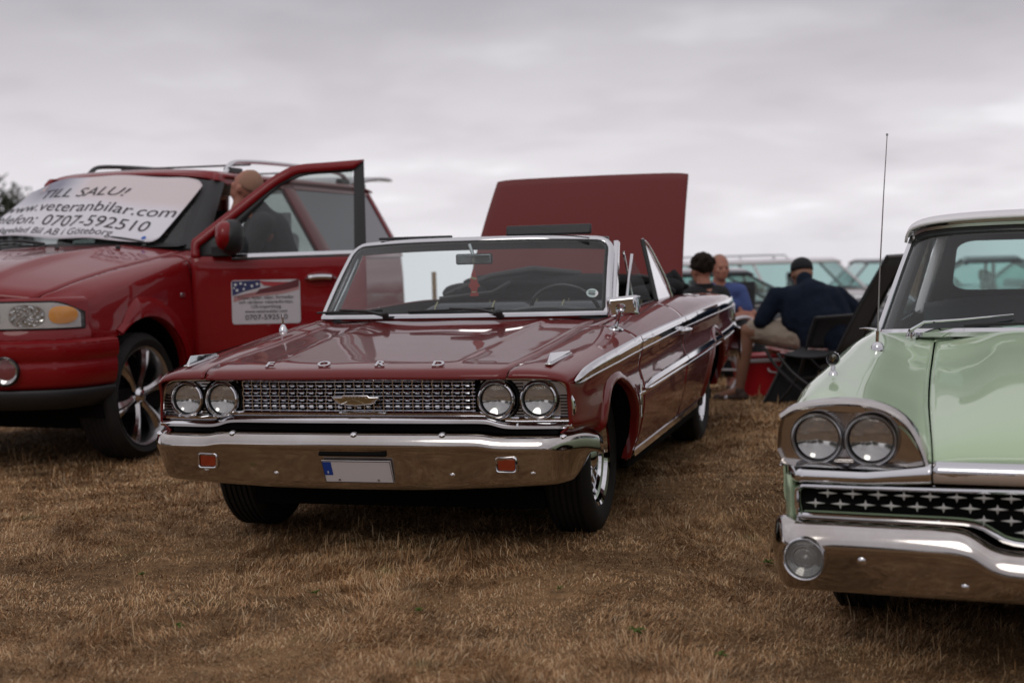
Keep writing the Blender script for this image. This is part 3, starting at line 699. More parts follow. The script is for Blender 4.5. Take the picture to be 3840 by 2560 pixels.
    G = np.array([[ws(u, t) for t in np.linspace(.02, .985, 12)] for u in np.linspace(-.985, .985, 40)]); mb = MB(); mb.grid(G)
    gl = mb.build('windscreen', 'clearglass', root, auto=None)
    def corner_path(ins=0):
        out = []; n = 5
        c = .10
        for u in np.linspace(-1+c, 1-c, 24): out.append(ws(u, 1-ins))
        for k in range(1, n): a = PI/2*k/n; out.append(ws(1-c*(1-math.sin(a)), 1-ins-(1-math.cos(a))*.16))
        for t in np.linspace(.84, .06, 10): out.append(ws(1, t))
        for u in np.linspace(1-.02, -1+.02, 30): out.append(ws(u, 0))
        for t in np.linspace(.06, .84, 10): out.append(ws(-1, t))
        for k in range(1, n)[::-1]: a = PI/2*k/n; out.append(ws(-1+c*(1-math.sin(a)), 1-ins-(1-math.cos(a))*.16))
        return [Vector(p) for p in out]
    cp = corner_path(); L_ = len(cp); cen = Vector((0, .85, 1.13)); fr = []
    for i in range(L_):
        d = (cp[(i+1) % L_]-cp[i-1]).normalized(); nrm = Vector((cp[i].x*.35, -.7, .7)).normalized(); b = d.cross(nrm).normalized()
        if b.dot(cp[i]-cen) < 0: b = -b
        fr.append((b, (nrm-b*nrm.dot(b)).normalized()))
    MB().sweep(cp, [(-.012, -.012), (-.013, .004), (-.006, .008), (.008, .008), (.018, .001), (.020, -.014)], closed=True, frames=fr).build('windscreen_frame', 'chrome', root, auto=40)
    MB().sweep(cp, [(-.030, -.006), (-.030, .001), (-.013, .006), (-.008, -.004)], closed=True, frames=fr).build('windscreen_seal', 'seal', root)
    # lower chrome strip under the glass
    bp_ = [Vector(ws(u, 0))+Vector((0, -.022, -.010)) for u in np.linspace(-1, 1, 40)]
    MB().sweep(bp_, [(-.006, -.03), (.0, .004), (.012, .004), (.022, -.008)], frames=[(Vector((0, .2, 1)).normalized(), Vector((0, -1, .2)).normalized())]*40).build('windscreen_base_trim', 'chrome', root)
    # header inside (dark), sun visors
    hp = [Vector(ws(u, 1))+Vector((0, .03, -.004)) for u in np.linspace(-.97, .97, 30)]
    MB().sweep(hp, [(-.052, -.02), (-.045, .015), (.012, .02), (.016, -.02)], frames=[(Vector((0, 0, 1)), Vector((0, -1, 0)))]*30).build('windscreen_header', 'vinyl', root)
    for (x0, x1, h, l) in ((.14, .60, .055, 'black sun visor folded up above the windscreen on the driver side'), (-.58, -.16, .016, 'black sun visor lying almost flat on the windscreen frame')):
        v = MB(); v.box(((x0+x1)/2, 1.10, 1.335+h/2), (x1-x0, .02, h), Matrix.Rotation(-.2, 3, 'X')); part_label(v.build('sun_visor', 'vinyl', root, bevel=.009), l)
    # side pillar faces
    for sx in (1, -1):
        p0, p1 = Vector((sx*.775, .83, .93)), Vector((sx*.728, 1.19, 1.29))
        m_ = MB(); m_.prism([p0+Vector((0, -.03, 0)), p0+Vector((0, .05, 0)), p1+Vector((0, .018, 0)), p1+Vector((0, -.015, .01))], (-sx*.03, 0, 0)); m_.build('windscreen_pillar', 'chrome', root, bevel=.006)
        if sx < 0: continue
        # quarter light: opened small triangular pane
        a = Vector((sx*.80, .98, .95)); t1 = Vector((sx*.755, 1.16, 1.262)); hinge_b = Vector((sx*.80, 1.18, .965))
        top = Vector((sx*.815, 1.07, 1.225)); bot = Vector((sx*.80, 1.03, .975)); back = Vector((sx*.88, 1.22, .975))
        qg = MB(); qg.add([a+Vector((0, .01, .05)), top, back+Vector((0, .05, 0))], [(0, 1, 2)]); qo = qg.build('quarter_light', glass('quarter_light_glass', (.8, .85, .85), .25), root)
        q = MB(); q.tube([a+Vector((0, 0, .045)), top], .0075, 8); q.build('quarter_light_frame', 'chrome', qo)
        q = MB(); q.tube([hinge_b, t1+Vector((0, -.01, -.02))], .006, 8); q.build('division_bar', 'chrome', qo)
        # rear quarter window, raised
        b0 = Vector((sx*.80, 1.86, .955)); b1 = Vector((sx*.80, 2.38, .96)); t0 = Vector((sx*.70, 2.01, 1.302))
        arc = smooth_path([t0, Vector((sx*.712, 2.13, 1.262)), Vector((sx*.745, 2.24, 1.16)), Vector((sx*.775, 2.33, 1.06)), b1], 5)
        g_ = MB(); g_.add([b0]+arc, [tuple(range(len(arc)+1))]); qo = g_.build('rear_quarter_window', mat('reflective_glass_%d' % (sx+1), (.80, .78, .81), .06, 1.0) if sx > 0 else 'clearglass', root, smooth=False)
        q = MB(); q.tube(arc, .010, 8); q.build('window_frame', 'chrome', qo)
        q = MB(); q.tube([b0+Vector((0, -.008, 0)), t0+Vector((0, -.012, 0))], .014, 8); q.build('window_seal', 'seal', qo)
        # door top moulding (interior dark rail)
        rl = MB(); pts = [Vector((sx*.775, y, float(L(Z['f'], [y])[0])-.012)) for y in np.linspace(.95, 3.0, 12)]
        rl.sweep(pts, [(-.04, -.04), (-.04, 0), (0, .01), (.03, .0), (.03, -.04)], frames=[(Vector((sx, 0, 0)), Vector((0, 0, 1)))]*12); rl.build('cabin_rail', 'vinyl', root)
        dl = MB(); dl.lathe([(.004, 0), (.004, .03), (.009, .034), (.006, .04), (0, .041)], (sx*.755, 1.56, .955), (0, 0, 1), 10); dl.build('door_lock_button', 'chrome', root)
        dp = MB(); dp.box((sx*.775, 1.9, .62), (.03, 2.1, .64)); dp.build('inner_door_panel', 'vinyl', root)
    for sx in (1, -1):
        pass
    # door mirror (right in picture)
    p = Vector(net.ev([.38], [5.7])[0, 0]); m_ = MB()
    m_.lathe([(.036, 0), (.034, .008), (.016, .016), (0, .018)], p+Vector((0, 0, -.004)), (.1, 0, 1), 20, sy=1.5)
    top = p+Vector((.030, -.04, .085)); m_.tube([p+Vector((0, 0, .01)), top], [.011, .0085], 10)
    m_.lathe([(.022, -.012), (.02, .008), (0, .014)], top+Vector((0, .012, .01)), (0, 1, 0), 16)
    mo = m_.build('door_mirror', 'chrome', root)
    hc = top+Vector((.004, .035, .018)); rot = Matrix.Rotation(.10, 3, 'Z') @ Matrix.Rotation(-.08, 3, 'Y')
    def rbox(c, w, h, d, rot, taper=.8):
        v = []; f = []
        for (yy, s) in ((0, taper), (d*.3, .97), (d, 1.0)):
            for (qx, qz) in ((1, 1), (-1, 1), (-1, -1), (1, -1)): v.append(c+rot @ Vector((qx*w/2*s, yy, qz*h/2*s)))
        for i in range(2):
            for k in range(4): f.append((i*4+k, i*4+(k+1) % 4, (i+1)*4+(k+1) % 4, (i+1)*4+k))
        f.append((0, 1, 2, 3)); f.append((11, 10, 9, 8)); return v, f
    hd = MB(); hd.add(*rbox(hc, .15, .095, .05, rot)); hd.build('mirror_head', 'chrome', mo, bevel=.008, seg=3)
    # interior mirror with air freshener
    im = Vector((-.005, .98, 1.222)); m_ = MB(); m_.box(im, (.205, .020, .056), Matrix.Rotation(-.06, 3, 'Z')); io = m_.build('rear_view_mirror', 'gloss_black', root, bevel=.01, seg=3)
    m_ = MB(); m_.box(im+Vector((0, -.011, 0)), (.186, .003, .044), Matrix.Rotation(-.06, 3, 'Z')); m_.build('mirror_back', 'chrome', io, bevel=.002)
    m_ = MB(); m_.tube([im+Vector((-.005, 0, .02)), im+Vector((-.03, .02, .075))], [.008, .012], 10); m_.build('mirror_stalk', 'chrome', io)
    # wipers
    for (px_, dx, l) in ((-.36, -1, .48), (.245, -1, .50)):
        p0 = Vector((px_, .60+.19*(abs(px_)/.765)**2.2-.055, .952)); w = MB()
        w.lathe([(.018, -.02), (.018, .01), (.012, .02), (0, .022)], p0, (0, -.6, .8), 14)
        e = p0+Vector((-.26, .03-.02*(px_ > 0), .030)); w.tube([p0, p0+Vector((-.10, .0, .022)), e], [.010, .008, .005], 8); wo_ = w.build('wiper', 'black', root)
        b = MB(); u0 = (px_-.01)/.76; pts = [Vector(ws(u, .045+.03*math.sin((u-(px_-l)/.76)*2)))+Vector((0, -.010, .004)) for u in np.linspace((px_-l+.03)/.76, (px_-.02)/.76, 10)]
        b.tube(pts, .0055, 6); b.build('wiper_blade', 'black', wo_)
    # washer nozzle
    # ---------------- interior
    d = MB(); sec = [(.72, .925), (.80, .945), (.98, .935), (1.08, .90), (1.10, .80), (1.04, .70)]
    P_ = np.array([[(x, y+.0*abs(x), z-.02*(abs(x)/.74)**4) for (y, z) in sec] for x in np.linspace(-.74, .74, 20)]); d.grid(P_); d.build('dashboard', 'dash', root, auto=40)
    d = MB(); P_ = np.array([[(x, .96+.12*t, .925+.052*math.sin(PI*min(1, max(0, (x-.12)/.54)))**.6*math.cos(t*1.4)) for t in np.linspace(-.5, 1, 8)] for x in np.linspace(.12, .66, 24)]); d.grid(P_); d.build('instrument_hood', 'dash', root)
    fl = MB(); fl.box((0, 2.0, .34), (1.54, 2.3, .03)); fl.box((0, .98, .55), (1.5, .02, .45)); fl.build('floor', 'fabric', root)
    def bench(y, zt_, name, w=1.34, rake=.18):
        base = MB(); base.box((0, y-.22, .52), (w, .56, .22)); so = base.build(name, 'vinyl', root, bevel=.05, seg=4)
        b = MB(); n = 100; P_ = []
        for x in np.linspace(-w/2, w/2, n):
            e = abs(x)/(w/2); split = .018*math.exp(-(x/.02)**2); pleat = .010*abs(math.sin(x*PI/.052)) if e < .88 else .012
            dz = -.05*max(0, (e-.8)/.2)**2-split
            r = [(x, y-.14-pleat, .58), (x, y-.04-pleat, .78), (x, y+.0-pleat, zt_-.07), (x, y+.025-pleat*.8, zt_-.02+dz), (x, y+.065, zt_+dz), (x, y+.115, zt_-.015+dz), (x, y+.14, zt_-.08), (x, y+.12, .5)]
            P_.append(r)
        b.grid(np.array(P_)); b.build('seat_back', 'vinyl2', so, auto=None)
        p = MB()
        for x in (-w*.43, -w*.16, w*.02, w*.16, w*.43): p.tube([(x, y-.05, .78), (x, y-.015, zt_-.07), (x, y+.02, zt_-.015), (x, y+.065, zt_+.008)], .0035, 6)
        p.build('seat_piping', 'cream', so)
    bench(1.98, .955, 'front_seat'); bench(2.90, .93, 'rear_seat', 1.2)
    # steering wheel
    c = Vector((.385, 1.37, .90)); ax = Vector((0, .86, .52)).normalized(); s = MB(); a = ax.cross(Vector((1, 0, 0))).normalized()
    ring = [c+Vector((1, 0, 0))*(.195*math.cos(t))+a*(.195*math.sin(t)) for t in np.linspace(0, 2*PI, 49)[:-1]]
    fr = [((ring[i]-c).normalized(), ax) for i in range(48)]
    s.sweep(ring, [(.011*math.cos(t), .011*math.sin(t)) for t in np.linspace(0, 2*PI, 9)[:-1]], closed=True, frames=fr); so = s.build('steering_wheel', 'gloss_black', root)
    s = MB(); s.tube([c-Vector((.185, 0, 0)), c-Vector((.06, 0, 0))-ax*.03, c-ax*.035, c+Vector((.06, 0, 0))-ax*.03, c+Vector((.185, 0, 0))], .009, 8); s.lathe([(.05, -.05), (.045, -.02), (.03, -.01), (0, -.008)], c, ax, 20); s.tube([c-ax*.04, c-ax*.38], .02, 10); s.build('steering_column', 'gloss_black', so)
    s = MB(); s.box(c+Vector((-.10, 0, -.0))-ax*.02+a*.03, (.018, .012, .03)); s.build('horn_bar', 'chrome', so)
    # inspection sticker on the glass
    s = MB(); c0 = Vector(ws(.90, .26)); s.lathe([(.030, .0), (0, .0005)], c0+Vector((0, .004, 0)), Vector((.2, -.68, .7)), 24); st = s.build('windscreen_sticker', 'label', root)
    s = MB(); 
    for q in (-.006, .002, .010): s.box(c0+Vector((0, -.006, q)), (.034, .002, .0035), Matrix.Rotation(-.3, 3, 'X'))
    s.build('sticker_print', 'ink', st)
    # ---------------- folded top and boot
    ft = MB(); 
    def blob(c, r, n=(14, 10), amp=.18, seed=0):
        rs = random.Random(seed); P_ = []
        ph = [rs.uniform(0, 6.3) for _ in range(6)]
        for i in range(n[0]):
            th = PI*i/(n[0]-1); row = []
            for j in range(n[1]+1):
                f = 2*PI*j/n[1]; d_ = 1+amp*(math.sin(3*f+ph[0]+th*2)*.5+math.sin(5*th+ph[1]+f)*.3+math.sin(7*f+ph[2])*.2)*math.sin(th)
                row.append((c[0]+r[0]*math.cos(th), c[1]+r[1]*math.sin(th)*math.cos(f)*d_, c[2]+r[2]*math.sin(th)*math.sin(f)*d_))
            P_.append(row)
        return np.array(P_)
    for k, (c, r) in enumerate([((0, 3.10, 1.00), (.80, .16, .085)), ((.05, 3.0, 1.045), (.66, .13, .05)), ((-.30, 3.02, 1.06), (.42, .12, .06)), ((.66, 2.98, 1.0), (.12, .2, .06)), ((.62, 2.72, .98), (.15, .2, .05)), ((-.66, 2.88, 1.0), (.13, .3, .06)), ((.70, 3.12, 1.0), (.06, .12, .10)), ((.66, 3.05, 1.02), (.07, .10, .07))]):
        ft.grid(blob(c, r, seed=k, n=(18, 20)))
    fo = ft.build('folded_hood', 'fabric', root, auto=None)
    part_label(fo, 'black fabric hood folded in creases behind the rear seat')
    fb = MB(); fb.tube([(-.70, 2.55, .99), (-.45, 2.75, 1.10), (-.20, 2.9, 1.135), (.1, 3.0, 1.10)], [.012, .02, .026, .02], 8); fb.tube([(-.72, 2.5, .97), (-.40, 2.62, 1.0), (-.3, 2.7, 1.06)], .012, 8); fb.tube([(.70, 2.45, .98), (.66, 2.7, 1.06), (.5, 2.9, 1.08)], .014, 8)
    fb.build('hood_frame', 'black', fo)
    # boot lid, standing open
    A, Bp = Vector((-.01, 3.14, .93)), Vector((0, 3.86, 1.765)); rows = []
    for t in np.linspace(0, 1, 14):
        r = []
        for u in np.linspace(-1, 1, 25):
            hw = .742-.045*t; cr = .04*(t < .0)
            x = hw*u; p = A.lerp(Bp, t); bow = -.055*math.sin(t*PI*.9)-.045*t**3*0; cr = .018*(1-u*u)
            drop = .035*abs(u)**8*0
            r.append((x, p.y+bow*.87-cr*.8-.0, p.z-bow*.2+ .006*(1-u*u)*t-.010*t*abs(u)**16))
        rows.append(r)
    mb = MB(); mb.grid(np.array(rows)); lid = mb.build('boot_lid', 'lidred', root, solid=.03, auto=40); lid.modifiers.new('b', 'BEVEL').width = .006
    part_label(lid, 'dull red boot lid standing open behind the folded hood')
    lb = MB(); lb.lathe([(.02, 0), (.018, .012), (0, .016)], (-.28, 3.28, 1.075), (0, -1, .2), 16); lb.box((-.28, 3.27, 1.07), (.11, .02, .016)); lb.box((-.27, 3.27, 1.085), (.02, .02, .02)); lb.build('deck_ornament', 'chrome', root, bevel=.003)
    # deck: boot opening is dark
    bo_ = MB(); bo_.box((0, 3.85, .92), (1.3, .9, .02)); bo_.build('boot_opening', 'void', root)
    # plastic-looking label on the quarter panel
    q = MB(); pts = []
    P_ = np.array([[tuple(Vector(net.ev([y], [k])[0, 0])+Vector((0, 0, .003))) for k in np.linspace(5.05, 5.8, 6)] for y in np.linspace(2.78, 3.02, 6)]); q.grid(P_); qo = q.build('quarter_badge', 'chrome', root, solid=.004)
    # tail: lamp housing + rear bumper end
    for sx in (1, -1):
        t_ = MB(); t_.box((sx*.84, 4.47, .74), (.18, .09, .20)); t_.build('tail_lamp_housing', 'chrome', root, bevel=.03, seg=3)
        t_ = MB(); t_.lathe([(.07, 0), (.065, .03), (0, .04)], (sx*.83, 4.515, .74), (0, 1, 0), 20); t_.build('tail_lamp', 'dkorange', root)
    rbm = MB(); rows = []
    for x in np.linspace(-1, 1, 60):
        a = abs(x); y0 = 4.62-.05*a**2-.36*max(0, (a-.86)/.14)**2; rows.append([(x, y0-.08, .66), (x, y0-.02, .665), (x, y0, .64), (x, y0+.004, .58), (x, y0-.01, .50), (x, y0-.05, .43)])
    rbm.grid(np.array(rows)); rbm.build('rear_bumper', 'chrome', root, solid=.004)
    tp = MB(); P_ = net.ev([4.449], np.linspace(0, 12, 40))[0]; tp.add([tuple(p) for p in P_]+[(-p[0], p[1], p[2]) for p in P_[::-1]], [tuple(range(80))]); tp.build('tail_panel', 'maroon', root, smooth=False)
    # underbody mud flap strip seen in front wheel well
    # air freshener: hangs from the mirror, a thing of its own
    af = MB(); y = -.012
    out = [(0, 0), (.004, -.010), (.012, -.030), (.008, -.032), (.020, -.055), (.014, -.058), (.028, -.085), (.020, -.088), (.014, -.100), (.014, -.115), (.020, -.118), (.020, -.130)]
    o2 = out+[(-a, b) for a, b in out[::-1][:-1]]
    wp = root.matrix_basis
    pr = MB(); pr.prism([(a*1.2, 0, b*1.12) for a, b in o2], (0, .0025, 0)); ao = pr.build('air_freshener', mat('red_card', (.42, .03, .02), .6), None, smooth=False)
    bpy.context.view_layer.update()
    ao.location = root.matrix_world @ (im+Vector((.0, -.02, -.048))); ao.rotation_euler = (0, 0, -.2759-.1); tag(ao, 'red fir-tree shaped air freshener hanging from the mirror of the maroon convertible', 'air freshener')
    b = MB(); b.tube([(0, 0, -.002), (0, 0, .055)], .0012, 5); b.build('string', 'cream', ao)
    b = MB(); b.box((.001, -.001, -.052), (.030, .001, .010), Matrix.Rotation(.25, 3, 'Y')); b.box((0, -.001, -.124), (.024, .001, .006)); b.build('printed_band', 'cream', ao)
    return root, net
gal, gnet = galaxie()
# ============================================================ red SUV with banner
def mapped_text(body, size, fn, m, parent, name, anchor=(0, 0), shear=0., align='LEFT', sx=1., spacing=1., off=0., bold=0.):
    """lay flat lettering on a surface: fn(a, b, h) -> point"""
    me = text_mesh(body, size, None, align=align, font_shear=shear, spacing=spacing, offset=bold)
    bm = bmesh.new(); bm.from_mesh(me)
    bmesh.ops.subdivide_edges(bm, edges=[e for e in bm.edges if e.calc_length() > size*.5], cuts=2)
    for v in bm.verts: v.co = fn(anchor[0]+v.co.x*sx, anchor[1]+v.co.y, .0025)
    bm.to_mesh(me); bm.free(); me.name = name
    return link(name, me, m, parent, False)
def suv():
    root = thing('sport_utility_vehicle', 'bright red sport utility vehicle with its front door open beside the maroon convertible', 'car', (-3.289, 9.30, .02), -.29)
    root.rotation_euler = (0, .010, -.29)
    V = [-.85, -.80, -.70, -.5, 0, .62, .90, 1.9, 3.0, 4.2, 4.72]
    def I(t, v): t = np.array(t, float); return float(pchip(t[:, 0], t[:, 1], np.array([v]))[0])
    Z = dict(
        c=[(-.85, 1.07), (-.8, 1.125), (-.7, 1.165), (-.5, 1.215), (0, 1.29), (.62, 1.345), (.9, 1.365), (4.72, 1.3)],
        g=[(-.85, 1.06), (-.8, 1.12), (-.7, 1.165), (-.5, 1.22), (0, 1.305), (.62, 1.352), (.9, 1.365), (4.72, 1.3)],
        h=[(-.85, 1.06), (-.8, 1.11), (-.7, 1.145), (-.5, 1.195), (0, 1.275), (.62, 1.34), (.9, 1.36), (4.72, 1.3)],
        e=[(-.85, 1.035), (-.8, 1.065), (-.7, 1.09), (-.5, 1.13), (0, 1.205), (.62, 1.285), (.9, 1.32), (4.72, 1.3)],
        f=[(-.85, 1.03), (-.8, 1.05), (-.7, 1.075), (-.5, 1.115), (0, 1.19), (.62, 1.275), (.9, 1.305), (4.72, 1.29)],
        s=[(-.85, 1.02), (-.5, 1.07), (0, 1.14), (.62, 1.235), (.9, 1.265), (4.72, 1.27)],
        b=[(-.85, .98), (-.5, 1.0), (0, 1.06), (.62, 1.13), (.9, 1.15), (4.72, 1.15)],
        m=[(-.85, .90), (-.5, .90), (0, .94), (.62, .96), (4.72, .96)],
        l=[(-.85, .83), (-.5, .80), (0, .80), (.62, .78), (4.72, .78)],
        k=[(-.85, .81), (-.45, .77), (-.3, .7), (0, .62), (.62, .60), (4.72, .62)],
        r=[(-.85, .80), (-.45, .76), (-.3, .6), (0, .42), (.62, .40), (4.72, .42)])
    X = dict(c=[(-.85, 0), (4.72, 0)], g=[(-.85, .36), (4.72, .44)], h=[(-.85, .42), (4.72, .5)], e=[(-.85, .72), (-.7, .775), (0, .80), (.9, .82), (4.72, .8)],
             f=[(-.85, .80), (-.5, .84), (0, .865), (.9, .885), (4.72, .86)], s=[(-.85, .88), (-.5, .92), (0, .945), (.62, .95), (.9, .95), (4.72, .92)],
             b=[(-.85, .905), (-.5, .95), (0, .975), (.62, .98), (4.72, .945)], m=[(-.85, .915), (-.5, .965), (0, .99), (.62, .99), (4.72, .955)],
             l=[(-.85, .92), (-.5, .975), (0, .998), (.62, .995), (4.72, .96)], k=[(-.85, .92), (-.5, .97), (0, .99), (.62, .985), (4.72, .95)], r=[(-.85, .90), (-.5, .95), (0, .95), (.62, .945), (4.72, .91)])
    yo = dict(c=0, g=.01, h=.015, e=.10, f=.15, s=.235, b=.25, m=.26, l=.265, k=.27, r=.28)
    keys = ['c', 'g', 'h', 'e', 'f', 's', 'b', 'm', 'l', 'k', 'r']
    net = Net(V, [[(I(X[k], v), v+yo[k]*max(0, 1-(v+.85)/.75), I(Z[k], v)) for k in keys] for v in V], sharp=(1, 2))
    aF, aR = (0.02, .40, .505), (3.02, .40, .49)
    P = lambda name, v0, v1, k0, k1, m='red', **kw: panel(net, name, v0, v1, k0, k1, m, root, **kw)
    P('bonnet', -.85, .80, 0, 3, bothsides=True, dv=.04, nk=6)
    for sx in (1, -1):
        P('front_fender', -.85, .65, 3.10, 10, sx=sx, arches=[aF], dv=.025, nk=4, drop=lambda c: c[1] < 0 and c[2] < .72)
        P('cowl_corner', .655, .98, 3.10, 5.6, sx=sx, nk=3)
        P('rear_door', 1.93, 3.0, 5, 10, sx=sx, arches=[(3.02, .40, .49)], dv=.03)
        P('rear_quarter_panel', 3.005, 4.72, 5, 10, sx=sx, arches=[aR], dv=.03)
        for ar in (aF, aR): arch_liner(net, 'wheel_housing', ar, 5, 10, sx, root, zmin=.44, depth=.4, lip=.022, lipm='red', a0=2, a1=126 if ar is aF else 178)
        sb = MB(); sb.box((sx*.93, 1.55, .36), (.14, 1.95, .06)); sb.build('running_board', 'black', root, bevel=.015)
    P('front_door_left_side', .625, 1.925, 5, 10, sx=-1).name = 'front_door'
    # wide raised arch flares
    for sx in (1, -1):
        for ar in (aF, aR):
            l = MB(); rows = []
            for a in np.linspace(math.radians(4), math.radians(127 if ar is aF else 176), 50):
                ca, sa = math.cos(a), math.sin(a); row = []
                fd = min(1, max(.02, (math.radians(127)-a)/.5)) if ar is aF else 1
                for (q, h) in ((.0, .030*fd**.5), (.03*fd, .030*fd**.5), (.07*fd, .024*fd**.5), (.10*fd, .012*fd), (.125*fd, -.002)):
                    y, z = ar[0]+(ar[2]+q)*ca, ar[1]+(ar[2]+q)*sa; row.append((sx*(net.sidex(y, z, 4.5, 10)+h), y, z))
                rows.append(row)
            l.grid(np.array(rows)); l.build('wheel_arch_flare', 'red', root, auto=60)
    # ---- nose
    plan = smooth_path([(0, -.90, 0), (.30, -.885, 0), (.60, -.845, 0), (.80, -.755, 0), (.90, -.66, 0), (.955, -.53, 0), (.982, -.35, 0)], 8)
    def yplan(x):
        xs = [p.x for p in plan]; ys = [p.y for p in plan]; return float(np.interp(abs(x), xs, ys))
    full = [Vector((-p.x, p.y, 0)) for p in plan[::-1]]+plan[1:]
    def band(name, prof, m, pts=full, auto=50, parent=root, scale=1.0):
        rows = []
        for i, p in enumerate(pts):
            d = (pts[min(i+1, len(pts)-1)]-pts[max(i-1, 0)]).normalized(); n = Vector((d.y, -d.x, 0))
            rows.append([tuple(p+n*o+Vector((0, 0, z))) for o, z in prof])
        mb = MB(); mb.grid(np.array(rows)); return mb.build(name, m, parent, auto=auto)
    nose = [p for p in full if abs(p.x) < .955]
    band('front_mask', [(-.06, 1.05), (-.03, 1.04), (-.022, 1.02), (-.022, .88), (-.016, .862), (-.006, .85), (-.004, .80), (-.03, .79)], 'red', nose)
    band('front_bumper', [(-.03, .80), (.02, .798), (.045, .785), (.05, .75), (.046, .70), (.034, .682), (.030, .67), (.036, .655), (.034, .60), (.022, .54), (.0, .512), (-.03, .508)], 'red')
    band('lower_valance', [(-.02, .508), (.010, .506), (.018, .49), (.0, .44), (-.05, .39), (-.12, .38)], 'black')
    g_ = MB(); g_.box((0, -.893, .93), (.76, .03, .19)); g_.build('grille', 'chrome', root, bevel=.01)
    for i in range(12):
        b = MB(); b.box((-.33+.06*i, -.911, .93), (.042, .012, .15)); b.build('grille_slot', 'void', root)
    for sx in (1, -1):
        # lamp: chrome bowl, cover glass, main reflector and amber indicator
        def ring(x0, x1, z0, z1, n=14, rnd=.05):
            o = []
            for x in np.linspace(x0, x1, n): o.append((x, z1-.055*max(0, (x-.80)/.13)**2))
            o += [(x1+.008, (z0+z1)/2+.0), (x1+.012, z0+.03), (x1+.006, z0+.006)]
            for x in np.linspace(x1-.01, x0, n): o.append((x, z0))
            return o
        o = ring(.40, .925, .875, 1.022)
        def on(x, z, d): 
            e = .01; ya, yb = yplan(x-e), yplan(x+e); n = Vector(((yb-ya), -2*e, 0)).normalized(); p = Vector((x, yplan(x), z))+n*d; return (sx*p.x, p.y, p.z)
        def plate(name, pts, d, th, m, parent, **kw):
            mb = MB(); n = len(pts); v = [on(x, z, d) for x, z in pts]+[on(x, z, d-th) for x, z in pts]; 
            cx = sum(p[0] for p in pts)/n; cz = sum(p[1] for p in pts)/n
            f = [(i, (i+1) % n, n+(i+1) % n, n+i) for i in range(n)]
            # strip fill following the curved plan
            h = n//2
            for i in range(h-1): f.append((i, i+1, n-2-i, n-1-i))
            if n % 2: pass
            return mb.add(v, f).build(name, m, parent, smooth=True, auto=40, **kw)
        oo = []
        xs = list(np.linspace(.40, .945, 26))
        topz = lambda x: 1.022-.07*max(0, (x-.82)/.125)**2.2
        botz = lambda x: .872+.0*x
        op = [(x, topz(x)) for x in xs]+[(x, botz(x)) for x in xs[::-1]]
        seal = plate('headlight', [(x, z+(.010 if i < 26 else -.008)) for i, (x, z) in enumerate(op)], -.008, .02, 'black', root)
        plate('lamp_bowl', [(x if x < .94 else .933, z) for x, z in op], -.004, .008, 'bowl', seal)
        def disc(cx, cz, rx, rz, d, name, m, dome=.01, rough=0):
            mb = MB(); v = [on(cx, cz, d+dome)]; f = []; R_, K = 5, 26
            for i in range(1, R_+1):
                for k in range(K):
                    t = 2*PI*k/K; q = i/R_; v.append(on(cx+rx*q*math.copysign(abs(math.cos(t))**.8, math.cos(t)), cz+rz*q*math.copysign(abs(math.sin(t))**.8, math.sin(t)), d+dome*(1-q*q)+(rough*math.sin(k*2.1+i*4))))
            for k in range(K): f.append((0, 1+k, 1+(k+1) % K))
            for i in range(R_-1):
                for k in range(K): a = 1+i*K+k; b = 1+i*K+(k+1) % K; f.append((a, a+K, b+K, b))
            return mb.add(v, f).build(name, m, seal, auto=None if rough == 0 else 15)
        disc(.70, .945, .088, .062, -.001, 'main_reflector', 'reflector', -.0, .006)
        disc(.50, .945, .055, .062, -.001, 'main_reflector', 'reflector', -.0, .006)
        disc(.70, .945, .095, .066, -.002, 'reflector_rim', 'satin', -.0)
        disc(.868, .948, .056, .052, .002, 'indicator_lens', 'orange', .008)
        plate('cover_lens', [(x if x < .94 else .935, z) for x, z in op], .016, .002, 'lens', seal)
        fg = Vector((sx*.60, yplan(.60)-.048, .625)); n = Vector((sx*.25, -1, 0)).normalized(); f_ = MB(); f_.lathe([(.088, -.03), (.088, .006), (.080, .01), (.074, -.01)], fg, n, 28); fo = f_.build('fog_lamp', 'gloss_black', root)
        f_ = MB(); f_.lathe([(.076, -.002), (.05, .006), (0, .009)], fg, n, 28); f_.build('fog_lens', 'lens', fo); f_ = MB(); f_.lathe([(.074, -.006), (.05, -.02), (0, -.03)], fg, n, 28); f_.build('fog_reflector', 'reflector', fo)
        wheel_part(root, sx*.86, 0.0, sx, R=.40, W=.27, rimR=.312, style='spoke6', seg=64); wheel_part(root, sx*.86, 3.02, sx, R=.40, W=.27, rimR=.312, style='spoke6', seg=64)
    ch = MB(); ch.box((0, -.3, .5), (1.4, .8, .2)); ch.box((0, 1.9, .38), (1.86, 4.6, .16)); ch.box((0, 1.6, .27), (1.5, 3.8, .1)); ch.box((0, 0, .38), (1.3, .12, .1)); ch.build('chassis', 'under', root)  # wide low plates added so the ground under the body goes darker
    bk = MB(); bk.box((0, .55, .82), (1.6, .04, .75)); bk.box((0, -.2, .85), (1.1, .9, .4)); bk.build('engine_bay', 'void', root)
    # side badge on fender
    b = MB(); b.box((.99, .50, 1.02), (.012, .05, .03)); b.build('side_marker', 'satin', root, bevel=.004)
    # ---- greenhouse
    gx = lambda z: .955-(z-1.25)*.36
    def gh(name, poly, m, th=.05, sxs=(1, -1), out=0, parent=root, **kw):
        for sx in sxs:
            mb = MB(); n = len(poly); v = [(sx*(gx(z)+out), y, z) for y, z in poly]+[(sx*(gx(z)+out-th), y, z) for y, z in poly]
            mb.add(v, [tuple(range(n)), tuple(range(n, 2*n))[::-1]]+[(i, n+i, n+(i+1) % n, (i+1) % n) for i in range(n)]); mb.build(name, m, parent, smooth=False, **kw)
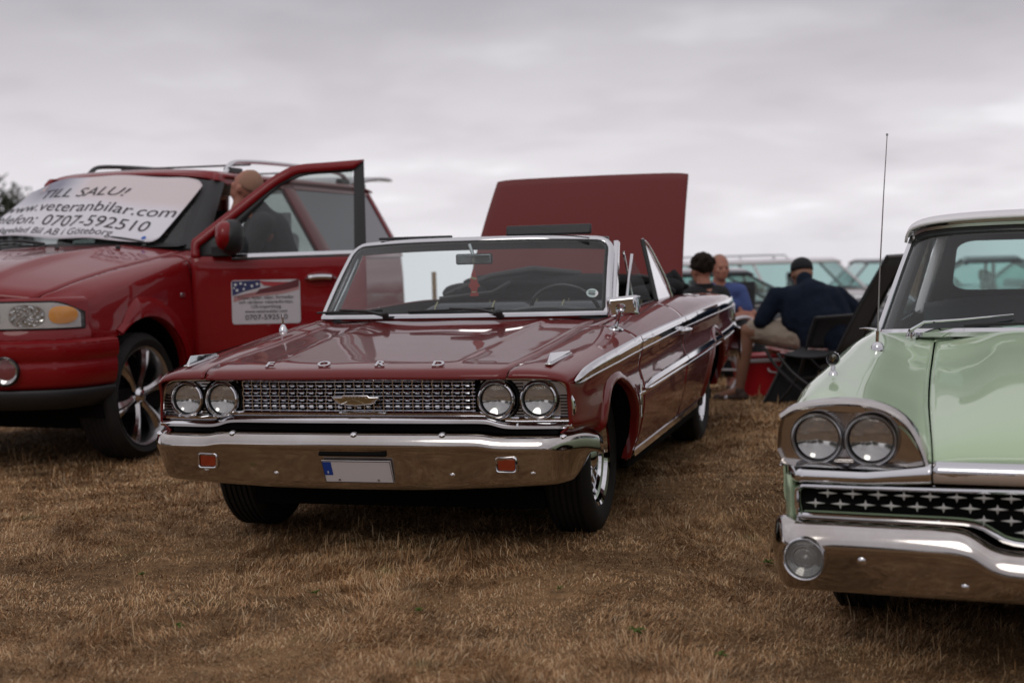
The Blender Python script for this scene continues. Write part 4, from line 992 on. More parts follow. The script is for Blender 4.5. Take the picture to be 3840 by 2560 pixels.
    gh('roof_rail_side', [(1.50, 1.83), (1.55, 1.885), (4.25, 1.885), (4.40, 1.84), (4.36, 1.80), (1.62, 1.80)], 'red', bevel=.01)
    gh('b_pillar', [(1.86, 1.24), (2.02, 1.24), (2.0, 1.82), (1.9, 1.82)], 'black', out=-.008)
    gh('c_pillar', [(2.86, 1.24), (3.12, 1.24), (2.78, 1.84), (2.58, 1.84)], 'red', bevel=.006)
    gh('d_pillar', [(4.60, 1.24), (4.72, 1.24), (4.66, 1.42), (4.42, 1.84), (4.34, 1.84), (4.56, 1.42)], 'red', bevel=.006)
    gh('belt_rail', [(1.93, 1.23), (4.70, 1.23), (4.70, 1.275), (1.93, 1.275)], 'red', bevel=.006)
    gh('belt_trim', [(2.0, 1.262), (2.95, 1.262), (2.95, 1.28), (2.0, 1.28)], 'chrome', th=.01, out=.006)
    gh('rear_door_window', [(2.02, 1.27), (2.88, 1.27), (2.62, 1.81), (2.0, 1.81)], 'sideglass', th=.004, out=-.02)
    gh('quarter_window', [(3.12, 1.27), (4.60, 1.27), (4.56, 1.42), (4.35, 1.81), (2.80, 1.81)], mat('privacy_glass', (.25, .25, .26), .08, .55), th=.004, out=-.012)
    b = MB(); b.lathe([(.016, 0), (.012, .012), (0, .014)], (gx(1.6)-.008, 4.35, 1.55), (1, 0, .3), 12); b.build('window_latch', 'black', root)
    # roof
    R_ = []
    for y in np.concatenate([[1.45, 1.49, 1.54], np.linspace(1.6, 4.3, 14), [4.4, 4.46]]):
        e = max(0, (1.62-y)/.17); e2 = max(0, (y-4.2)/.26); row = []
        for u in np.linspace(-1, 1, 31):
            a = abs(u); x = .76*u; z = 1.925-.030*a**2-.035*a**9-.045*e**1.6-.03*e2**2; row.append((x*(1-.05*e), y+.12*a**2.5*max(0, min(1, e*1.4)), z))
        R_.append(row)
    mb = MB(); mb.grid(np.array(R_)); mb.build('roof', 'red', root, solid=.02)
    # windscreen
    def ws(u, t, d=0):
        a = abs(u); xb, xt = .80, .685
        yb = .86-.0+.0*a; yb = .80+.08*0; y0 = .84+.05*a**3-.05*(1-a*a)*.5; y1 = 1.40+.10*a**2.4
        z0 = 1.352-.018*a*a; z1 = 1.865-.045*a**2.5
        x = (xb+(xt-xb)*t)*u; y = y0+(y1-y0)*t; z = z0+(z1-z0)*t+.012*math.sin(t*PI)
        return Vector((x, y-.74*d, z+.67*d))
    G = np.array([[tuple(ws(u, t)) for t in np.linspace(0, 1, 10)] for u in np.linspace(-1, 1, 30)]); mb = MB(); mb.grid(G); mb.build('windscreen', 'darkglass', root, auto=None)
    fr_ = [ws(u, 0) for u in np.linspace(-1, 1, 20)]+[ws(1, t) for t in np.linspace(.1, .9, 8)]+[ws(u, 1) for u in np.linspace(1, -1, 20)]+[ws(-1, t) for t in np.linspace(.9, .1, 8)]
    mb = MB()
    G = []
    for u, t in [(u, 0) for u in np.linspace(-1, 1, 20)]+[(1, t) for t in np.linspace(.1, .9, 8)]+[(u, 1) for u in np.linspace(1, -1, 20)]+[(-1, t) for t in np.linspace(.9, .1, 8)]+[(-1, 0)]:
        G.append([tuple(ws(u*.94, .5+(t-.5)*.90, .003)), tuple(ws(u, t, .004)), tuple(ws(u*1.03, .5+(t-.5)*1.03, -.0))])
    mb.grid(np.array(G)); mb.build('windscreen_surround', 'black', root)
    for sx in (1, -1):
        mb = MB(); rows = []
        for t in np.linspace(-.02, 1.02, 12):
            p = ws(sx*1.0, t); q = Vector((sx*(gx(p.z)-.0), p.y+.10, p.z)); rows.append([tuple(p+Vector((-sx*.01, -.002, .002))), tuple(p+Vector((sx*.02, .0, .006))), tuple(p.lerp(q, .6)+Vector((sx*.022, -.01, .004))), tuple(q), tuple(q+Vector((-sx*.05, .03, 0)))])
        mb.grid(np.array(rows)); mb.build('a_pillar', 'black', root, auto=60)
        # inner weather strip of the door opening
        mb = MB(); pts = [Vector((sx*(gx(z)-.05), y, z)) for y, z in ((.80, .9), (.86, 1.22), (.98, 1.33), (1.22, 1.55), (1.52, 1.79), (1.70, 1.83), (1.88, 1.83), (1.90, 1.5), (1.93, 1.2), (1.94, .8), (1.9, .5))]
        mb.tube(smooth_path(pts, 4), .02, 8); mb.build('door_seal', 'black', root)
    # cowl / wipers / nozzle
    mb = MB(); G = [[(x, .80-.02*abs(x), 1.345+.0*x), (x, .86, 1.352), (x, .92, 1.36)] for x in np.linspace(-.80, .80, 14)]; mb.grid(np.array(G)); mb.build('cowl_grille', 'black', root)
    for px_ in (.52, -.28):
        w = MB(); w.lathe([(.022, -.02), (.02, .015), (0, .025)], ws(px_/.8, 0, .01), (0, -.6, .8), 12); pts = [ws((px_-f*.58)/.8, .02+.07*math.sin(f*2.4), .030) for f in np.linspace(0, 1, 10)]; w.tube(pts, [.012]*5+[.008]*5, 8); wo_ = w.build('wiper', 'black', root)
        b = MB(); b.tube([ws((px_-.1-f*.52)/.8, .05+.06*math.sin(f*2.6), .016) for f in np.linspace(0, 1, 10)], .009, 6); b.build('wiper_blade', 'black', wo_)
    for nx in (-.03, -.5, .45):
        n_ = MB(); n_.lathe([(.018, -.01), (.016, .008), (.006, .016), (0, .017)], (nx, .60, float(net.ev([.6], [0.0])[0, 0, 2])), (0, -.1, 1), 12); n_.build('washer_nozzle', 'black', root)
    # roof rails
    for sx, m in ((-1, 'black'), (1, 'chrome')):
        x = sx*.60; r = MB(); pts = smooth_path([(x, 1.88, 1.895), (x, 1.96, 1.965), (x, 2.12, 2.0), (x, 2.7, 2.018), (x, 3.5, 2.018), (x, 4.1, 1.99), (x, 4.28, 1.90)], 6)
        prof = [(.024*math.cos(t), .017*math.sin(t)) for t in np.linspace(0, 2*PI, 9)[:-1]]
        r.sweep(pts, prof, frames=[(Vector((1, 0, 0)), Vector((0, 0, 1)))]*len(pts)); ro = r.build('roof_rail', m, root)
        part_label(ro, 'chrome roof rail' if sx > 0 else 'black roof rail')
        f = MB(); f.box((x, 2.02, 1.925), (.06, .22, .05)); f.box((x, 4.15, 1.925), (.06, .2, .05)); f.box((x, 3.1, 1.94), (.03, .06, .08)); f.build('rail_foot', 'black', root, bevel=.012)
    for y in (2.35, 3.6):
        c = MB(); c.tube([(-.58, y, 1.99), (.58, y, 1.99)], .013, 8, flat=.6); c.build('cross_bar', 'black', root)
    # liftgate raised, struts
    a, b = Vector((0, 4.30, 1.91)), Vector((0, 5.60, 1.99)); rows = [[tuple(a.lerp(b, t)+Vector((u*(.66-.10*t**3), .0-.10*abs(u)**4*t, .03*math.sin(t*PI)+.02*(1-u*u)))) for u in np.linspace(-1, 1, 17)] for t in np.linspace(0, 1, 9)]
    mb = MB(); mb.grid(np.array(rows)); mb.build('raised_tailgate', mat('tailgate_glass', (.45, .44, .45), .15, .6), root, solid=.03)
    for sx in (1, -1):
        s = MB(); s.tube([(sx*.62, 4.70, 1.55), (sx*.60, 4.66, 1.93)], .010, 6); s.build('gas_strut', 'black', root)
    # ---- interior
    i_ = MB(); i_.box((0, 1.0, 1.08), (1.7, .25, .36)); i_.box((0, 2.6, .56), (1.76, 3.9, .05)); i_.box((0, 2.95, 1.845), (1.34, 2.5, .02)); i_.build('cabin_trim', 'black', root)
    i_ = MB(); i_.box((-.93, 2.3, .9), (.02, 2.9, .66)); i_.build('inner_side_trim', 'black', root)
    for x in (.42, -.42):
        for y in (1.95, 2.9):
            s = MB(); s.box((x, y-.22, .92), (.5, .5, .16)); s.box((x, y+.08, 1.18), (.48, .14, .56), Matrix.Rotation(-.2, 3, 'X')); so = s.build('seat', 'vinyl', root, bevel=.05, seg=3)
            s = MB(); s.box((x, y+.17, 1.54), (.28, .11, .17)); s.tube([(x-.06, y+.14, 1.42), (x-.06, y+.17, 1.52)], .008); s.tube([(x+.06, y+.14, 1.42), (x+.06, y+.17, 1.52)], .008); s.build('headrest', 'vinyl', so, bevel=.04, seg=3)
    s = MB(); c = Vector((.42, 1.42, 1.30)); ax = Vector((0, .88, .47)).normalized(); a = ax.cross(Vector((1, 0, 0))).normalized(); ring = [c+Vector((1, 0, 0))*(.19*math.cos(t))+a*(.19*math.sin(t)) for t in np.linspace(0, 2*PI, 33)[:-1]]
    s.sweep(ring, [(.014*math.cos(t), .014*math.sin(t)) for t in np.linspace(0, 2*PI, 7)[:-1]], closed=True, frames=[((p-c).normalized(), ax) for p in ring]); s.tube([c-Vector((.18, 0, 0)), c, c+Vector((.18, 0, 0))], .014); s.tube([c, c-ax*.35], .03); s.build('steering_wheel', 'vinyl', root)
    # ---- open front door: local frame y along the door, x outwards
    D = bpy.data.objects.new('open_front_door', None); COL.objects.link(D); D.parent = root; D.location = (.985, .64, .025); D.rotation_euler = (0, 0, -math.radians(67))
    lean = lambda z: -max(0, z-1.22)*.24+.0
    def bow(y, z): return .012*math.sin(min(1, max(0, y/1.2))*PI)-.05*max(0, (.85-z))**2*2
    def dp(y, z, d=0.): return (lean(z)+bow(y, z)*(z < 1.24)+d, y, z)
    mb = MB(); rows = [[dp(y, z) for z in np.linspace(1.245, .43, 18)] for y in np.linspace(.0, 1.175, 26)]
    mb.grid(np.array(rows)); sk = mb.build('door_skin', 'red', D, solid=.03); sk.modifiers.new('b', 'BEVEL').width = .006
    mb = MB(); mb.box((-.07, .6, .84), (.08, 1.10, .78)); mb.build('door_card', 'black', D, bevel=.02)
    outer = [(.0, 1.24), (.004, 1.345), (.05, 1.39), (.28, 1.57), (.50, 1.742), (.60, 1.808), (.72, 1.858), (.95, 1.876), (1.180, 1.892)]
    inner = [(.285, 1.252), (.30, 1.40), (.36, 1.485), (.47, 1.60), (.58, 1.70), (.68, 1.757), (.80, 1.795), (.95, 1.806), (1.10, 1.815)]
    mid = [(.06, 1.235), (.055, 1.31), (.11, 1.355), (.335, 1.535), (.535, 1.695), (.64, 1.76), (.74, 1.805), (.95, 1.82), (1.108, 1.832)]
    def strip(name, A, B_, m, d=0., th=.03, parent=D):
        A = smooth_path([Vector((0, y, z)) for y, z in A], 4); B_ = smooth_path([Vector((0, y, z)) for y, z in B_], 4)
        mb = MB(); mb.grid(np.array([[dp(p.y, p.z, d) for p in A], [dp((p.y+q.y)/2, (p.z+q.z)/2, d+.004) for p, q in zip(A, B_)], [dp(p.y, p.z, d) for p in B_]])); return mb.build(name, m, parent, solid=th)
    strip('window_frame', outer, mid, 'red'); strip('window_seal', mid, inner, 'black', d=-.006, th=.02)
    mb = MB(); mb.add([dp(1.095, 1.235, -.004), dp(1.178, 1.235, -.004), dp(1.178, 1.885, -.004), dp(1.105, 1.85, -.004), dp(1.095, 1.235, -.045), dp(1.178, 1.235, -.045), dp(1.178, 1.885, -.045), dp(1.105, 1.85, -.045)], [(0, 1, 2, 3), (7, 6, 5, 4), (0, 4, 5, 1), (1, 5, 6, 2), (2, 6, 7, 3), (3, 7, 4, 0)]); mb.build('rear_frame_post', 'black', D, smooth=False)
    mb = MB(); pts = [dp(.02, 1.20, .006), dp(.29, 1.20, .006), dp(.30, 1.40, .002), dp(.36, 1.50, .0), dp(.34, 1.545, .0), dp(.10, 1.36, .0), dp(.05, 1.30, .002)]; mb.prism(pts, (-.02, 0, 0)); mb.build('mirror_sail', 'black', D, smooth=False, bevel=.008)
    mb = MB(); ip = [dp(p.y, p.z, -.02) for p in smooth_path([Vector((0, y, z)) for y, z in inner], 4)]+[dp(1.10, 1.252, -.02)]
    mb.add(ip, [tuple(range(len(ip)))]); mb.build('window_glass', 'sideglass', D, smooth=False)
    mb = MB(); mb.prism([dp(.27, 1.232, .004), dp(1.15, 1.247, .004), dp(1.15, 1.274, .004), dp(.27, 1.262, .004)], (.014, 0, 0)); mb.build('belt_trim', 'chrome', D, bevel=.004)
    mb = MB(); mb.prism([dp(.27, 1.218, .002), dp(1.15, 1.232, .002), dp(1.15, 1.247, .002), dp(.27, 1.232, .002)], (.012, 0, 0)); mb.build('belt_rubber', 'black', D)
    # handle
    h = MB(); h.lathe([(.125, -.006), (.12, .004), (.10, .006), (.09, -.02), (0, -.02)], dp(.86, 1.075, .012), (1, 0, 0), 28, up=(0, 1, 0), sy=.48); h.build('handle_recess', 'red', D)
    h = MB(); h.lathe([(.088, -.012), (.08, -.010), (0, -.010)], dp(.86, 1.068, .012), (1, 0, 0), 24, up=(0, 1, 0), sy=.45); h.build('handle_recess', 'void', D)
    h = MB(); h.tube(smooth_path([dp(.765, 1.078, .01), dp(.79, 1.092, .038), dp(.86, 1.098, .044), dp(.93, 1.094, .038), dp(.96, 1.082, .01)], 4), [.016]*4+[.027]*9+[.016]*4, 10, flat=.9); h.build('door_handle', 'chrome', D)
    # lower moulding and name strip
    mb = MB(); mb.prism([dp(.01, .735, .002), dp(1.17, .752, .002), dp(1.17, .772, .002), dp(.01, .757, .002)], (.012, 0, 0)); mb.build('side_moulding', 'red', D, bevel=.005)
    nm = mapped_text('NAVIGATOR', .045, lambda a, b, h_: dp(a, b, .010+h_), 'satin', D, 'name_lettering', anchor=(.16, .69), sx=1.25)
    mb = MB(); mb.lathe([(.018, 0), (.016, .004), (0, .005)], dp(.10, .705, .010), (1, 0, 0), 16); mb.build('round_badge', 'satin', D)
    # mirror
    mc = Vector(dp(.27, 1.375, .0)); rows = []
    def egg(c, r, n=(12, 18)):
        o = []
        for i in range(n[0]+1):
            th = PI*i/n[0]; o.append([(c[0]+r[0]*math.cos(th), c[1]+r[1]*math.sin(th)*math.copysign(abs(math.cos(f))**.75, math.cos(f)), c[2]+r[2]*math.sin(th)*math.copysign(abs(math.sin(f))**.75, math.sin(f))) for f in np.linspace(0, 2*PI, n[1]+1)])
        return np.array(o)
    e = MB(); e.grid(egg((.13, .285, 1.375), (.12, .082, .118))); e.box((.03, .2, 1.28), (.08, .12, .06)); mo = e.build('door_mirror', 'black', D)
    e = MB(); e.grid(egg((.16, .245, 1.385), (.10, .068, .098))); part_label(e.build('mirror_shell', 'red', mo), 'red mirror shell')
    # ---- things on the car
    bpy.context.view_layer.update()
    W = D.matrix_world
    sg = thing('magnetic_sign', 'white magnetic sign with american flag and sales text on the open red car door', 'sign')
    sg.matrix_world = W.copy()
    y0, y1, z0, z1 = .262, .722, .785, 1.083
    mb = MB(); n = 14; oo = []
    for (qy, qz, a0) in ((y1-.02, z1-.02, 0), (y0+.02, z1-.02, PI/2), (y0+.02, z0+.02, PI), (y1-.02, z0+.02, 1.5*PI)):
        for k in range(5): a = a0+PI/2*k/4; oo.append(dp(qy+.02*math.cos(a), qz+.02*math.sin(a), .016))
    mb.prism(oo, (.003, 0, 0)); mb.build('sign_sheet', mat('sign_vinyl', (.50, .47, .49), .45), sg, smooth=False)
    fb = mat('flag_blue', (.02, .025, .10), .5); frd = mat('flag_red', (.34, .035, .04), .5); fdk = mat('flag_dark_red', (.11, .02, .025), .5)
    def patch(name, pts, m, d=.020):
        mb = MB(); mb.add([dp(y, z, d) for y, z in pts], [tuple(range(len(pts)))]); mb.build(name, m, sg, smooth=False)
    patch('flag_canton', [(y0+.006, z1-.008), (.455, z1-.002), (.455, z1-.050), (.35, z1-.075), (y0+.006, z1-.105)], fb)
    def stripe(name, f0, f1, m, d=.0195):
        mb = MB(); ys = np.linspace(.275, y1-.006, 16); mb.grid(np.array([[dp(y, f0(y), d) for y in ys], [dp(y, f1(y), d) for y in ys]])); mb.build(name, m, sg)
    w_ = lambda y: .018*math.sin((y-.27)*13)
    stripe('flag_stripe', lambda y: min(z1-.004, z1-.012+w_(y)*.3) if y > .455 else z1-.006, lambda y: z1-.042+w_(y)*.4 if y > .455 else z1-.010, frd)
    stripe('flag_stripe', lambda y: z1-.118+(y-.27)*.20+w_(y)*.5, lambda y: z1-.150+(y-.27)*.19+w_(y)*.5, mat('flag_pale_red', (.40, .20, .20), .5))
    stripe('flag_stripe', lambda y: z1-.118+(y-.27)*.28+w_(y)*.4 if y > .45 else z1-.108+(y-.27)*.1, lambda y: z1-.135+(y-.27)*.20+w_(y)*.4 if y > .45 else z1-.112+(y-.27)*.1, fdk, .0205)
    for k, (a, b, r) in enumerate(((.290, .030, .014), (.325, .022, .012), (.355, .030, .011), (.400, .040, .013), (.435, .028, .013), (.300, .068, .014), (.345, .060, .011), (.28, .052, .008))):
        st = MB(); st.add([dp(a+(r if i % 2 == 0 else r*.42)*math.sin(i*PI/5), z1-b+(r if i % 2 == 0 else r*.42)*math.cos(i*PI/5), .0215) for i in range(10)], [tuple(range(10))]); st.build('flag_star', 'label', sg, smooth=False)
    fn = lambda a, b, h_: dp(a, b, .021)
    for body, size, z, sx_ in (('Köper, byter, säljer, förmedlar', .031, .955, .98), ('och värderar veteranfordon.', .031, .924, 1.02), ('12%-importintyg.', .031, .893, .98), ('www.veteranbilar.com', .031, .861, 1.0), ('0707-592510', .048, .815, 1.12)):
        mapped_text(body, size, fn, 'ink', sg, 'sign_text', anchor=((y0+y1)/2, z), align='CENTER', sx=sx_)
    # banner lying over the windscreen
    bn = thing('banner', 'large white sales banner with black lettering draped over the red car windscreen', 'banner'); bn.matrix_world = root.matrix_world.copy()
    def bs(x, t, d=0.):
        """x in metres across, t 0..1 from bottom edge up"""
        lift = .03+.012*math.sin(x*5+t*3)+.008*math.sin(x*11+1)
        u = max(-1.4, min(1.05, x/(.80-.10*t))); p = ws(u, t, lift+d); p.x = x
        return p
    def edge_b(x): return .02+.17*max(0, min(1, (.55-x)/1.3))**1.3
    def edge_t(x): return .985-.06*max(0, (x-.45)/.2)**2
    rows = []
    for x in np.concatenate([np.linspace(-.98, .60, 44), [.62, .64, .655, .66]]):
        r = []; c = max(0, (x-.60)/.06)
        for f in np.linspace(0, 1, 16):
            b0, t0 = edge_b(x)+.06*c**2, edge_t(x)-.05*c**2; t = b0+(t0-b0)*f; xx = x
            if x > .3: xx = x-(x-.3)/.36*(.0+.05*(1-f)**1.5-.02*f)
            if x < -.7: xx = x+(-.7-x)/.28*.10*f
            r.append(tuple(bs(xx, t)))
        rows.append(r)
    mb = MB(); mb.grid(np.array(rows)); bo = mb.build('banner_sheet', 'label', bn, solid=.002, auto=None)
    bm_ = bpy.data.materials.new('banner_print'); bm_.use_nodes = True; t = bm_.node_tree; b = t.nodes['Principled BSDF']; b.inputs['Roughness'].default_value = .5
    co = N(t, 'ShaderNodeTexCoord'); sp = N(t, 'ShaderNodeSeparateXYZ'); t.links.new(co.outputs['Object'], sp.inputs[0])
    nz = N(t, 'ShaderNodeTexNoise', inp={'Scale': 2.2, 'Detail': 2.0}); t.links.new(co.outputs['Object'], nz.inputs['Vector'])
    hh = math_(t, 'ADD', sp.outputs[2], math_(t, 'MULTIPLY', nz.outputs[0], .12))
    bluem = math_(t, 'MULTIPLY', ramp_f(t, hh, 1.72, 1.88), ramp_f(t, sp.outputs[0], -.25, -.48)); redm = math_(t, 'MULTIPLY', ramp_f(t, math_(t, 'ADD', hh, math_(t, 'MULTIPLY', sp.outputs[0], .10)), 1.70, 1.78), ramp_f(t, sp.outputs[0], -.35, -.2))
    m1 = N(t, 'ShaderNodeMix', data_type='RGBA'); m1.inputs[6].default_value = (.72, .71, .76, 1); m1.inputs[7].default_value = (.60, .44, .40, 1); t.links.new(math_(t, 'MULTIPLY', redm, .45), m1.inputs[0])
    m2 = N(t, 'ShaderNodeMix', data_type='RGBA'); m2.inputs[7].default_value = (.17, .17, .25, 1); t.links.new(math_(t, 'MULTIPLY', bluem, .85), m2.inputs[0]); t.links.new(m1.outputs[2], m2.inputs[6]); t.links.new(m2.outputs[2], b.inputs['Base Color'])
    bo.data.materials.clear(); bo.data.materials.append(bm_)
    fb_ = lambda a, b_, h_: bs(a, b_/.72, .004)
    def wavy(off): return lambda a, b_, h_: bs(a, (b_+off*max(0, .5-a)**1.2)/.72, .004)
    for body, size, x0, t0, sx_, sh, off in (('TILL SALU!', .135, -.63, .450, 1.25, .30, .05), ('www.veteranbilar.com', .145, -.965, .262, 1.20, .10, .10), ('Telefon: 0707-592510', .145, -1.06, .112, 1.20, .12, .115), ('Hageblad Bil AB i Göteborg', .085, -.87, .050, 1.16, .15, .088)):
        mapped_text(body, size, wavy(off), 'ink', bn, 'banner_text', anchor=(x0, t0), shear=sh, sx=sx_)
    st = MB(); st.add([tuple(bs(-.66+(.06 if i % 2 == 0 else .025)*math.sin(i*PI/5), .90+(.10 if i % 2 == 0 else .04)*math.cos(i*PI/5), .004)) for i in range(10)], [tuple(range(10))]); st.build('printed_star', mat('star_pale', (.50, .42, .42), .5), bn, smooth=False)
    st = MB(); st.lathe([(.018, .0), (0, .003)], bs(.50, .07, .003), (0, -.7, .7), 16); part_label(st.build('blue_dot', mat('blue_dot', (.01, .10, .45), .4), bn), 'blue round fastener at the banner corner')
    return root
def ramp_f(t, v, a, b):
    m = N(t, 'ShaderNodeMapRange', inp={'From Min': a, 'From Max': b}); t.links.new(v, m.inputs[0]); return m.outputs[0]
suv_root = suv()
# ============================================================ mint green saloon
def mint():
    root = thing('saloon_car', 'pale mint green saloon with white roof and starred chrome grille', 'car', (2.006, 4.993, -.10), -.356)
    V = [-.92, -.86, -.7, -.3, .3, .8, 1.0, 2.4, 3.4, 4.25]
    def I(t, v): t = np.array(t, float); return float(pchip(t[:, 0], t[:, 1], np.array([v]))[0])
    Z = dict(
        c=[(-.92, .685), (-.86, .735), (-.7, .79), (-.3, .862), (.3, .935), (.8, .99), (4.25, .9)],
        g=[(-.92, .684), (-.86, .733), (-.7, .788), (-.3, .86), (.3, .935), (.8, .988), (4.25, .9)],
        h=[(-.92, .682), (-.86, .725), (-.7, .768), (-.3, .83), (.3, .90), (.8, .965), (4.25, .9)],
        e=[(-.92, .680), (-.86, .715), (-.7, .75), (-.3, .802), (.3, .875), (.8, .945), (4.25, .9)],
        f=[(-.92, .775), (-.7, .80), (-.3, .838), (.3, .895), (.8, .95), (4.25, .92)],
        k=[(-.92, .848), (-.7, .862), (-.3, .885), (.3, .925), (.8, .962), (4.25, .95)],
        s=[(-.92, .845), (-.7, .870), (-.3, .895), (.3, .931), (.8, .965), (2.2, .98), (3.3, 1.07), (4.25, 1.04)],
        t=[(-.92, .815), (-.3, .845), (.3, .87), (.8, .89), (4.25, .88)],
        m=[(-.92, .72), (-.3, .73), (.8, .76), (4.25, .76)],
        l=[(-.92, .60), (.8, .60), (4.25, .60)],
        w=[(-.92, .52), (-.45, .48), (0, .42), (.8, .42), (4.25, .45)],
        b=[(-.92, .48), (-.5, .44), (-.3, .32), (.8, .28), (4.25, .36)])
    X = dict(c=[(-.92, 0), (4.25, 0)], g=[(-.92, .27), (4.25, .30)], h=[(-.92, .38), (4.25, .44)], e=[(-.92, .446), (-.3, .50), (.8, .545), (4.25, .56)],
             f=[(-.92, .53), (-.3, .60), (.8, .64), (4.25, .66)], k=[(-.92, .68), (-.3, .72), (.8, .72), (4.25, .75)], s=[(-.92, .80), (-.7, .82), (-.3, .84), (.3, .83), (.8, .80), (4.25, .86)],
             t=[(-.92, .885), (-.3, .92), (.8, .92), (4.25, .93)], m=[(-.92, .92), (-.3, .955), (.8, .965), (4.25, .95)], l=[(-.92, .925), (-.3, .965), (.8, .973), (4.25, .96)],
             w=[(-.92, .92), (-.3, .955), (.8, .955), (4.25, .94)], b=[(-.92, .89), (0, .90), (4.25, .88)])
    yo = dict(c=0, g=0, h=0, e=.0, f=.045, k=.06, s=.09, t=.12, m=.15, l=.16, w=.16, b=.17)
    keys = ['c', 'g', 'h', 'e', 'f', 'k', 's', 't', 'm', 'l', 'w', 'b']
    net = Net(V, [[(I(X[k], v), v+yo[k]*max(0, 1-(v+.92)/.6), I(Z[k], v)) for k in keys] for v in V], sharp=())
    aF, aR = (.0, .33, .40), (3.0, .33, .40)
    P = lambda name, v0, v1, k0, k1, m='mint', **kw: panel(net, name, v0, v1, k0, k1, m, root, **kw)
    P('bonnet', -.925, .70, 0, 2.97, bothsides=True, dv=.03, nk=6)
    for sx in (1, -1):
        P('front_fender', -.92, .95, 3.03, 11, sx=sx, arches=[aF], dv=.025, nk=5)
        P('front_door', .955, 2.0, 6, 11, sx=sx, dv=.08); P('rear_door', 2.01, 2.9, 6, 11, sx=sx, arches=[aR]); P('rear_quarter_panel', 2.91, 4.25, 6, 11, sx=sx, arches=[aR])
        arch_liner(net, 'wheel_housing', aF, 6, 11, sx, root, zmin=.3, depth=.4, a0=0, a1=160); arch_liner(net, 'wheel_housing', aR, 6, 11, sx, root, zmin=.3, a0=0, a1=180)
        wheel_part(root, sx*.76, 0, sx, R=.345, W=.2, rimR=.19, style='chrome'); wheel_part(root, sx*.76, 3.0, sx, R=.345, W=.2, rimR=.19, style='chrome')
    P('boot', 3.3, 4.25, 0, 6, bothsides=True); P('cowl_panel', .705, .95, 0, 3.03, bothsides=True)
    tp = MB(); Q = net.ev([4.249], np.linspace(0, 11, 30))[0]; tp.add([tuple(p) for p in Q]+[(-p[0], p[1], p[2]) for p in Q[::-1]], [tuple(range(60))]); tp.build('tail_panel', 'mint', root, smooth=False)
    ch = MB(); ch.box((0, -.35, .42), (1.2, .7, .2)); ch.box((0, 1.9, .27), (1.7, 3.4, .08)); ch.box((0, 1.5, .20), (1.4, 3.6, .1)); ch.box((0, 0, .33), (1.3, .1, .1)); ch.box((0, .25, .62), (1.1, 1.0, .2)); ch.box((0, -.62, .55), (1.7, .02, .42)); ch.build('chassis', 'under', root)  # includes a low slab added to deepen shade on the grass
    # ---- headlamp pods
    yf = lambda x: -.895+.055*(abs(x)/.9)**3
    for sx in (1, -1):
        brow = [(.462, .672), (.478, .72), (.505, .775), (.54, .815), (.59, .842), (.66, .857), (.74, .858), (.82, .848), (.875, .832), (.912, .808)]
        path = smooth_path([(sx*x, yf(x)-.02-.012*(i > 2), z) for i, (x, z) in enumerate(brow)], 4)
        fr = []
        for i, p in enumerate(path):
            d = (path[min(i+1, len(path)-1)]-path[max(i-1, 0)]).normalized(); n = Vector((0, -1, 0)); b = d.cross(n).normalized()
            if b.z < 0 and i > 4: b = -b
            if i <= 4 and b.x*sx > 0: b = -b
            fr.append((b, n))
        MB().sweep(path, [(-.011, -.03), (-.011, .012), (-.004, .022), (.004, .016), (.010, -.004), (.011, -.035)], frames=fr).build('headlight_brow', 'chrome_used', root)
        # pod plate
        pts = [(x, z) for x, z in brow]+[(.925, .76), (.93, .70), (.915, .668), (.86, .664)]+[(x, .664) for x in (.75, .62, .52)]
        n = len(pts); cx, cz = .72, .745; mb = MB(); rings = []
        for q, dy in ((1.0, -.012), (.97, .010), (.0, .018)):
            rings.append([(sx*(cx+(x-cx)*q), yf(cx+(x-cx)*q)+dy, cz+(z-cz)*q) for x, z in pts])
        v = rings[0]+rings[1]+[(sx*cx, yf(cx)+.012, cz)]; f = [(i, (i+1) % n, n+(i+1) % n, n+i) for i in range(n)]+[(n+i, n+(i+1) % n, 2*n) for i in range(n)]
        mb.add(v, f); mb.build('headlight_pod', 'chrome_used', root, auto=30)
        for cxl in (.80, .632):
            lamp_unit(root, Vector((sx*cxl, yf(cxl)-.016, .740)), Vector((sx*.04, -1, .0)), .072, bez=.010, bezm='satin')
        for k in range(9):
            for zc, sgn in ((.740+.030, 1), (.740-.030, -1)):
                z = zc+sgn*.0062*k; w = .010+.0082*k*(1 if k < 9 else 1)
                r = MB(); r.tube([(sx*(.716-w), yf(.716)+.006, z), (sx*(.716+w), yf(.716)+.006, z)], .0016, 5); r.build('pod_rib', 'chrome', root)
        # lower pod apron
        ap = MB(); ap.grid(np.array([[(sx*x, yf(x)-.012, .668), (sx*x, yf(x)-.035, .664), (sx*x, yf(x)-.055, .655)] for x in np.linspace(.50, .915, 20)])); ap.build('pod_apron', 'chrome', root)
    # ---- upper chrome bar: wraps round the corner
    def barpath(x0, x1, n):
        out = []
        for x in np.linspace(x0, x1, n):
            a = abs(x); y = -.965+.045*(a/.86)**2
            if a > .84: y += .16*((a-.84)/.075)**2.2
            out.append(Vector((x, y, 0)))
        return out
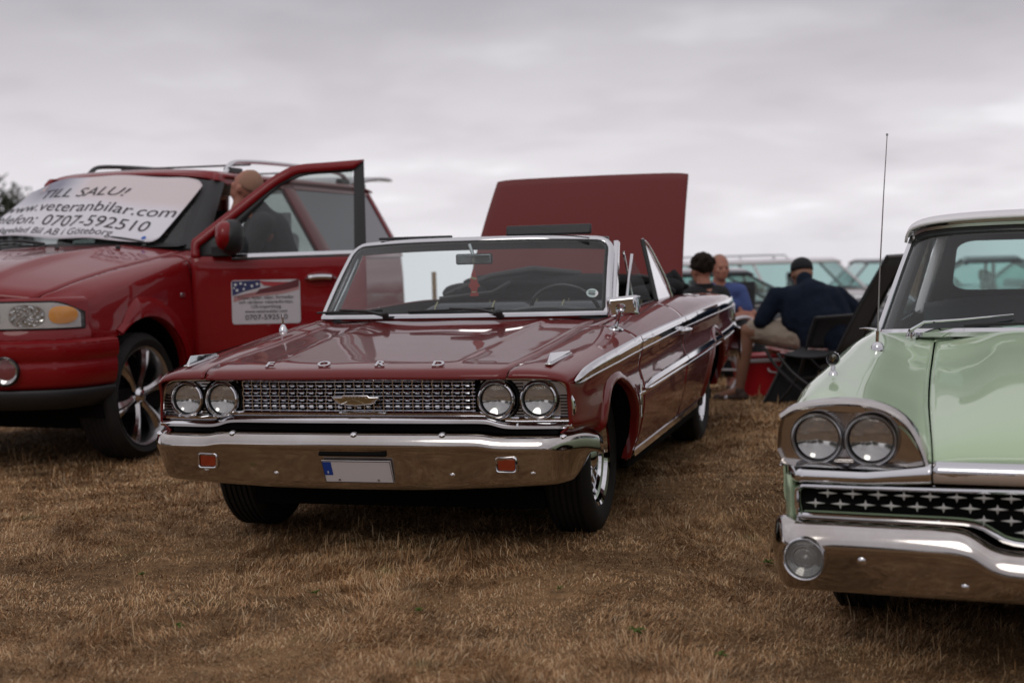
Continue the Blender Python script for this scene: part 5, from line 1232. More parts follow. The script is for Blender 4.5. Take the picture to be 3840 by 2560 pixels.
    def bar(name, x0, x1, zt0, zt1, zb0, zb1, m='chrome'):
        pts = barpath(x0, x1, 60); rows = []
        for p in pts:
            a = abs(p.x); f = min(1, max(0, (a-.446)/.2)); zt = zt0+(zt1-zt0)*f; zb = zb0+(zb1-zb0)*f
            rows.append([(p.x, p.y+.09, zt-.002), (p.x, p.y+.035, zt), (p.x, p.y+.018, zt-.003), (p.x, p.y+.006, zt-.012), (p.x, p.y, zt-.026), (p.x, p.y+.002, zb+.012), (p.x, p.y+.012, zb+.002), (p.x, p.y+.05, zb)])
        mb = MB(); mb.grid(np.array(rows)); return mb.build(name, m, root, auto=60, solid=.003)
    bar('bonnet_edge_bar', -.443, .443, .682, .682, .618, .618, 'worn')
    for sx in (1, -1): bar('upper_grille_bar', sx*.449, sx*.915, .676, .652, .616, .604)
    # ---- grille frame and stars
    zt_ = .592
    zlo = lambda x: .496-.060*(.5*(1+math.tanh((.275-abs(x))/.045)))
    yg = lambda x: -.925+.045*(abs(x)/.86)**2
    top = [Vector((x, yg(x), zt_+.010*(1-abs(x)/.86))) for x in np.linspace(-.845, .845, 40)]
    bot = [Vector((x, yg(x), zlo(x))) for x in np.linspace(.845, -.845, 60)]
    path = top+[Vector((.866, yg(.87)+.004, .575)), Vector((.868, yg(.87)+.006, .53)), Vector((.86, yg(.87)+.004, .492))]+bot+[Vector((-.86, yg(.87)+.004, .492)), Vector((-.868, yg(.87)+.006, .53)), Vector((-.866, yg(.87)+.004, .575))]
    L = len(path); cen = Vector((0, -.92, .53)); fr = []
    for i in range(L):
        d = (path[(i+1) % L]-path[i-1]).normalized(); n = Vector((0, -1, 0)); b = d.cross(n).normalized()
        tc_ = Vector((path[i].x*.9, path[i].y, .53 if abs(path[i].x) > .3 else .52))
        if b.dot(path[i]-tc_) < 0: b = -b
        fr.append((b, n))
    MB().sweep(path, [(-.010, -.012), (-.009, .006), (-.003, .012), (.004, .010), (.009, .002), (.010, -.012)], closed=True, frames=fr).build('grille_frame', 'chrome', root)
    MB().sweep(path, [(-.010, -.045), (-.010, -.02), (-.008, -.006), (.002, -.006), (.008, -.012), (.004, -.05)], closed=True, frames=fr).build('grille_frame_inner', 'mint', root)
    g_ = MB(); g_.box((0, -.84, .53), (1.72, .01, .26)); g_.build('grille_backing', 'void', root)
    pc = 0
    for row, z in enumerate((.567, .534, .500, .466, .434)):
        off = .0 if row % 2 == 0 else .039
        for i in range(-12, 13):
            x = i*.078+off+.012
            if abs(x) > .84: continue
            zz_ = z+.008*(1-abs(x)/.86)
            if zz_ < zlo(x)+.016: continue
            y = yg(x)+.012; a, b_ = .031, .016; st = MB()
            o = []
            for k in range(8):
                t = PI/4*k; r_ = (a if k in (0, 4) else b_ if k in (2, 6) else .0062); o.append((x+r_*math.cos(t), y, zz_+r_*math.sin(t)))
            st.add(o+[(x, y-.010, zz_)], [(k, (k+1) % 8, 8) for k in range(8)]); st.build('grille_star', 'star', root, smooth=False)
    for i in range(5):
        z = (.567, .534, .500, .466, .434)[i]
        xs_ = [x for x in np.linspace(-.84, .84, 80) if z > zlo(x)+.01]
        if len(xs_) > 3: b = MB(); b.tube([(x, yg(x)+.03, z) for x in xs_], .0022, 4); b.build('grille_bar', 'under', root)
    # side box walls (mint painted opening)
    for sx in (1, -1):
        w = MB(); w.grid(np.array([[(sx*.905, -.83, z), (sx*.885, -.87, z), (sx*.872, -.85, z), (sx*.87, -.80, z)] for z in np.linspace(.47, .62, 4)])); w.build('grille_side_wall', 'mint', root, solid=.004)
    # ---- bumper with round park lamps
    rows = []
    xs = np.concatenate([np.linspace(-.975, -.86, 16), np.linspace(-.855, .855, 120), np.linspace(.86, .975, 16)])
    for x in xs:
        a = abs(x); sx = 1 if x > 0 else -1
        y0 = -1.02+.05*(a/.86)**2
        if a > .86: y0 += .23*((a-.86)/.115)**2.6
        dip = .5*(1+math.tanh((.30-a)/.05)); top = .490-.066*dip; bot = .262-.0*dip
        e = max(0, (a-.90)/.075); top -= .085*e**2.4; bot += .10*e**2.2
        if a > .86: top += .0
        bulge = math.exp(-((a-.86)/.08)**2)*.012
        q = e
        def pt(dy, z, dx=0): return (x-sx*dx*q, y0+dy-bulge*max(0, math.sin(PI*(z-bot)/(top-bot+1e-6))), z)
        r = [pt(.13, top-.02), pt(.115, top-.006), pt(.09, top), pt(.07, top)]
        for th in np.linspace(.25, 1.35, 8): r.append(pt(.065-.065*math.sin(th), top-.088*(1-math.cos(th))))
        ze = r[-1][2]
        for f in np.linspace(.08, 1, 9): r.append(pt(.0+.05*f**1.3, ze+(bot+.02-ze)*f))
        r += [pt(.06, bot+.008), pt(.075, bot), pt(.10, bot+.002), pt(.13, bot+.012)]
        rows.append(r)
    B = np.array(rows); mb = MB(); mb.grid(B); bo = mb.build('front_bumper', 'chrome_used', root, auto=60); bo.modifiers.new('s', 'SOLIDIFY').thickness = .004
    def bpnt(x, row): return Vector(B[np.argmin(abs(B[:, row, 0]-x)), row])
    for x, row in ((-.66, 14), (.66, 14), (-.355, 18), (.355, 18)):
        b = MB(); b.lathe([(.015, -.003), (.014, .002), (.008, .006), (0, .007)], bpnt(x, row), (0, -1, -.1), 16); b.build('bumper_bolt', 'chrome', bo)
    for sx in (1, -1):
        c = Vector((sx*.828, -.985, .378)); n = Vector((sx*.10, -1, -.02)).normalized()
        l = MB(); l.lathe([(.070, -.03), (.069, .002), (.064, .010), (.058, .004), (.056, -.004)], c, n, 36); lo = l.build('park_lamp', 'chrome', root)
        l = MB(); l.lathe([(.058, -.010), (.035, -.024), (.012, -.030), (0, -.03)], c, n, 36); l.build('reflector', 'reflector', lo)
        l = MB(); l.lathe([(.057, -.004), (.052, .0), (.050, -.003), (.046, .001), (.043, -.002), (.038, .002), (.034, -.001), (.028, .003), (.014, .005), (0, .005)], c, n, 36); l.build('lens', glass('park_lens_glass', (.6, .6, .58), .6, .45), lo, auto=10)
        l = MB(); l.lathe([(.014, -.028), (.013, -.01), (0, -.004)], c, n, 12); l.build('bulb', 'satin', lo)
    # ---- fender ornament, aerial
    for sx in (-1, 1):
        p = net.ev([-.36], [5.8])[0, 0]; p = Vector((sx*p[0], p[1], p[2]))
        o = MB(); o.lathe([(.016, -.004), (.014, .006), (.008, .014)], p, (0, .1, 1), 14); o.tube([p, p+Vector((0, .004, .034))], [.009, .007], 8)
        o.lathe([(.0235, .012), (.025, -.002), (.023, -.006), (.021, -.003)], p+Vector((0, .0, .055)), (0, -1, .15), 28); oo = o.build('fender_roundel', 'chrome', root)
        o = MB(); o.lathe([(.022, .0), (.012, .004), (0, .005)], p+Vector((0, .0, .055)), (0, -1, .15), 28); o.build('roundel_face', 'gloss_black', oo)
        o = MB(); c = p+Vector((0, -.0065, .054)); o.tube([c+Vector((-.011, 0, .009)), c+Vector((0, 0, -.009)), c+Vector((.011, 0, .009))], .0018, 5); o.tube([c+Vector((0, 0, -.009)), c+Vector((0, 0, .004))], .0018, 5); o.tube([c+Vector((-.006, 0, .010)), c+Vector((0, 0, .002)), c+Vector((.006, 0, .010))], .0013, 5); o.build('roundel_emblem', 'gold', oo)
    p = net.ev([.33], [5.15])[0, 0]; b = Vector((-p[0], p[1], p[2])); a = MB(); a.lathe([(.026, -.004), (.025, .014), (.018, .026), (.010, .032)], b, (0, 0, 1), 18); a.tube([b+Vector((0, 0, .03)), b+Vector((.002, 0, .075))], .007, 8); ao = a.build('aerial_base', 'chrome', root)
    a = MB(); a.tube([b+Vector((.002, 0, .07)), b+Vector((.012, 0, .30)), b+Vector((.030, 0, .60)), b+Vector((.046, 0, .832))], [.0033, .0028, .0022, .0018], 6); a.lathe([(.0045, -.004), (.0045, .004), (0, .006)], b+Vector((.046, 0, .834)), (0, 0, 1), 8); a.build('aerial_mast', 'satin', ao)
    # ---- windscreen (wrap-round)
    def ws(u, t, d=0.):
        a = abs(u); th = a**1.0
        xb = .775*math.sin(min(1, a)*PI/2*.98)**.92 if a > 0 else 0; xt = .655*math.sin(a*PI/2*.98)**.92
        yb = .66+.26*(1-math.cos(a*PI/2))**1.15; yt = 1.08+.13*(1-math.cos(a*PI/2))**1.1
        zb = .985-.020*a**2; ztp = 1.405-.045*a**3
        s = 1 if u >= 0 else -1; x = s*(xb+(xt-xb)*t); return Vector((x, yb+(yt-yb)*t-.02*math.sin(t*PI)-.7*d, zb+(ztp-zb)*t+.5*d))
    G = np.array([[tuple(ws(u, t)) for t in np.linspace(.0, 1, 12)] for u in np.linspace(-1, 1, 60)]); mb = MB(); mb.grid(G); mb.build('windscreen', 'clearglass', root, auto=None)
    def frame(name, us, t, prof, m, nrm=Vector((0, -.75, .66))):
        pts = [ws(u, t) for u in us]; fr = []
        for i, p in enumerate(pts):
            d = (pts[min(i+1, len(pts)-1)]-pts[max(i-1, 0)]).normalized(); n = Vector((p.x*.9*abs(p.x), -.7, .2)).normalized(); b = Vector((0, 0, 1)); fr.append((b, n))
        MB().sweep(pts, prof, frames=fr).build(name, m, root)
    us = np.linspace(-1.02, 1.02, 60)
    frame('windscreen_lower_trim', us, 0, [(-.034, -.02), (-.030, .022), (-.012, .026), (.006, .016), (.010, .0), (.0, -.02)], 'chrome')
    frame('windscreen_seal', us, 1, [(-.022, -.02), (-.022, .004), (.0, .010), (.014, -.02)], 'seal')
    frame('windscreen_upper_trim', us, 1, [(.004, -.02), (.004, .010), (.016, .014), (.022, .0), (.022, -.02)], 'satin')
    for sx in (1, -1):
        def post(name, off0, off1, m, th=.02):
            mb = MB(); rows = []
            for t in np.linspace(-.04, 1.04, 12):
                p = ws(sx*1.0, t); rows.append([tuple(p+Vector((sx*(off0-.02), .015, 0))), tuple(p+Vector((sx*off0, -.004, 0))), tuple(p+Vector((sx*off1, .002, 0))), tuple(p+Vector((sx*(off1+.004), .05, 0)))])
            mb.grid(np.array(rows)); mb.build(name, m, root, solid=.004)
        post('pillar_seal', -.036, .012, 'seal'); post('windscreen_pillar', .012, .028, 'chrome')
    # ---- roof, rear window
    R_ = []
    for y in np.concatenate([[1.06, 1.075, 1.10, 1.15], np.linspace(1.3, 3.0, 10), [3.1, 3.15]]):
        row = []; e = max(0, (1.25-y)/.19); e2 = max(0, (y-2.9)/.25)
        for u in np.linspace(-1, 1, 41):
            a = abs(u); hw = .70; yy = y+.15*(1-math.cos(a*PI/2))**1.2*(max(0, 1-(y-1.06)/1.6)); row.append((hw*math.sin(u*PI/2*.97), yy, 1.475-.055*a**2.6-.045*a**10-.030*e**2-.05*e2**2))
        R_.append(row)
    mb = MB(); mb.grid(np.array(R_)); mb.build('roof', 'white', root, solid=.012)
    gx = lambda z: .79-(z-.97)*.30
    def gh(name, poly, m, th=.05, out=0, **kw):
        for sx in (1, -1):
            mb = MB(); n = len(poly); v = [(sx*(gx(z)+out), y, z) for y, z in poly]+[(sx*(gx(z)+out-th), y, z) for y, z in poly]
            mb.add(v, [tuple(range(n)), tuple(range(n, 2*n))[::-1]]+[(i, n+i, n+(i+1) % n, (i+1) % n) for i in range(n)]); mb.build(name, m, root, smooth=False, **kw)
    gh('roof_side_rail', [(1.20, 1.36), (1.22, 1.40), (3.15, 1.40), (3.15, 1.36)], 'white', bevel=.008)
    gh('door_post', [(1.96, .95), (2.02, .95), (2.02, 1.38), (1.96, 1.38)], 'chrome'); gh('rear_pillar', [(2.75, .95), (3.25, .95), (3.12, 1.40), (2.85, 1.40)], 'white', bevel=.01)
    gh('side_window', [(1.0, .97), (1.95, .97), (1.95, 1.36), (1.22, 1.36)], 'tealglass', th=.004, out=-.02); gh('vent_window_post', [(1.30, .97), (1.33, .97), (1.36, 1.36), (1.33, 1.36)], 'chrome', th=.02)
    gh('belt_moulding', [(.95, .955), (3.3, .955), (3.3, .975), (.95, .975)], 'chrome', th=.03)
    # rear window surround
    def rw(u, t): return (u*(.66-.05*t), 3.16-.12*t+.0*abs(u), 1.05+.31*t)
    mb = MB(); o_ = [rw(u, t) for u, t in ((-1.1, -.35), (1.1, -.35), (1.12, 1.12), (-1.12, 1.12))]
    def rr(hw, hh, c, n=6, cz=.5):
        o = []
        for qx, qz, a0 in ((hw-c, hh-c, 0), (-(hw-c), hh-c, PI/2), (-(hw-c), -(hh-c), PI), (hw-c, -(hh-c), 1.5*PI)):
            for k in range(n): a = a0+PI/2*k/(n-1); o.append((qx+c*math.cos(a), cz+qz+c*math.sin(a)))
        return o
    inn = rr(.93, .46, .16); out_ = rr(1.14, .75, .10, cz=.42); v = [rw(u, t) for u, t in inn]+[rw(u, t) for u, t in out_]; n = len(inn)
    mb.add(v, [(i, (i+1) % n, n+(i+1) % n, n+i) for i in range(n)]); mb.build('rear_window_surround', 'under', root, solid=.02)
    mb = MB(); mb.add([rw(u, t) for u, t in inn], [tuple(range(n))]); mb.build('rear_window', 'tealglass', root, smooth=False)
    # ---- interior
    i_ = MB(); i_.box((0, 2.0, .42), (1.6, 2.4, .04)); i_.box((0, 2.1, 1.385), (1.24, 1.7, .012)); i_.box((0, 3.12, 1.0), (1.3, .34, .03)); i_.build('cabin_trim', 'dash', root)
    i_ = MB(); sec = [(.70, .965), (.82, .985), (.98, .975), (1.06, .93), (1.08, .80)]; i_.grid(np.array([[(x, y+.16*(abs(x)/.75)**3, z-.015*(abs(x)/.75)**3) for y, z in sec] for x in np.linspace(-.74, .74, 20)])); i_.build('dashboard', 'dash', root)
    for y, zt2 in ((1.95, 1.075), (2.85, 1.03)):
        s = MB(); s.box((0, y-.2, .62), (1.36, .5, .2)); so = s.build('seat', 'vinyl', root, bevel=.05, seg=3)
        s = MB(); s.grid(np.array([[(x, y-.05, .7), (x, y+.0, zt2-.06-.02*(abs(x)/.7)**4), (x, y+.05, zt2-.04*(abs(x)/.7)**4), (x, y+.12, zt2-.03-.04*(abs(x)/.7)**4), (x, y+.14, .7)] for x in np.linspace(-.68, .68, 24)])); s.build('seat_back', 'vinyl2', so, auto=None)
    c = Vector((.40, 1.42, .99)); ax = Vector((0, .9, .43)).normalized(); aa = ax.cross(Vector((1, 0, 0))).normalized(); s = MB(); ring = [c+Vector((1, 0, 0))*(.21*math.cos(t))+aa*(.21*math.sin(t)) for t in np.linspace(0, 2*PI, 41)[:-1]]
    s.sweep(ring, [(.012*math.cos(t), .012*math.sin(t)) for t in np.linspace(0, 2*PI, 7)[:-1]], closed=True, frames=[((p-c).normalized(), ax) for p in ring]); s.tube([c-Vector((.2, 0, 0)), c, c+Vector((.2, 0, 0))], .01); s.tube([c, c-ax*.3], .025); s.build('steering_wheel', 'dash', root)
    im = MB(); im.box((0, 1.16, 1.33), (.2, .02, .055)); im.tube([(0, 1.16, 1.35), (0, 1.13, 1.41)], .008); im.build('rear_view_mirror', 'chrome', root, bevel=.008)
    # ---- wipers, cowl bits
    for px_ in (-.49, .30):
        p0 = ws(px_/.80, 0)+Vector((0, -.055, -.020)); w = MB(); w.lathe([(.026, -.02), (.024, .006), (.014, .022), (.012, .03)], p0, (.0, -.35, .94), 16)
        w.tube([p0+Vector((0, -.01, .028)), p0+Vector((.055, -.02, .060)), p0+Vector((.20, -.03, .070)), p0+Vector((.40, -.01, .088))], [.013, .012, .009, .005], 8, flat=.6); wo_ = w.build('wiper', 'chrome', root)
        b = MB(); b.tube([ws((px_+f)/.80, .035+.06*(f-.18)/.6)+Vector((0, -.018, .004)) for f in np.linspace(.20, .72, 8)], .006, 6); b.build('wiper_blade', 'black', wo_)
    m_ = MB(); m_.tube(smooth_path([(-.78, 1.20, .945), (-.82, 1.19, .955), (-.87, 1.21, .962), (-.91, 1.25, .960)], 4), [.006, .010, .013, .014, .014, .014, .013, .012, .01, .009, .007, .006, .004], 8, flat=.5); m_.build('mirror_arm', 'chrome', root)
    return root
mt_root = mint()
# ============================================================ background: cars, people, chairs
def gz(x, y):
    """height of the field: a dip to the right in front, falling away behind"""
    x = np.asarray(x, float); y = np.asarray(y, float)
    ss = lambda t: np.clip(t, 0, 1)**2*(3-2*np.clip(t, 0, 1))
    z = -.115*ss((x-.35)/.9)*ss((7.6-y)/1.6)
    z = z-.34*ss((y-12.3)/3.2)-.018*np.maximum(0, y-15)-.06*np.maximum(0, y-37)
    z = z+.012*np.sin(x*1.7+.3)*np.sin(y*1.3)+.006*np.sin(x*4.1+y*2.3)
    return z
def gh_at(x, y): return float(gz(x, y))
def bgcar(name, label, x, y, rz, L=4.8, W=1.8, H=1.42, hood=1.3, boot=1.0, belt=.92, paintm='bgwhite', glassm='bgglass', ws_rake=.55, bk_rake=.5, wood=None, rack=False, group='cars parked in the rows behind', roofm=None, seatm='vinyl', base=.0):
    root = thing(name, label, 'car', (x, y, gh_at(x, y)+base), rz, group)
    hw = W/2; tum = .16
    vs_ = [0, .06, .25, hood*.6, hood, hood+.4, L-boot-.2, L-boot, L-.2, L-.03, L]
    def prof(v):
        zh = belt-.10+.10*min(1, v/hood) if v < hood else belt
        if v > L-boot: zh = belt-.03*((v-(L-boot))/boot)
        f = min(1, v/.3) if v < .3 else min(1, (L-v)/.3) if v > L-.3 else 1
        f = max(0, f)**.5
        w = hw*(.86+.14*f); zt = zh-(.16*(1-f))
        lo = .22+.10*(1-f)
        return [(0, v, zt+.02*f), (w*.55, v, zt+.015*f), (w*.86, v, zt), (w*.95, v, zt-.05), (w, v, zt-.18), (w*1.0, v, (zt+lo)/2), (w*.985, v, lo+.12), (w*.93, v, lo)]
    net = Net(vs_, [prof(v) for v in vs_], sharp=())
    a1, a2 = (.85, .32, .36), (L-1.0, .32, .36)
    panel(net, 'bonnet', 0, hood, 0, 2, paintm, root, bothsides=True, dv=.15, nk=3); panel(net, 'boot', L-boot, L, 0, 2, paintm, root, bothsides=True, dv=.15, nk=3)
    m1 = hood+(L-boot-hood)*.5
    for sx in (1, -1):
        panel(net, 'wing', 0, hood, 2, 7, paintm, root, sx=sx, arches=[a1], dv=.06, nk=3)
        panel(net, 'front_door', hood+.012, m1, 2, 7, paintm, root, sx=sx, dv=.15, nk=3)
        panel(net, 'rear_panel', m1+.012, L, 2, 7, paintm, root, sx=sx, arches=[a2], dv=.06, nk=3)
        for a in (a1, a2):
            w = wheel_part(root, sx*(hw-.14), a[0], sx, R=.32, W=.2, rimR=.18, style='plain', seg=24)
            arch_liner(net, 'wheel_housing', a, 2, 7, sx, root, zmin=.3, depth=.3)
        if wood: 
            rows = []
            for v in np.linspace(.35, L-.25, 40):
                rows.append([(sx*(net.sidex(v, z, 2, 7)+.006), v, z) for z in np.linspace(belt-.26, belt-.50, 5)])
            mb = MB(); mb.grid(np.array(rows)); o = mb.build('wood_panel', wood, root)
            bm = bmesh.new(); bm.from_mesh(o.data); dl = [f for f in bm.faces if any(math.hypot(f.calc_center_median().y-a[0], f.calc_center_median().z-a[1]) < a[2]+.03 for a in (a1, a2))]; bmesh.ops.delete(bm, geom=dl, context='FACES'); bm.to_mesh(o.data); bm.free()
            for zz in (belt-.255, belt-.505):
                t = MB(); t.tube([(sx*(net.sidex(v, zz, 2, 7)+.01), v, zz) for v in np.linspace(.4, L-.3, 20)], .012, 6); t.build('wood_panel_trim', 'chrome', root)
    for v in (0, L):
        q = net.ev([v], np.linspace(0, 7, 16))[0]; e = MB(); e.add([tuple(p) for p in q]+[(-p[0], p[1], p[2]) for p in q[::-1]], [tuple(range(32))]); e.build('end_panel', paintm, root, smooth=False)
    for v, s_, nm in ((0, -1, 'front_bumper'), (L, 1, 'rear_bumper')):
        b = MB(); b.tube(smooth_path([(-hw, v-s_*.25, .45), (-hw*.9, v+s_*.04, .45), (0, v+s_*.09, .45), (hw*.9, v+s_*.04, .45), (hw, v-s_*.25, .45)], 4), .055, 8); b.build(nm, 'satin' if wood else 'black', root)
    for sx in (1, -1):
        l = MB(); l.box((sx*hw*.68, -.005, belt-.24), (.30, .05, .13)); l.build('headlight', 'reflector', root, bevel=.02); l = MB(); l.box((sx*hw*.72, L+.005, belt-.22), (.2, .04, .16)); l.build('tail_lamp', 'dkorange', root, bevel=.02)
    g_ = MB(); g_.box((0, -.01, belt-.24), (hw*.7, .04, .12)); g_.build('grille', 'void', root, bevel=.01)
    c = MB(); c.box((0, L/2, .28), (W*.85, L*.9, .1)); c.box((0, L/2, .5), (W*.88, L*.5, .3)); c.build('chassis', 'under', root)
    # greenhouse
    y0, y1 = hood-.05, L-boot+.1; t0, t1 = y0+ws_rake, y1-bk_rake; zb, zt = belt-.01, H-.05
    gxf = lambda z: hw*.90-tum*(z-zb)/(zt-zb)
    rows = []
    for y_ in [t0-.06]+list(np.linspace(t0, t1, 8))+[t1+.06]:
        d = .03 if (y_ < t0 or y_ > t1) else 0
        rows.append([(u*(gxf(zt)+.01), y_, H-.05*abs(u)**3-d) for u in np.linspace(-1, 1, 15)])
    mb = MB(); mb.grid(np.array(rows)); mb.build('roof', roofm or paintm, root, solid=.05)
    def P3(sx, y_, z, o=0): return (sx*(gxf(z)+o), y_, z)
    def lerp_y(a, b, z): f = (z-zb)/(zt-zb); return a+(b-a)*f
    posts = [(y0, t0, .07), ((y0+y1)/2-.05, (t0+t1)/2-.02, .06), (y1-.0, t1, .09)]
    if wood: posts.insert(2, (y1-1.0, t1-.62, .07))
    for sx in (1, -1):
        for a, b, w in posts:
            mb = MB(); mb.prism([P3(sx, a-.0, zb), P3(sx, a+w, zb), P3(sx, b+w*.7, zt), P3(sx, b, zt)], (-sx*.05, 0, 0)); mb.build('pillar', roofm or paintm, root, smooth=False)
        mb = MB(); mb.add([P3(sx, y0+.05, zb, -.02), P3(sx, y1, zb, -.02), P3(sx, t1, zt, -.02), P3(sx, t0+.03, zt, -.02)], [(0, 1, 2, 3)]); mb.build('side_window', glassm, root, smooth=False)
        mb = MB(); mb.tube([P3(sx, y0, zb+.01, .01), P3(sx, y1+.05, zb+.01, .01)], .012, 5); mb.build('belt_trim', 'satin', root)
    mb = MB(); mb.grid(np.array([[(u*gxf(zb+(zt-zb)*t)*.98, lerp_y(y0-.05*(1-u*u), t0-.05*(1-u*u), zb+(zt-zb)*t), zb+(zt-zb)*t) for t in (0, .5, 1)] for u in np.linspace(-1, 1, 10)])); mb.build('windscreen', glassm, root)
    mb = MB(); mb.grid(np.array([[(u*gxf(zb+(zt-zb)*t)*.98, lerp_y(y1, t1, zb+(zt-zb)*t), zb+(zt-zb)*t) for t in (0, .5, 1)] for u in np.linspace(-1, 1, 10)])); mb.build('rear_window', glassm, root)
    for x_ in (-.38, .38):
        s = MB(); s.box((x_, y0+1.15, belt+.0), (.5, .14, .34)); s.box((x_, y0+1.2, belt+.24), (.26, .1, .16)); s.build('seat', seatm, root, bevel=.04)
    s = MB(); s.box((0, y0+2.1, belt-.02), (W*.7, .14, .3)); s.build('rear_seat', seatm, root, bevel=.04)
    if rack:
        for sx in (1, -1):
            r = MB(); r.tube([(sx*.55, t0+.9, H+.02), (sx*.55, t0+.95, H+.09), (sx*.55, t1-.1, H+.09), (sx*.55, t1-.05, H+.02)], .014, 6); r.build('roof_rack_rail', 'satin', root)
        for y_ in np.linspace(t0+1.05, t1-.2, 4):
            r = MB(); r.tube([(-.55, y_, H+.09), (.55, y_, H+.09)], .011, 6); r.box((0, y_, H+.05), (.03, .02, .08)); r.build('roof_rack_bar', 'satin', root)
    return root
MAT['bgwhite'] = mat('white_car_paint', (.62, .61, .62), .35, coat=.8)
MAT['bgdark'] = mat('dark_grey_car_paint', (.022, .026, .032), .35, coat=.9)
MAT['bggrey'] = mat('mid_grey_car_paint', (.16, .17, .18), .4, coat=.8)
MAT['bgsilver'] = mat('silver_blue_car_paint', (.34, .38, .42), .35, coat=.8)
MAT['wood'] = mat('wood_veneer', (.22, .11, .055), .5, noise=(6, 1., (.16, .075, .035)))
MAT['redseat'] = mat('red_seat', (.28, .03, .03), .6)
def axis_rz(deg):      # heading of the car's front, degrees clockwise from +x (image right), 90 = towards camera
    return math.radians(90-deg)
bgcar('estate_car', 'white estate car with wood panels and roof rack behind the seated men', 8.1, 27.4, math.radians(92), L=5.5, W=1.95, belt=.97, H=1.54, hood=1.5, boot=.25, bk_rake=.18, wood='wood', rack=True, group=None)
bgcar('hatchback_car', 'dark grey car with black roof parked behind the man in the blue shirt', 4.78, 18.6, math.radians(97), L=4.4, W=1.75, H=1.37, hood=1.2, boot=.45, paintm='bgdark', ws_rake=.75, bk_rake=.4, group=None)
bgcar('coupe_car', 'silver blue car with red seats, right of the white estate car', 5.9, 31.5, math.radians(-88), L=4.7, W=1.8, H=1.5, hood=1.35, boot=1.0, paintm='bgsilver', seatm='redseat', roofm='bggrey', group=None)
bgcar('coupe_car', 'dark car with rounded roof seen through the rear window of the mint green car', 9.0, 19.6, math.radians(76), L=4.5, W=1.75, H=1.42, hood=1.2, boot=1.1, paintm='bgdark', ws_rake=.8, bk_rake=.9, group=None)
bgcar('saloon_car', 'pale car parked at the far right, beyond the mint green car', 12.4, 25.5, math.radians(95), L=4.7, W=1.8, H=1.38, hood=1.3, boot=1.1, paintm='bgsilver', roofm='bgdark', group=None)
bgcar('saloon_car', 'grey car seen beyond the windscreen of the maroon convertible', -.75, 22.5, math.radians(84), L=4.3, W=1.75, H=1.42, hood=1.1, boot=.9, paintm='bggrey', group=None)
# wooden post
x, y = -.76, 14.2
p = MB(); p.box((0, 0, .60), (.045, .045, 1.24)); po = p.build('wooden_post', mat('post_wood', (.50, .34, .19), .8, noise=(12, 1, (.25, .15, .08))), None, bevel=.004); po.location = (x, y, gh_at(x, y)+.08); tag(po, 'upright pale wooden post in the field behind the maroon convertible', 'post')

# ---------------- people
def ell(mb, c, r, n=(10, 14), rot=None):
    c = Vector(c); P_ = []
    for i in range(n[0]+1):
        th = PI*i/n[0]; row = []
        for j in range(n[1]):
            f = 2*PI*j/n[1]; v = Vector((r[0]*math.sin(th)*math.cos(f), r[1]*math.sin(th)*math.sin(f), r[2]*math.cos(th)))
            if rot is not None: v = rot @ v
            row.append(tuple(c+v))
        P_.append(row+[row[0]])
    mb.grid(np.array(P_)); return mb
def cap(mb, p0, r0, p1, r1, n=12, sq=1.0):
    """tapered limb with round ends"""
    p0, p1 = Vector(p0), Vector(p1); d = (p1-p0).normalized(); pts = []; R = []
    for t in (0, .25, .6, .9): pts.append(p0-d*r0*math.cos(t*PI/2)*.999); R.append(max(.001, r0*math.sin(t*PI/2)))
    pts += [p0, p0.lerp(p1, .5), p1]; R += [r0, (r0+r1)/2, r1]
    for t in (.9, .6, .25, 0): pts.append(p1+d*r1*math.cos(t*PI/2)); R.append(max(.001, r1*math.sin(t*PI/2)))
    return mb.tube(pts, R, n)
def organic(mb, name, m, parent, voxel=.010, smooth=4, disp=None):
    o = mb.build(name, m, parent, auto=None)
    md = o.modifiers.new('remesh', 'REMESH'); md.mode = 'VOXEL'; md.voxel_size = voxel; md.use_smooth_shade = True
    s = o.modifiers.new('smooth', 'SMOOTH'); s.factor = .5; s.iterations = smooth
    if disp:
        t = bpy.data.textures.new('folds', 'CLOUDS'); t.noise_scale = disp[0]; d = o.modifiers.new('d', 'DISPLACE'); d.texture = t; d.strength = disp[1]; d.mid_level = .5
    return o
MAT['skin'] = mat('skin', (.40, .19, .13), .55, spec=.3, noise=(12, .8, (.34, .14, .10)))
MAT['skin_tan'] = mat('tanned_skin', (.24, .12, .075), .55, spec=.3, noise=(9, .8, (.19, .09, .06)))
MAT['hair'] = mat('dark_hair', (.016, .010, .007), .85, bump=(90, .8), spec=.2)
MAT['hair_pale'] = mat('cropped_pale_hair', (.30, .165, .11), .8, bump=(120, .4))
MAT['navy'] = mat('navy_jacket', (.007, .012, .024), .9, bump=(7, .5), spec=.15)
MAT['khaki'] = mat('khaki_cotton', (.30, .25, .20), .9, bump=(10, .6))
MAT['bluetee'] = mat('blue_tshirt', (.045, .075, .22), .85, bump=(9, .5))
MAT['blackcloth'] = mat('black_cloth', (.010, .010, .012), .9, bump=(12, .5))
MAT['shoe'] = mat('brown_shoe', (.05, .028, .02), .7)
def face_dir(a): return Vector((math.sin(a), math.cos(a), 0))
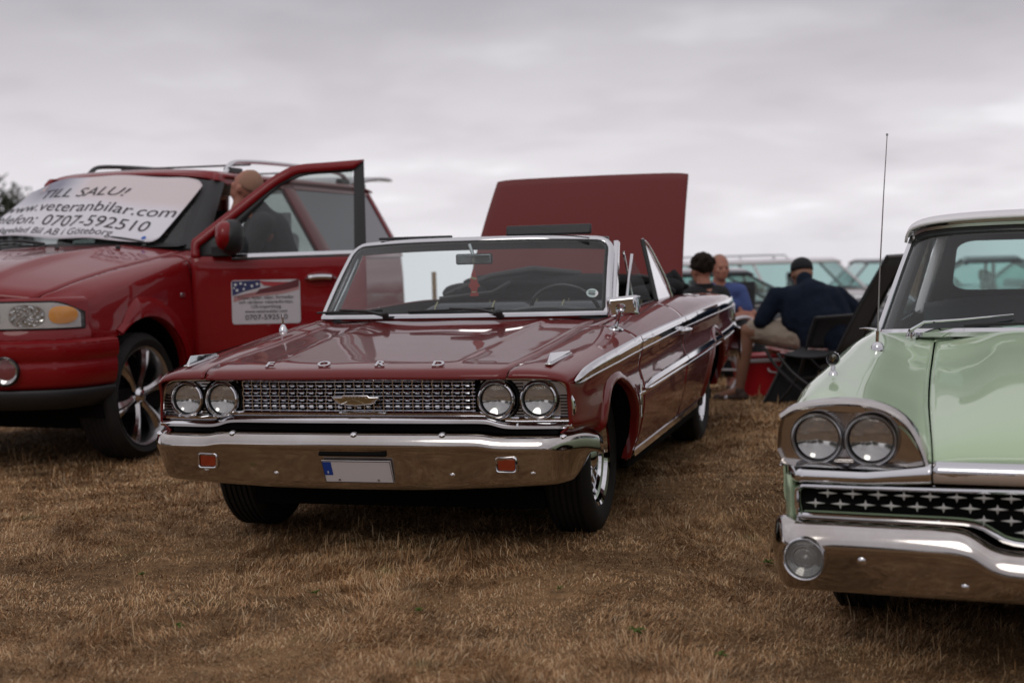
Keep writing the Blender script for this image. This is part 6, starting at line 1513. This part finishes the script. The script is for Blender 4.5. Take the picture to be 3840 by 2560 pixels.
def head(mb, c, a, s=1.0, tilt=0):
    """head centred at c looking along heading a (0 = away from camera, +y)"""
    R = Matrix.Rotation(-a, 3, 'Z') @ Matrix.Rotation(-tilt, 3, 'X'); c = Vector(c)
    E = lambda p, r: ell(mb, c+R @ (Vector(p)*s), tuple(q*s for q in r), rot=R)
    E((0, -.012, .025), (.077, .096, .098)); E((0, .022, -.045), (.058, .066, .070)); E((0, .058, -.085), (.028, .022, .020))     # skull, jaw, chin
    E((0, .088, -.022), (.013, .020, .026)); E((0, .092, -.036), (.017, .013, .010))                                               # nose
    E((0, .078, .022), (.050, .014, .012)); E((0, .078, -.060), (.026, .012, .006)); E((0, .074, -.070), (.022, .012, .006))         # brow, lips
    for q in (-1, 1):
        E((q*.078, -.004, -.012), (.010, .018, .032)); E((q*.040, .062, -.020), (.024, .020, .022))
    cap(mb, c+R @ Vector((0, -.018, -.06))*s, .055*s, c+R @ Vector((0, -.035, -.16))*s, .062*s)
    return R
def eyes(parent, c, R, s=1.0):
    for q in (-1, 1):
        e = MB(); ell(e, Vector(c)+R @ Vector((q*.031, .076, .002))*s, (.011*s, .008*s, .006*s), n=(6, 8), rot=R); e.build('eye', 'gloss_black', parent)
def hand(mb, w, d, up, s=1.0, curl=.6):
    """palm from wrist w along d, back of the hand along up; five fingers"""
    w = Vector(w); d = Vector(d).normalized(); up = Vector(up); up = (up-d*up.dot(d)).normalized(); sd = d.cross(up)
    cap(mb, w, .026*s, w+d*.05*s, .030*s); 
    for q in (-1, 0, 1): cap(mb, w+d*.02*s+sd*q*.02*s, .018*s, w+d*.085*s+sd*q*.024*s, .016*s)
    for i, (o, l) in enumerate(((-.036, .062), (-.012, .075), (.012, .070), (.034, .055))):
        b = w+d*.09*s+sd*o*s; k = b+d*l*.55*s-up*curl*.02*s; e = k+(d*(1-curl*.7)-up*curl).normalized()*l*.55*s
        cap(mb, b, .0105*s, k, .0095*s, 8); cap(mb, k, .0095*s, e, .0075*s, 8)
    t = w+d*.03*s-sd*.034*s; k = t+(d*.7-sd*.5-up*.3)*.045*s; cap(mb, t, .014*s, k, .012*s, 8); cap(mb, k, .012*s, k+(d-up*.5).normalized()*.035*s, .009*s, 8)
V3 = Vector
# --- man in the navy jacket
def man_jacket():
    x0, y0 = 2.42, 11.35; z0 = gh_at(x0, y0)
    root = thing('person', 'man in navy jacket and black cap sitting with his back turned, in khaki shorts', 'person', (x0, y0, z0))
    hip, chest, neck = V3((.06, -.02, .54)), V3((.0, .06, .80)), V3((-.04, .16, .93)); hc = V3((-.045, .25, 1.03)); ha = -.15
    lk, la = V3((-.50, .22, .57)), V3((-.575, .22, .09)); rk, ra = V3((-.20, .52, .57)), V3((-.28, .56, .09))
    ls, le, lh = V3((-.27, .12, .85)), V3((-.40, .12, .66)), V3((-.40, .24, .635)); rs, re, rh = V3((.21, .08, .84)), V3((.42, .16, .66)), V3((.30, .45, .64))
    b = MB(); R = head(b, hc, ha, 1.05, tilt=.25)
    cap(b, neck, .07, chest, .15); cap(b, chest, .16, hip, .17)
    for s_, e_, h_ in ((ls, le, lh), (rs, re, rh)):
        cap(b, chest+(s_-chest)*.5, .08, s_, .062); cap(b, s_, .058, e_, .042); cap(b, e_, .040, h_, .028); hand(b, h_, V3((-.3, .9, -.1)) if s_ is ls else V3((-.2, .9, -.1)), V3((0, 0, 1)))
    for k_, a_ in ((lk, la), (rk, ra)):
        hp = hip+V3((-.10, .02, 0)) if k_ is lk else hip+V3((.06, .08, 0)); cap(b, hp, .10, k_, .068); cap(b, k_, .062, k_.lerp(a_, .35), .062); cap(b, k_.lerp(a_, .35), .062, a_, .036)
        cap(b, a_, .040, a_+V3((-.13, .06, -.045)), .034)
    bo = organic(b, 'body', 'skin_tan', root, .011)
    j = MB(); cap(j, V3((0, .06, .83)), .165, V3((.03, .0, .66)), .205); cap(j, V3((.03, .0, .66)), .205, V3((.06, -.02, .52)), .215); cap(j, V3((-.20, .10, .845)), .095, V3((.16, .08, .835)), .095); cap(j, neck+V3((0, -.03, -.02)), .085, neck+V3((0, -.01, .045)), .072)
    cap(j, V3((-.12, .07, .80)), .14, V3((-.12, .04, .66)), .14); cap(j, V3((.12, .06, .80)), .14, V3((.18, .02, .62)), .15)
    cap(j, ls, .085, le, .070); cap(j, le, .068, lh, .045); cap(j, rs, .088, re, .075); cap(j, re, .072, rh, .05)
    organic(j, 'jacket', 'navy', root, .012, 5, (.10, .02))
    s = MB()
    cap(s, hip+V3((-.08, .02, -.02)), .125, lk+V3((.06, 0, .005)), .098); cap(s, hip+V3((.05, .08, -.02)), .125, rk+V3((.03, -.06, .005)), .092); cap(s, hip+V3((-.1, 0, -.03)), .12, hip+V3((.1, 0, -.03)), .12)
    organic(s, 'shorts', 'khaki', root, .012, 3, (.06, .022))
    for q in ((-.36, .10, .53), (-.34, .10, .655)):
        t = MB(); ell(t, q, (.012, .006, .012)); t.build('button', 'ink', root)
    c = MB()
    Rm = R; P_ = []
    for i in range(9):
        th = PI/2*i/8; P_.append([tuple(hc+Rm @ V3((.087*math.sin(th)*math.cos(f), .106*math.sin(th)*math.sin(f)-.012, .045+.085*math.cos(th)))) for f in np.linspace(0, 2*PI, 25)])
    P_.append([tuple(hc+Rm @ V3((.088*math.cos(f), .107*math.sin(f)-.012, .018))) for f in np.linspace(0, 2*PI, 25)])
    c.grid(np.array(P_)); c.grid(np.array([[tuple(hc+Rm @ V3((u*.07, .085+t*.07*(1-.4*u*u), .03-.02*t))) for t in (0, .5, 1)] for u in np.linspace(-1, 1, 9)])); c.build('cap', 'blackcloth', root, solid=.004)
    h = MB(); ell(h, hc+R @ V3((0, -.04, -.01)), (.078, .072, .065), rot=R); h.build('hair', 'hair_pale', root)
    for a_ in (la, ra):
        sh = MB(); cap(sh, a_+V3((.03, -.02, -.05)), .042, a_+V3((-.17, .08, -.062)), .036); cap(sh, a_, .045, a_+V3((0, 0, -.04)), .045); organic(sh, 'shoe', 'shoe', root, .010, 2)
    return root
man_jacket()
def man_seated(label, x0, y0, hc, ha, hairm, shirt, collar=None, sleeves=True, armpose=None, faceeyes=False, skinm='skin', legs=True):
    z0 = gh_at(x0, y0); root = thing('person', label, 'person', (x0, y0, z0)); f = face_dir(ha); s = V3((f.y, -f.x, 0)); hc = V3(hc)
    hip = V3((0, 0, .52)); neck = hc+V3((0, 0, -.14))-f*.03; chest = neck+V3((0, 0, -.20))-f*.02
    b = MB(); R = head(b, hc, ha, 1.03); cap(b, neck, .065, chest, .13); cap(b, chest, .14, hip, .15)
    sh = [neck+s*q*.19+V3((0, 0, -.075)) for q in (-1, 1)]; el = [p+s*q*.07+f*.08+V3((0, 0, -.25)) for p, q in zip(sh, (-1, 1))]; hd = [e+f*.22+V3((0, 0, -.03))-s*q*.05 for e, q in zip(el, (-1, 1))]
    if armpose: el[1], hd[1] = V3(armpose[0]), V3(armpose[1])
    for a_, e_, h_ in zip(sh, el, hd): cap(b, chest+V3((0, 0, .05)), .08, a_, .058); cap(b, a_, .055, e_, .044); cap(b, e_, .042, h_, .028); hand(b, h_, (h_-e_), V3((0, 0, 1)))
    kn = [hip+f*.46+s*q*.13+V3((0, 0, .02)) for q in (-1, 1)]; an = [k+f*.05+V3((0, 0, -.46)) for k in kn]
    for k_, a_, q in zip(kn, an, (-1, 1)): cap(b, hip+s*q*.09, .095, k_, .065); cap(b, k_, .06, a_, .036); cap(b, a_, .04, a_+f*.14+V3((0, 0, -.04)), .033)
    organic(b, 'body', skinm, root, .011)
    t = MB(); cap(t, chest+V3((0, 0, .02)), .155, hip+V3((0, 0, .06)), .185); cap(t, sh[0]+s*.04, .085, sh[1]-s*.04, .085); cap(t, neck+V3((0, 0, -.05)), .085, neck+V3((0, 0, -.02)), .066)
    for a_, e_, h_ in zip(sh, el, hd):
        if sleeves: cap(t, a_, .075, e_, .062); cap(t, e_, .06, h_, .04)
        else: cap(t, a_, .078, a_.lerp(e_, .62), .072)
    organic(t, 'shirt' if not sleeves else 'jacket', shirt, root, .012, 4, (.09, .014))
    if collar: c = MB(); c.lathe([(.074, 0), (.080, .05), (.070, .055), (.066, .0)], neck+V3((0, 0, -.03)), (0, 0, 1), 20); c.build('collar', collar, root)
    tr = MB()
    for k_, q in zip(kn, (-1, 1)): cap(tr, hip+s*q*.09, .115, k_+f*-.04, .09); cap(tr, k_, .08, k_.lerp(an[0 if q < 0 else 1], .75), .07)
    organic(tr, 'trousers', 'blackcloth', root, .013, 3)
    for a_ in an: q = MB(); cap(q, a_+V3((0, 0, -.03)), .042, a_+f*.16+V3((0, 0, -.055)), .036); organic(q, 'shoe', 'shoe', root, .010, 2)
    h = MB(); rs = random.Random(3)
    if hairm == 'hair':
        for i in range(70):
            th = rs.uniform(0, PI*.62); ph = rs.uniform(0, 2*PI); v = V3((.084*math.sin(th)*math.cos(ph), .100*math.sin(th)*math.sin(ph)-.02, .045+.085*math.cos(th)))
            if v.y > .05 and v.z < .06: continue
            ell(h, hc+R @ v, (.026, .026, .024), n=(5, 6))
        ell(h, hc+R @ V3((0, -.035, .03)), (.084, .085, .085), rot=R); organic(h, 'hair', 'hair', root, .009, 1, (.02, .012))
    else:
        P_ = []
        for i in range(8):
            th = PI*.56*i/7; P_.append([tuple(hc+R @ V3((.081*math.sin(th)*math.cos(q), .100*math.sin(th)*math.sin(q)*(1 if math.sin(q) < 0 else .80)-.014, .026+.103*math.cos(th)))) for q in np.linspace(0, 2*PI, 21)])
        h.grid(np.array(P_)); h.build('hair', hairm, root, solid=.003)
    if faceeyes: eyes(root, hc, R, 1.03)
    return root
man_seated('dark haired man with black collar sitting behind the tail of the convertible', 1.62, 12.05, (.0, .0, 1.06), -.55, 'hair', 'blackcloth', collar='blackcloth')
man_seated('man in blue t-shirt sitting opposite, facing the camera beside a white chair arm', 1.93, 13.1, (-.02, -.16, 1.10), PI-.25, 'hair_pale', 'bluetee', sleeves=False, armpose=((.27, -.12, .68), (.02, -.32, .66)), faceeyes=True)
# --- man leaning into the open door of the red car
def man_door():
    x0, y0 = -1.86, 10.35; root = thing('person', 'bald man in dark jacket leaning into the open door of the red car', 'person', (x0, y0, 0)); root.scale = (1.06, 1.06, 1.055)
    hc = V3((-.03, -.02, 1.68)); a = -1.15; b = MB(); R = head(b, hc, a, 1.08, tilt=-.55)
    neck = V3((.03, .0, 1.53)); chest = V3((.12, .02, 1.28)); hip = V3((.20, .06, .92))
    cap(b, neck, .07, chest, .15); cap(b, chest, .16, hip, .16)
    sh = [V3((.10, -.20, 1.42)), V3((.06, .22, 1.42))]; el = [V3((-.04, -.24, 1.16)), V3((-.12, .26, 1.18))]; hd = [V3((-.24, -.16, 1.08)), V3((-.34, .2, 1.12))]
    for s_, e_, h_ in zip(sh, el, hd): cap(b, chest, .08, s_, .06); cap(b, s_, .056, e_, .045); cap(b, e_, .042, h_, .028); hand(b, h_, (h_-e_), V3((0, 0, 1)))
    for q in (-1, 1): hp = hip+V3((0, q*.1, 0)); k_ = V3((.16, q*.12+.05, .48)); an = V3((.22, q*.12+.05, .08)); cap(b, hp, .10, k_, .065); cap(b, k_, .06, an, .038); cap(b, an, .04, an+V3((-.16, 0, -.04)), .033)
    organic(b, 'body', 'skin', root, .012)
    j = MB(); cap(j, V3((.09, .02, 1.37)), .17, V3((.2, .06, .90)), .195); cap(j, sh[0]+V3((0, .05, 0)), .09, sh[1]-V3((0, .05, 0)), .09); cap(j, neck+V3((.03, 0, -.04)), .09, neck+V3((.01, 0, 0)), .075)
    for s_, e_, h_ in zip(sh, el, hd): cap(j, s_, .082, e_, .068); cap(j, e_, .066, h_, .045)
    organic(j, 'jacket', MAT_grey, root, .013, 4, (.1, .015))
    t = MB()
    for q in (-1, 1): cap(t, V3((.2, q*.09+.06, .88)), .125, V3((.16, q*.12+.05, .48)), .085); cap(t, V3((.16, q*.12+.05, .48)), .085, V3((.21, q*.12+.05, .12)), .07)
    organic(t, 'trousers', 'blackcloth', root, .013, 3)
    for q in (-1, 1): s = MB(); cap(s, (.24, q*.12+.05, .05), .045, (.04, q*.12+.05, .038), .036); organic(s, 'shoe', 'shoe', root, .01, 2)
    h = MB(); P_ = []
    for i in range(8):
        th = PI*.56*i/7; P_.append([tuple(hc+R @ V3((.084*math.sin(th)*math.cos(q), .105*math.sin(th)*math.sin(q)*(1 if math.sin(q) < 0 else .78)-.014, .028+.107*math.cos(th)))) for q in np.linspace(0, 2*PI, 21)])
    h.grid(np.array(P_)); h.build('hair', 'hair_pale', root, solid=.003)
    eyes(root, hc, R, 1.08)
MAT_grey = mat('charcoal_jacket', (.028, .030, .034), .9, bump=(10, .4))
man_door()
# ---------------- camping chairs, cooler
def fchair(label, x, y, rz, tube='black', seatm='blackcloth', bh=.85, lean=.30, seat_h=.42, w=.52, arms=True, arm=None, back=None):
    root = thing('camping_chair', label, 'chair', (x, y, gh_at(x, y)), rz)
    s = MB(); s.grid(np.array([[(u*w/2, -.02+t*.46, seat_h-.03*math.sin(t*PI)-.02*(1-u*u)) for t in np.linspace(0, 1, 8)] for u in np.linspace(-1, 1, 8)])); s.build('seat', seatm, root, solid=.012)
    s = MB(); s.grid(np.array([[(u*w/2, 0-lean*t*.9+.02*math.sin(t*PI), seat_h+(bh-seat_h)*t) for t in np.linspace(0, 1, 8)] for u in np.linspace(-1, 1, 8)])); s.build('backrest', 'blackcloth', root, solid=.014)
    for q in (-1, 1):
        X_ = q*w/2
        l = MB(); l.tube(smooth_path([(X_, -lean*.9, bh), (X_, -.0, seat_h), (X_, .10, .22), (X_, .30, .01)], 5), .012, 8); l.build('leg', tube, root)
        l = MB(); l.tube(smooth_path([(X_, .44, seat_h), (X_, .30, .30), (X_, .0, .10), (X_, -.18, .01)], 5), .012, 8); l.build('leg', tube, root)
        if not arms: continue
        a = MB(); a.tube(smooth_path([(X_, -.08, seat_h+.20), (X_*1.06, .08, seat_h+.23), (X_*1.06, .30, seat_h+.225), (X_*1.04, .42, seat_h+.17), (X_, .44, seat_h)], 5), .015, 8); a.build('armrest', arm or tube, root)
    c = MB(); c.tube([(-w/2, .1, .22), (w/2, .1, .22)], .01, 6); c.build('cross_tube', tube, root)
    c = MB(); c.tube([(-w/2, -lean*.9, bh), (w/2, -lean*.9, bh)], .012, 6); c.build('cross_tube', back or tube, root)
    return root
MAT['redpattern'] = mat('red_patterned_cloth', (.26, .012, .022), .85, noise=(22, .5, (.42, .36, .34)))
MAT['whitetube'] = mat('white_tube', (.66, .64, .68), .35)
fchair('black folding camping chair with red patterned seat under the man in the navy jacket', 2.52, 11.20, math.radians(38), seatm='redpattern', bh=.70, w=.60, seat_h=.46, lean=.10, arms=False)
fchair('black camping chair with white tube arms under the man in the blue t-shirt', 1.98, 13.2, PI-.25, arm='whitetube', bh=.96)
fchair('camping chair with curved white tube legs behind the tail of the convertible', 1.60, 11.85, -.55, tube='whitetube', back='black', bh=.72, lean=.2)
fchair('tall empty black camping chair leaning beside the mint green car', 2.50, 10.60, math.radians(62), arms=False, bh=1.16, lean=.42, w=.62, seat_h=.46)
# slanted dark bag and cooler
def cooler():
    x, y = 2.12, 11.95; root = thing('cool_box', 'bright red cool box with white lid rim on the grass beside the khaki shorts', 'cool box', (x, y, gh_at(x, y)), .12)
    b = MB(); v = []
    for (w, d, z) in ((.19, .13, .0), (.20, .14, .01), (.245, .17, .29)): v += [(-w, -d, z), (w, -d, z), (w, d, z), (-w, d, z)]
    b.add(v, [(3, 2, 1, 0)]+[(i*4+k, i*4+(k+1) % 4, (i+1)*4+(k+1) % 4, (i+1)*4+k) for i in range(2) for k in range(4)]+[(8, 9, 10, 11)]); b.build('tub', mat('red_plastic', (.52, .008, .018), .45), root, bevel=.02)
    b = MB(); b.box((0, 0, .305), (.52, .37, .03)); b.build('rim', 'whitetube', root, bevel=.008)
    b = MB(); b.box((0, 0, .335), (.49, .34, .03)); b.build('lid', mat('red_lid_plastic', (.40, .008, .015), .45), root, bevel=.012)
    h = MB(); h.tube(smooth_path([(-.02, -.175, .24), (-.01, -.20, .215), (.08, -.205, .20), (.13, -.20, .215), (.14, -.175, .24)], 4), .008, 6); h.build('handle', 'whitetube', root)
cooler()
def bag():
    x, y = 2.42, 11.62; root = thing('folded_chair', 'black folded camping chair leaning slanted in front of the red cool box', 'chair', (x, y, gh_at(x, y)-.0))
    b = MB(); b.prism([(-.42, -.30, .01), (-.10, -.30, .01), (.10, -.25, .44), (-.18, -.25, .44)], (0, .03, 0)); b.build('fabric', 'blackcloth', root, bevel=.008)
    for q in ((-.43, -.18), (-.09, .11)):
        t = MB(); t.tube([(q[0], -.31, .0), (q[1], -.25, .46)], .012, 8); t.build('leg', 'black', root)
bag()
# ---------------- tree at the left edge
def tree(x, y, H, R_, label, seed):
    rs = np.random.default_rng(seed); root = thing('tree', label, 'tree', (x, y, gh_at(x, y)))
    t = MB(); t.tube(smooth_path([(0, 0, -.3), (.1, 0, H*.3), (-.1, .1, H*.6), (.05, 0, H*.85)], 4), [.28-.017*i for i in range(13)], 8)
    for k in range(9):
        a = rs.uniform(0, 6.28); z = H*rs.uniform(.3, .7); e = V3((math.cos(a)*R_*.7, math.sin(a)*R_*.7, z+H*.18)); t.tube([(0, 0, z), tuple(e*.5+V3((0, 0, z*.5))), tuple(e)], [.10, .06, .02], 6)
    t.build('trunk', mat('bark_%d' % seed, (.05, .04, .03), .9), root)
    n = 26000; cl = rs.normal(0, 1, (90, 3)); cl /= np.linalg.norm(cl, axis=1)[:, None]; cl *= rs.uniform(.35, 1., (90, 1))**.5; cl = cl*np.array([R_, R_, H*.36])+np.array([0, 0, H*.60])
    c = cl[rs.integers(0, 90, n)]+rs.normal(0, .34, (n, 3)); a = rs.normal(0, 1, (n, 3)); a /= np.linalg.norm(a, axis=1)[:, None]; b = np.cross(a, rs.normal(0, 1, (n, 3))); b /= np.linalg.norm(b, axis=1)[:, None]
    s = rs.uniform(.05, .11, (n, 1)); v = np.stack([c-a*s, c+b*s*.6, c+a*s, c-b*s*.6], 1).reshape(-1, 3)
    me = bpy.data.meshes.new('crown'); me.vertices.add(4*n); me.vertices.foreach_set('co', v.ravel()); me.loops.add(4*n); me.loops.foreach_set('vertex_index', np.arange(4*n)); me.polygons.add(n); me.polygons.foreach_set('loop_start', np.arange(n)*4); me.polygons.foreach_set('loop_total', np.full(n, 4)); me.update()
    m = mat('leaves_%d' % seed, (.018, .024, .012), .8, noise=(1.2, .9, (.035, .042, .018))); link('crown', me, m, root, False)
tree(-23.3, 60, 8.8, 3.2, 'dark green tree at the far left edge, beyond the red car', 5)
def added_tree_belt():
    """unseen line of trees added behind the camera to darken reflections, 45 m off"""
    rs = np.random.default_rng(11); n = 70000; th = rs.uniform(-2.0, 2.0, 60)+PI; r = rs.uniform(42, 50, 60); hh = rs.uniform(4.5, 8.5, 60)
    k = rs.integers(0, 60, n); c = np.stack([np.sin(th[k])*r[k], np.cos(th[k])*r[k], hh[k]*.5], -1)+rs.normal(0, 1, (n, 3))*np.stack([0*hh[k]+1.9, 0*hh[k]+1.6, hh[k]*.22], -1); c[:, 2] = np.abs(c[:, 2])
    a = rs.normal(0, 1, (n, 3)); a /= np.linalg.norm(a, axis=1)[:, None]; b = np.cross(a, rs.normal(0, 1, (n, 3))); b /= np.linalg.norm(b, axis=1)[:, None]; s = rs.uniform(.18, .34, (n, 1))
    v = np.stack([c-a*s, c+b*s*.7, c+a*s, c-b*s*.7], 1).reshape(-1, 3)
    me = bpy.data.meshes.new('added_tree_belt'); me.vertices.add(4*n); me.vertices.foreach_set('co', v.ravel()); me.loops.add(4*n); me.loops.foreach_set('vertex_index', np.arange(4*n)); me.polygons.add(n); me.polygons.foreach_set('loop_start', np.arange(n)*4); me.polygons.foreach_set('loop_total', np.full(n, 4)); me.update()
    o = link('added_tree_belt', me, mat('added_belt_leaves', (.03, .038, .018), .8, noise=(.5, .9, (.05, .055, .025))), None, False); tag(o, 'belt of dark trees added out of view behind the camera to darken reflections', 'trees', kind='stuff')
added_tree_belt()  # added only for the dark band it gives in paint and chrome
# ============================================================ ground and grass
def ground():
    xs = np.concatenate([[-300, -120, -60, -30, -16], np.arange(-10, 14, .16), [18, 30, 60, 120, 300]]); ys = np.concatenate([[-60, -20, -5, 0, 2], np.arange(3, 22, .16), [24, 28, 34, 45, 60, 90, 150, 260, 420]])
    Xg, Yg = np.meshgrid(xs, ys, indexing='ij'); Zg = gz(Xg, Yg); P_ = np.stack([Xg, Yg, Zg], -1); n, m_ = Xg.shape
    idx = np.arange(n*m_).reshape(n, m_); f = np.stack([idx[:-1, :-1], idx[1:, :-1], idx[1:, 1:], idx[:-1, 1:]], -1).reshape(-1, 4)
    me = bpy.data.meshes.new('ground'); me.from_pydata(P_.reshape(-1, 3).tolist(), [], f.tolist()); me.update()
    m = bpy.data.materials.new('dry_turf'); m.use_nodes = True; t = m.node_tree; b = t.nodes['Principled BSDF']; b.inputs['Roughness'].default_value = .95; b.inputs['Specular IOR Level'].default_value = .1
    co = N(t, 'ShaderNodeTexCoord')
    na = N(t, 'ShaderNodeTexNoise', inp={'Scale': .9, 'Detail': 5.0, 'Roughness': .6}); nb = N(t, 'ShaderNodeTexNoise', inp={'Scale': 14.0, 'Detail': 6.0, 'Roughness': .7}); nc = N(t, 'ShaderNodeTexNoise', inp={'Scale': 130.0, 'Detail': 3.0})
    for q in (na, nb, nc): t.links.new(co.outputs['Object'], q.inputs['Vector'])
    s = math_(t, 'ADD', math_(t, 'MULTIPLY', na.outputs[0], .45), math_(t, 'ADD', math_(t, 'MULTIPLY', nb.outputs[0], .35), math_(t, 'MULTIPLY', nc.outputs[0], .2)))
    c = ramp(t, s, [(.38, (.06, .036, .018)), (.48, (.15, .088, .044)), (.55, (.24, .145, .072)), (.64, (.33, .21, .11))])
    t.links.new(c, b.inputs['Base Color']); bp = N(t, 'ShaderNodeBump', inp={'Strength': .8, 'Distance': .02}); t.links.new(s, bp.inputs['Height']); t.links.new(bp.outputs[0], b.inputs['Normal'])
    o = link('ground', me, m); o['kind'] = 'structure'
ground()
def grass():
    def noise2(x, y, s, seed):
        r = np.random.default_rng(seed); k = r.normal(0, 1, (10, 2))*s; p = r.uniform(0, 6.28, 10); return sum(np.sin(k[i, 0]*x+k[i, 1]*y+p[i]) for i in range(10))/4.5
    out = []
    # (y range, density per m2, blade width, length)
    for y0, y1, dens, wd, ln in ((3.7, 5.2, 30000, .0011, .034), (5.2, 7.0, 21000, .0014, .034), (7.0, 9.5, 9500, .0021, .036), (9.5, 13.5, 3800, .0036, .038), (13.5, 22, 900, .008, .045)):
        yc = (y0+y1)/2; xl, xr = -.375*y1-.2, .375*y1+.2; n = int(dens*(y1-y0)*(xr-xl))
        x = rng.uniform(xl, xr, n); y = rng.uniform(y0, y1, n); k = abs(x) < .372*y+.25; out.append((x[k], y[k], np.full(k.sum(), wd), np.full(k.sum(), ln)))
    x, y, w, l = (np.concatenate([o[i] for o in out]) for i in range(4))
    # tufts of longer blades
    d = noise2(x, y, 5, 1); d2 = noise2(x, y, 1.3, 2); keep = rng.uniform(0, 1, len(x)) < np.clip(.62+.38*d+.2*d2, .22, 1); x, y, w, l = x[keep], y[keep], w[keep], l[keep]
    n = len(x); cl = noise2(x, y, 7, 3); l = l*rng.uniform(.38, 1.3, n)*np.clip(1+.45*cl, .45, 2.2); tall = rng.uniform(0, 1, n) < .012; l = np.where(tall, l*2.3, l)
    az = rng.normal(0, .95, n)+3.2*noise2(x, y, 4.5, 4)+1.5*noise2(x, y, 13, 6); lean = np.clip(rng.normal(1.36, .28, n)-.25*np.clip(cl, -1, 1), .15, 1.6); lean = np.where(tall, rng.uniform(.05, .5, n), lean)
    z = gz(x, y)-.002; P0 = np.stack([x, y, z], -1); dh = np.stack([np.cos(az), np.sin(az), 0*az], -1); sd = np.stack([-np.sin(az+rng.uniform(-.9, .9, n)), np.cos(az), 0*az], -1)
    l1 = l*.55; up = np.array([0, 0, 1.])
    P1 = P0+dh*(np.sin(lean*.6)*l1)[:, None]+up*(np.cos(lean*.6)*l1)[:, None]; P2 = P1+dh*(np.sin(lean*1.25)*l*.45)[:, None]+up*(np.cos(lean*1.25)*l*.45)[:, None]
    P2[:, 2] = np.maximum(P2[:, 2], z+.003)
    W = (w*rng.uniform(.6, 1.4, n))[:, None]*sd
    v = np.stack([P0-W, P0+W, P1+W*.8, P1-W*.8, P2], 1).reshape(-1, 3); b = np.arange(n)*5
    li = np.stack([b, b+1, b+2, b+3, b+3, b+2, b+4], 1).ravel(); ls = (np.arange(n)*7)[:, None]+np.array([0, 4]); lt = np.tile([4, 3], n)
    me = bpy.data.meshes.new('grass'); me.vertices.add(5*n); me.vertices.foreach_set('co', v.ravel()); me.loops.add(7*n); me.loops.foreach_set('vertex_index', li); me.polygons.add(2*n); me.polygons.foreach_set('loop_start', ls.ravel()); me.polygons.foreach_set('loop_total', lt); me.update()
    m = bpy.data.materials.new('dry_grass'); m.use_nodes = True; t = m.node_tree; b_ = t.nodes['Principled BSDF']; b_.inputs['Roughness'].default_value = .7; b_.inputs['Specular IOR Level'].default_value = .25
    ge = N(t, 'ShaderNodeNewGeometry'); co = N(t, 'ShaderNodeTexCoord'); nz = N(t, 'ShaderNodeTexNoise', inp={'Scale': 2.2, 'Detail': 5.0, 'Roughness': .65}); t.links.new(co.outputs['Object'], nz.inputs['Vector'])
    c1 = ramp(t, ge.outputs['Random Per Island'], [(0, (.17, .082, .034)), (.3, (.31, .162, .070)), (.62, (.46, .275, .135)), (.88, (.59, .40, .225)), (1, (.64, .50, .33))])
    c2 = ramp(t, ge.outputs['Random Per Island'], [(0, (.07, .08, .03)), (.5, (.14, .14, .06)), (1, (.28, .24, .11))])
    gm = ramp(t, nz.outputs[0], [(.60, g(0)), (.70, g(.75))]); nz2 = N(t, 'ShaderNodeTexNoise', inp={'Scale': 9.0, 'Detail': 3.0, 'Roughness': .6}); t.links.new(co.outputs['Object'], nz2.inputs['Vector'])
    tone = ramp(t, math_(t, 'ADD', math_(t, 'MULTIPLY', nz.outputs[0], .5), math_(t, 'MULTIPLY', nz2.outputs[0], .5)), [(.36, g(.42)), (.46, g(.80)), (.52, g(1.0)), (.62, g(1.3))])
    mx = N(t, 'ShaderNodeMix', data_type='RGBA'); t.links.new(gm, mx.inputs[0]); t.links.new(c1, mx.inputs[6]); t.links.new(c2, mx.inputs[7])
    ml = N(t, 'ShaderNodeMix', data_type='RGBA', blend_type='MULTIPLY'); ml.inputs[0].default_value = 1; t.links.new(mx.outputs[2], ml.inputs[6]); t.links.new(tone, ml.inputs[7]); t.links.new(ml.outputs[2], b_.inputs['Base Color'])
    o = link('grass', me, m, None, False); o['kind'] = 'stuff'; o['label'] = 'short dry brown grass covering the field'; o['category'] = 'grass'
grass()
def weeds():
    proto = None; i = 0
    L_ = ['in the middle of the foreground, below the convertible number plate', 'at the bottom edge, right of the middle', 'below the left front tyre of the convertible', 'between the convertible and the mint green car', 'in the left foreground', 'far right of the convertible, near the rear wheel', 'beside the middle of the convertible', 'tiny, just in front of the convertible', 'in front of the left tyre, towards the middle', 'left of the round lamp of the mint green car', 'at the left, in front of the red car wheel']
    for x, y, sc_ in ((.38, 4.55, 1.0), (.62, 4.35, .8), (-.35, 4.9, .7), (1.05, 5.9, .9), (-1.15, 4.75, .8), (2.55, 8.3, 1.1), (1.9, 7.6, .8), (.15, 5.15, .6), (-.75, 5.2, .7), (1.35, 5.2, .8), (-1.5, 5.6, .7)):
        rs = random.Random(i); w = MB()
        for k in range(11):
            a = k*2.4+rs.uniform(-.3, .3); L = rs.uniform(.02, .038); d = Vector((math.cos(a), math.sin(a), 0)); s_ = Vector((-d.y, d.x, 0)); h = rs.uniform(.004, .018)
            w.add([(0, 0, .004), tuple(d*L*.5+s_*L*.24+Vector((0, 0, h+.006))), tuple(d*L+Vector((0, 0, h))), tuple(d*L*.5-s_*L*.24+Vector((0, 0, h+.006)))], [(0, 1, 2, 3)])
        o = w.build('weed', MAT['weed'], None, smooth=False, recalc=False); o.location = (x, y, gh_at(x, y)+.012); o.scale = (sc_, sc_, sc_); o.rotation_euler = (0, 0, i); i += 1
        tag(o, 'small green weed '+L_[i-1], 'weed', 'green weeds in the dry grass')
MAT['weed'] = mat('weed_leaf', (.07, .10, .022), .8, spec=.1)
weeds()
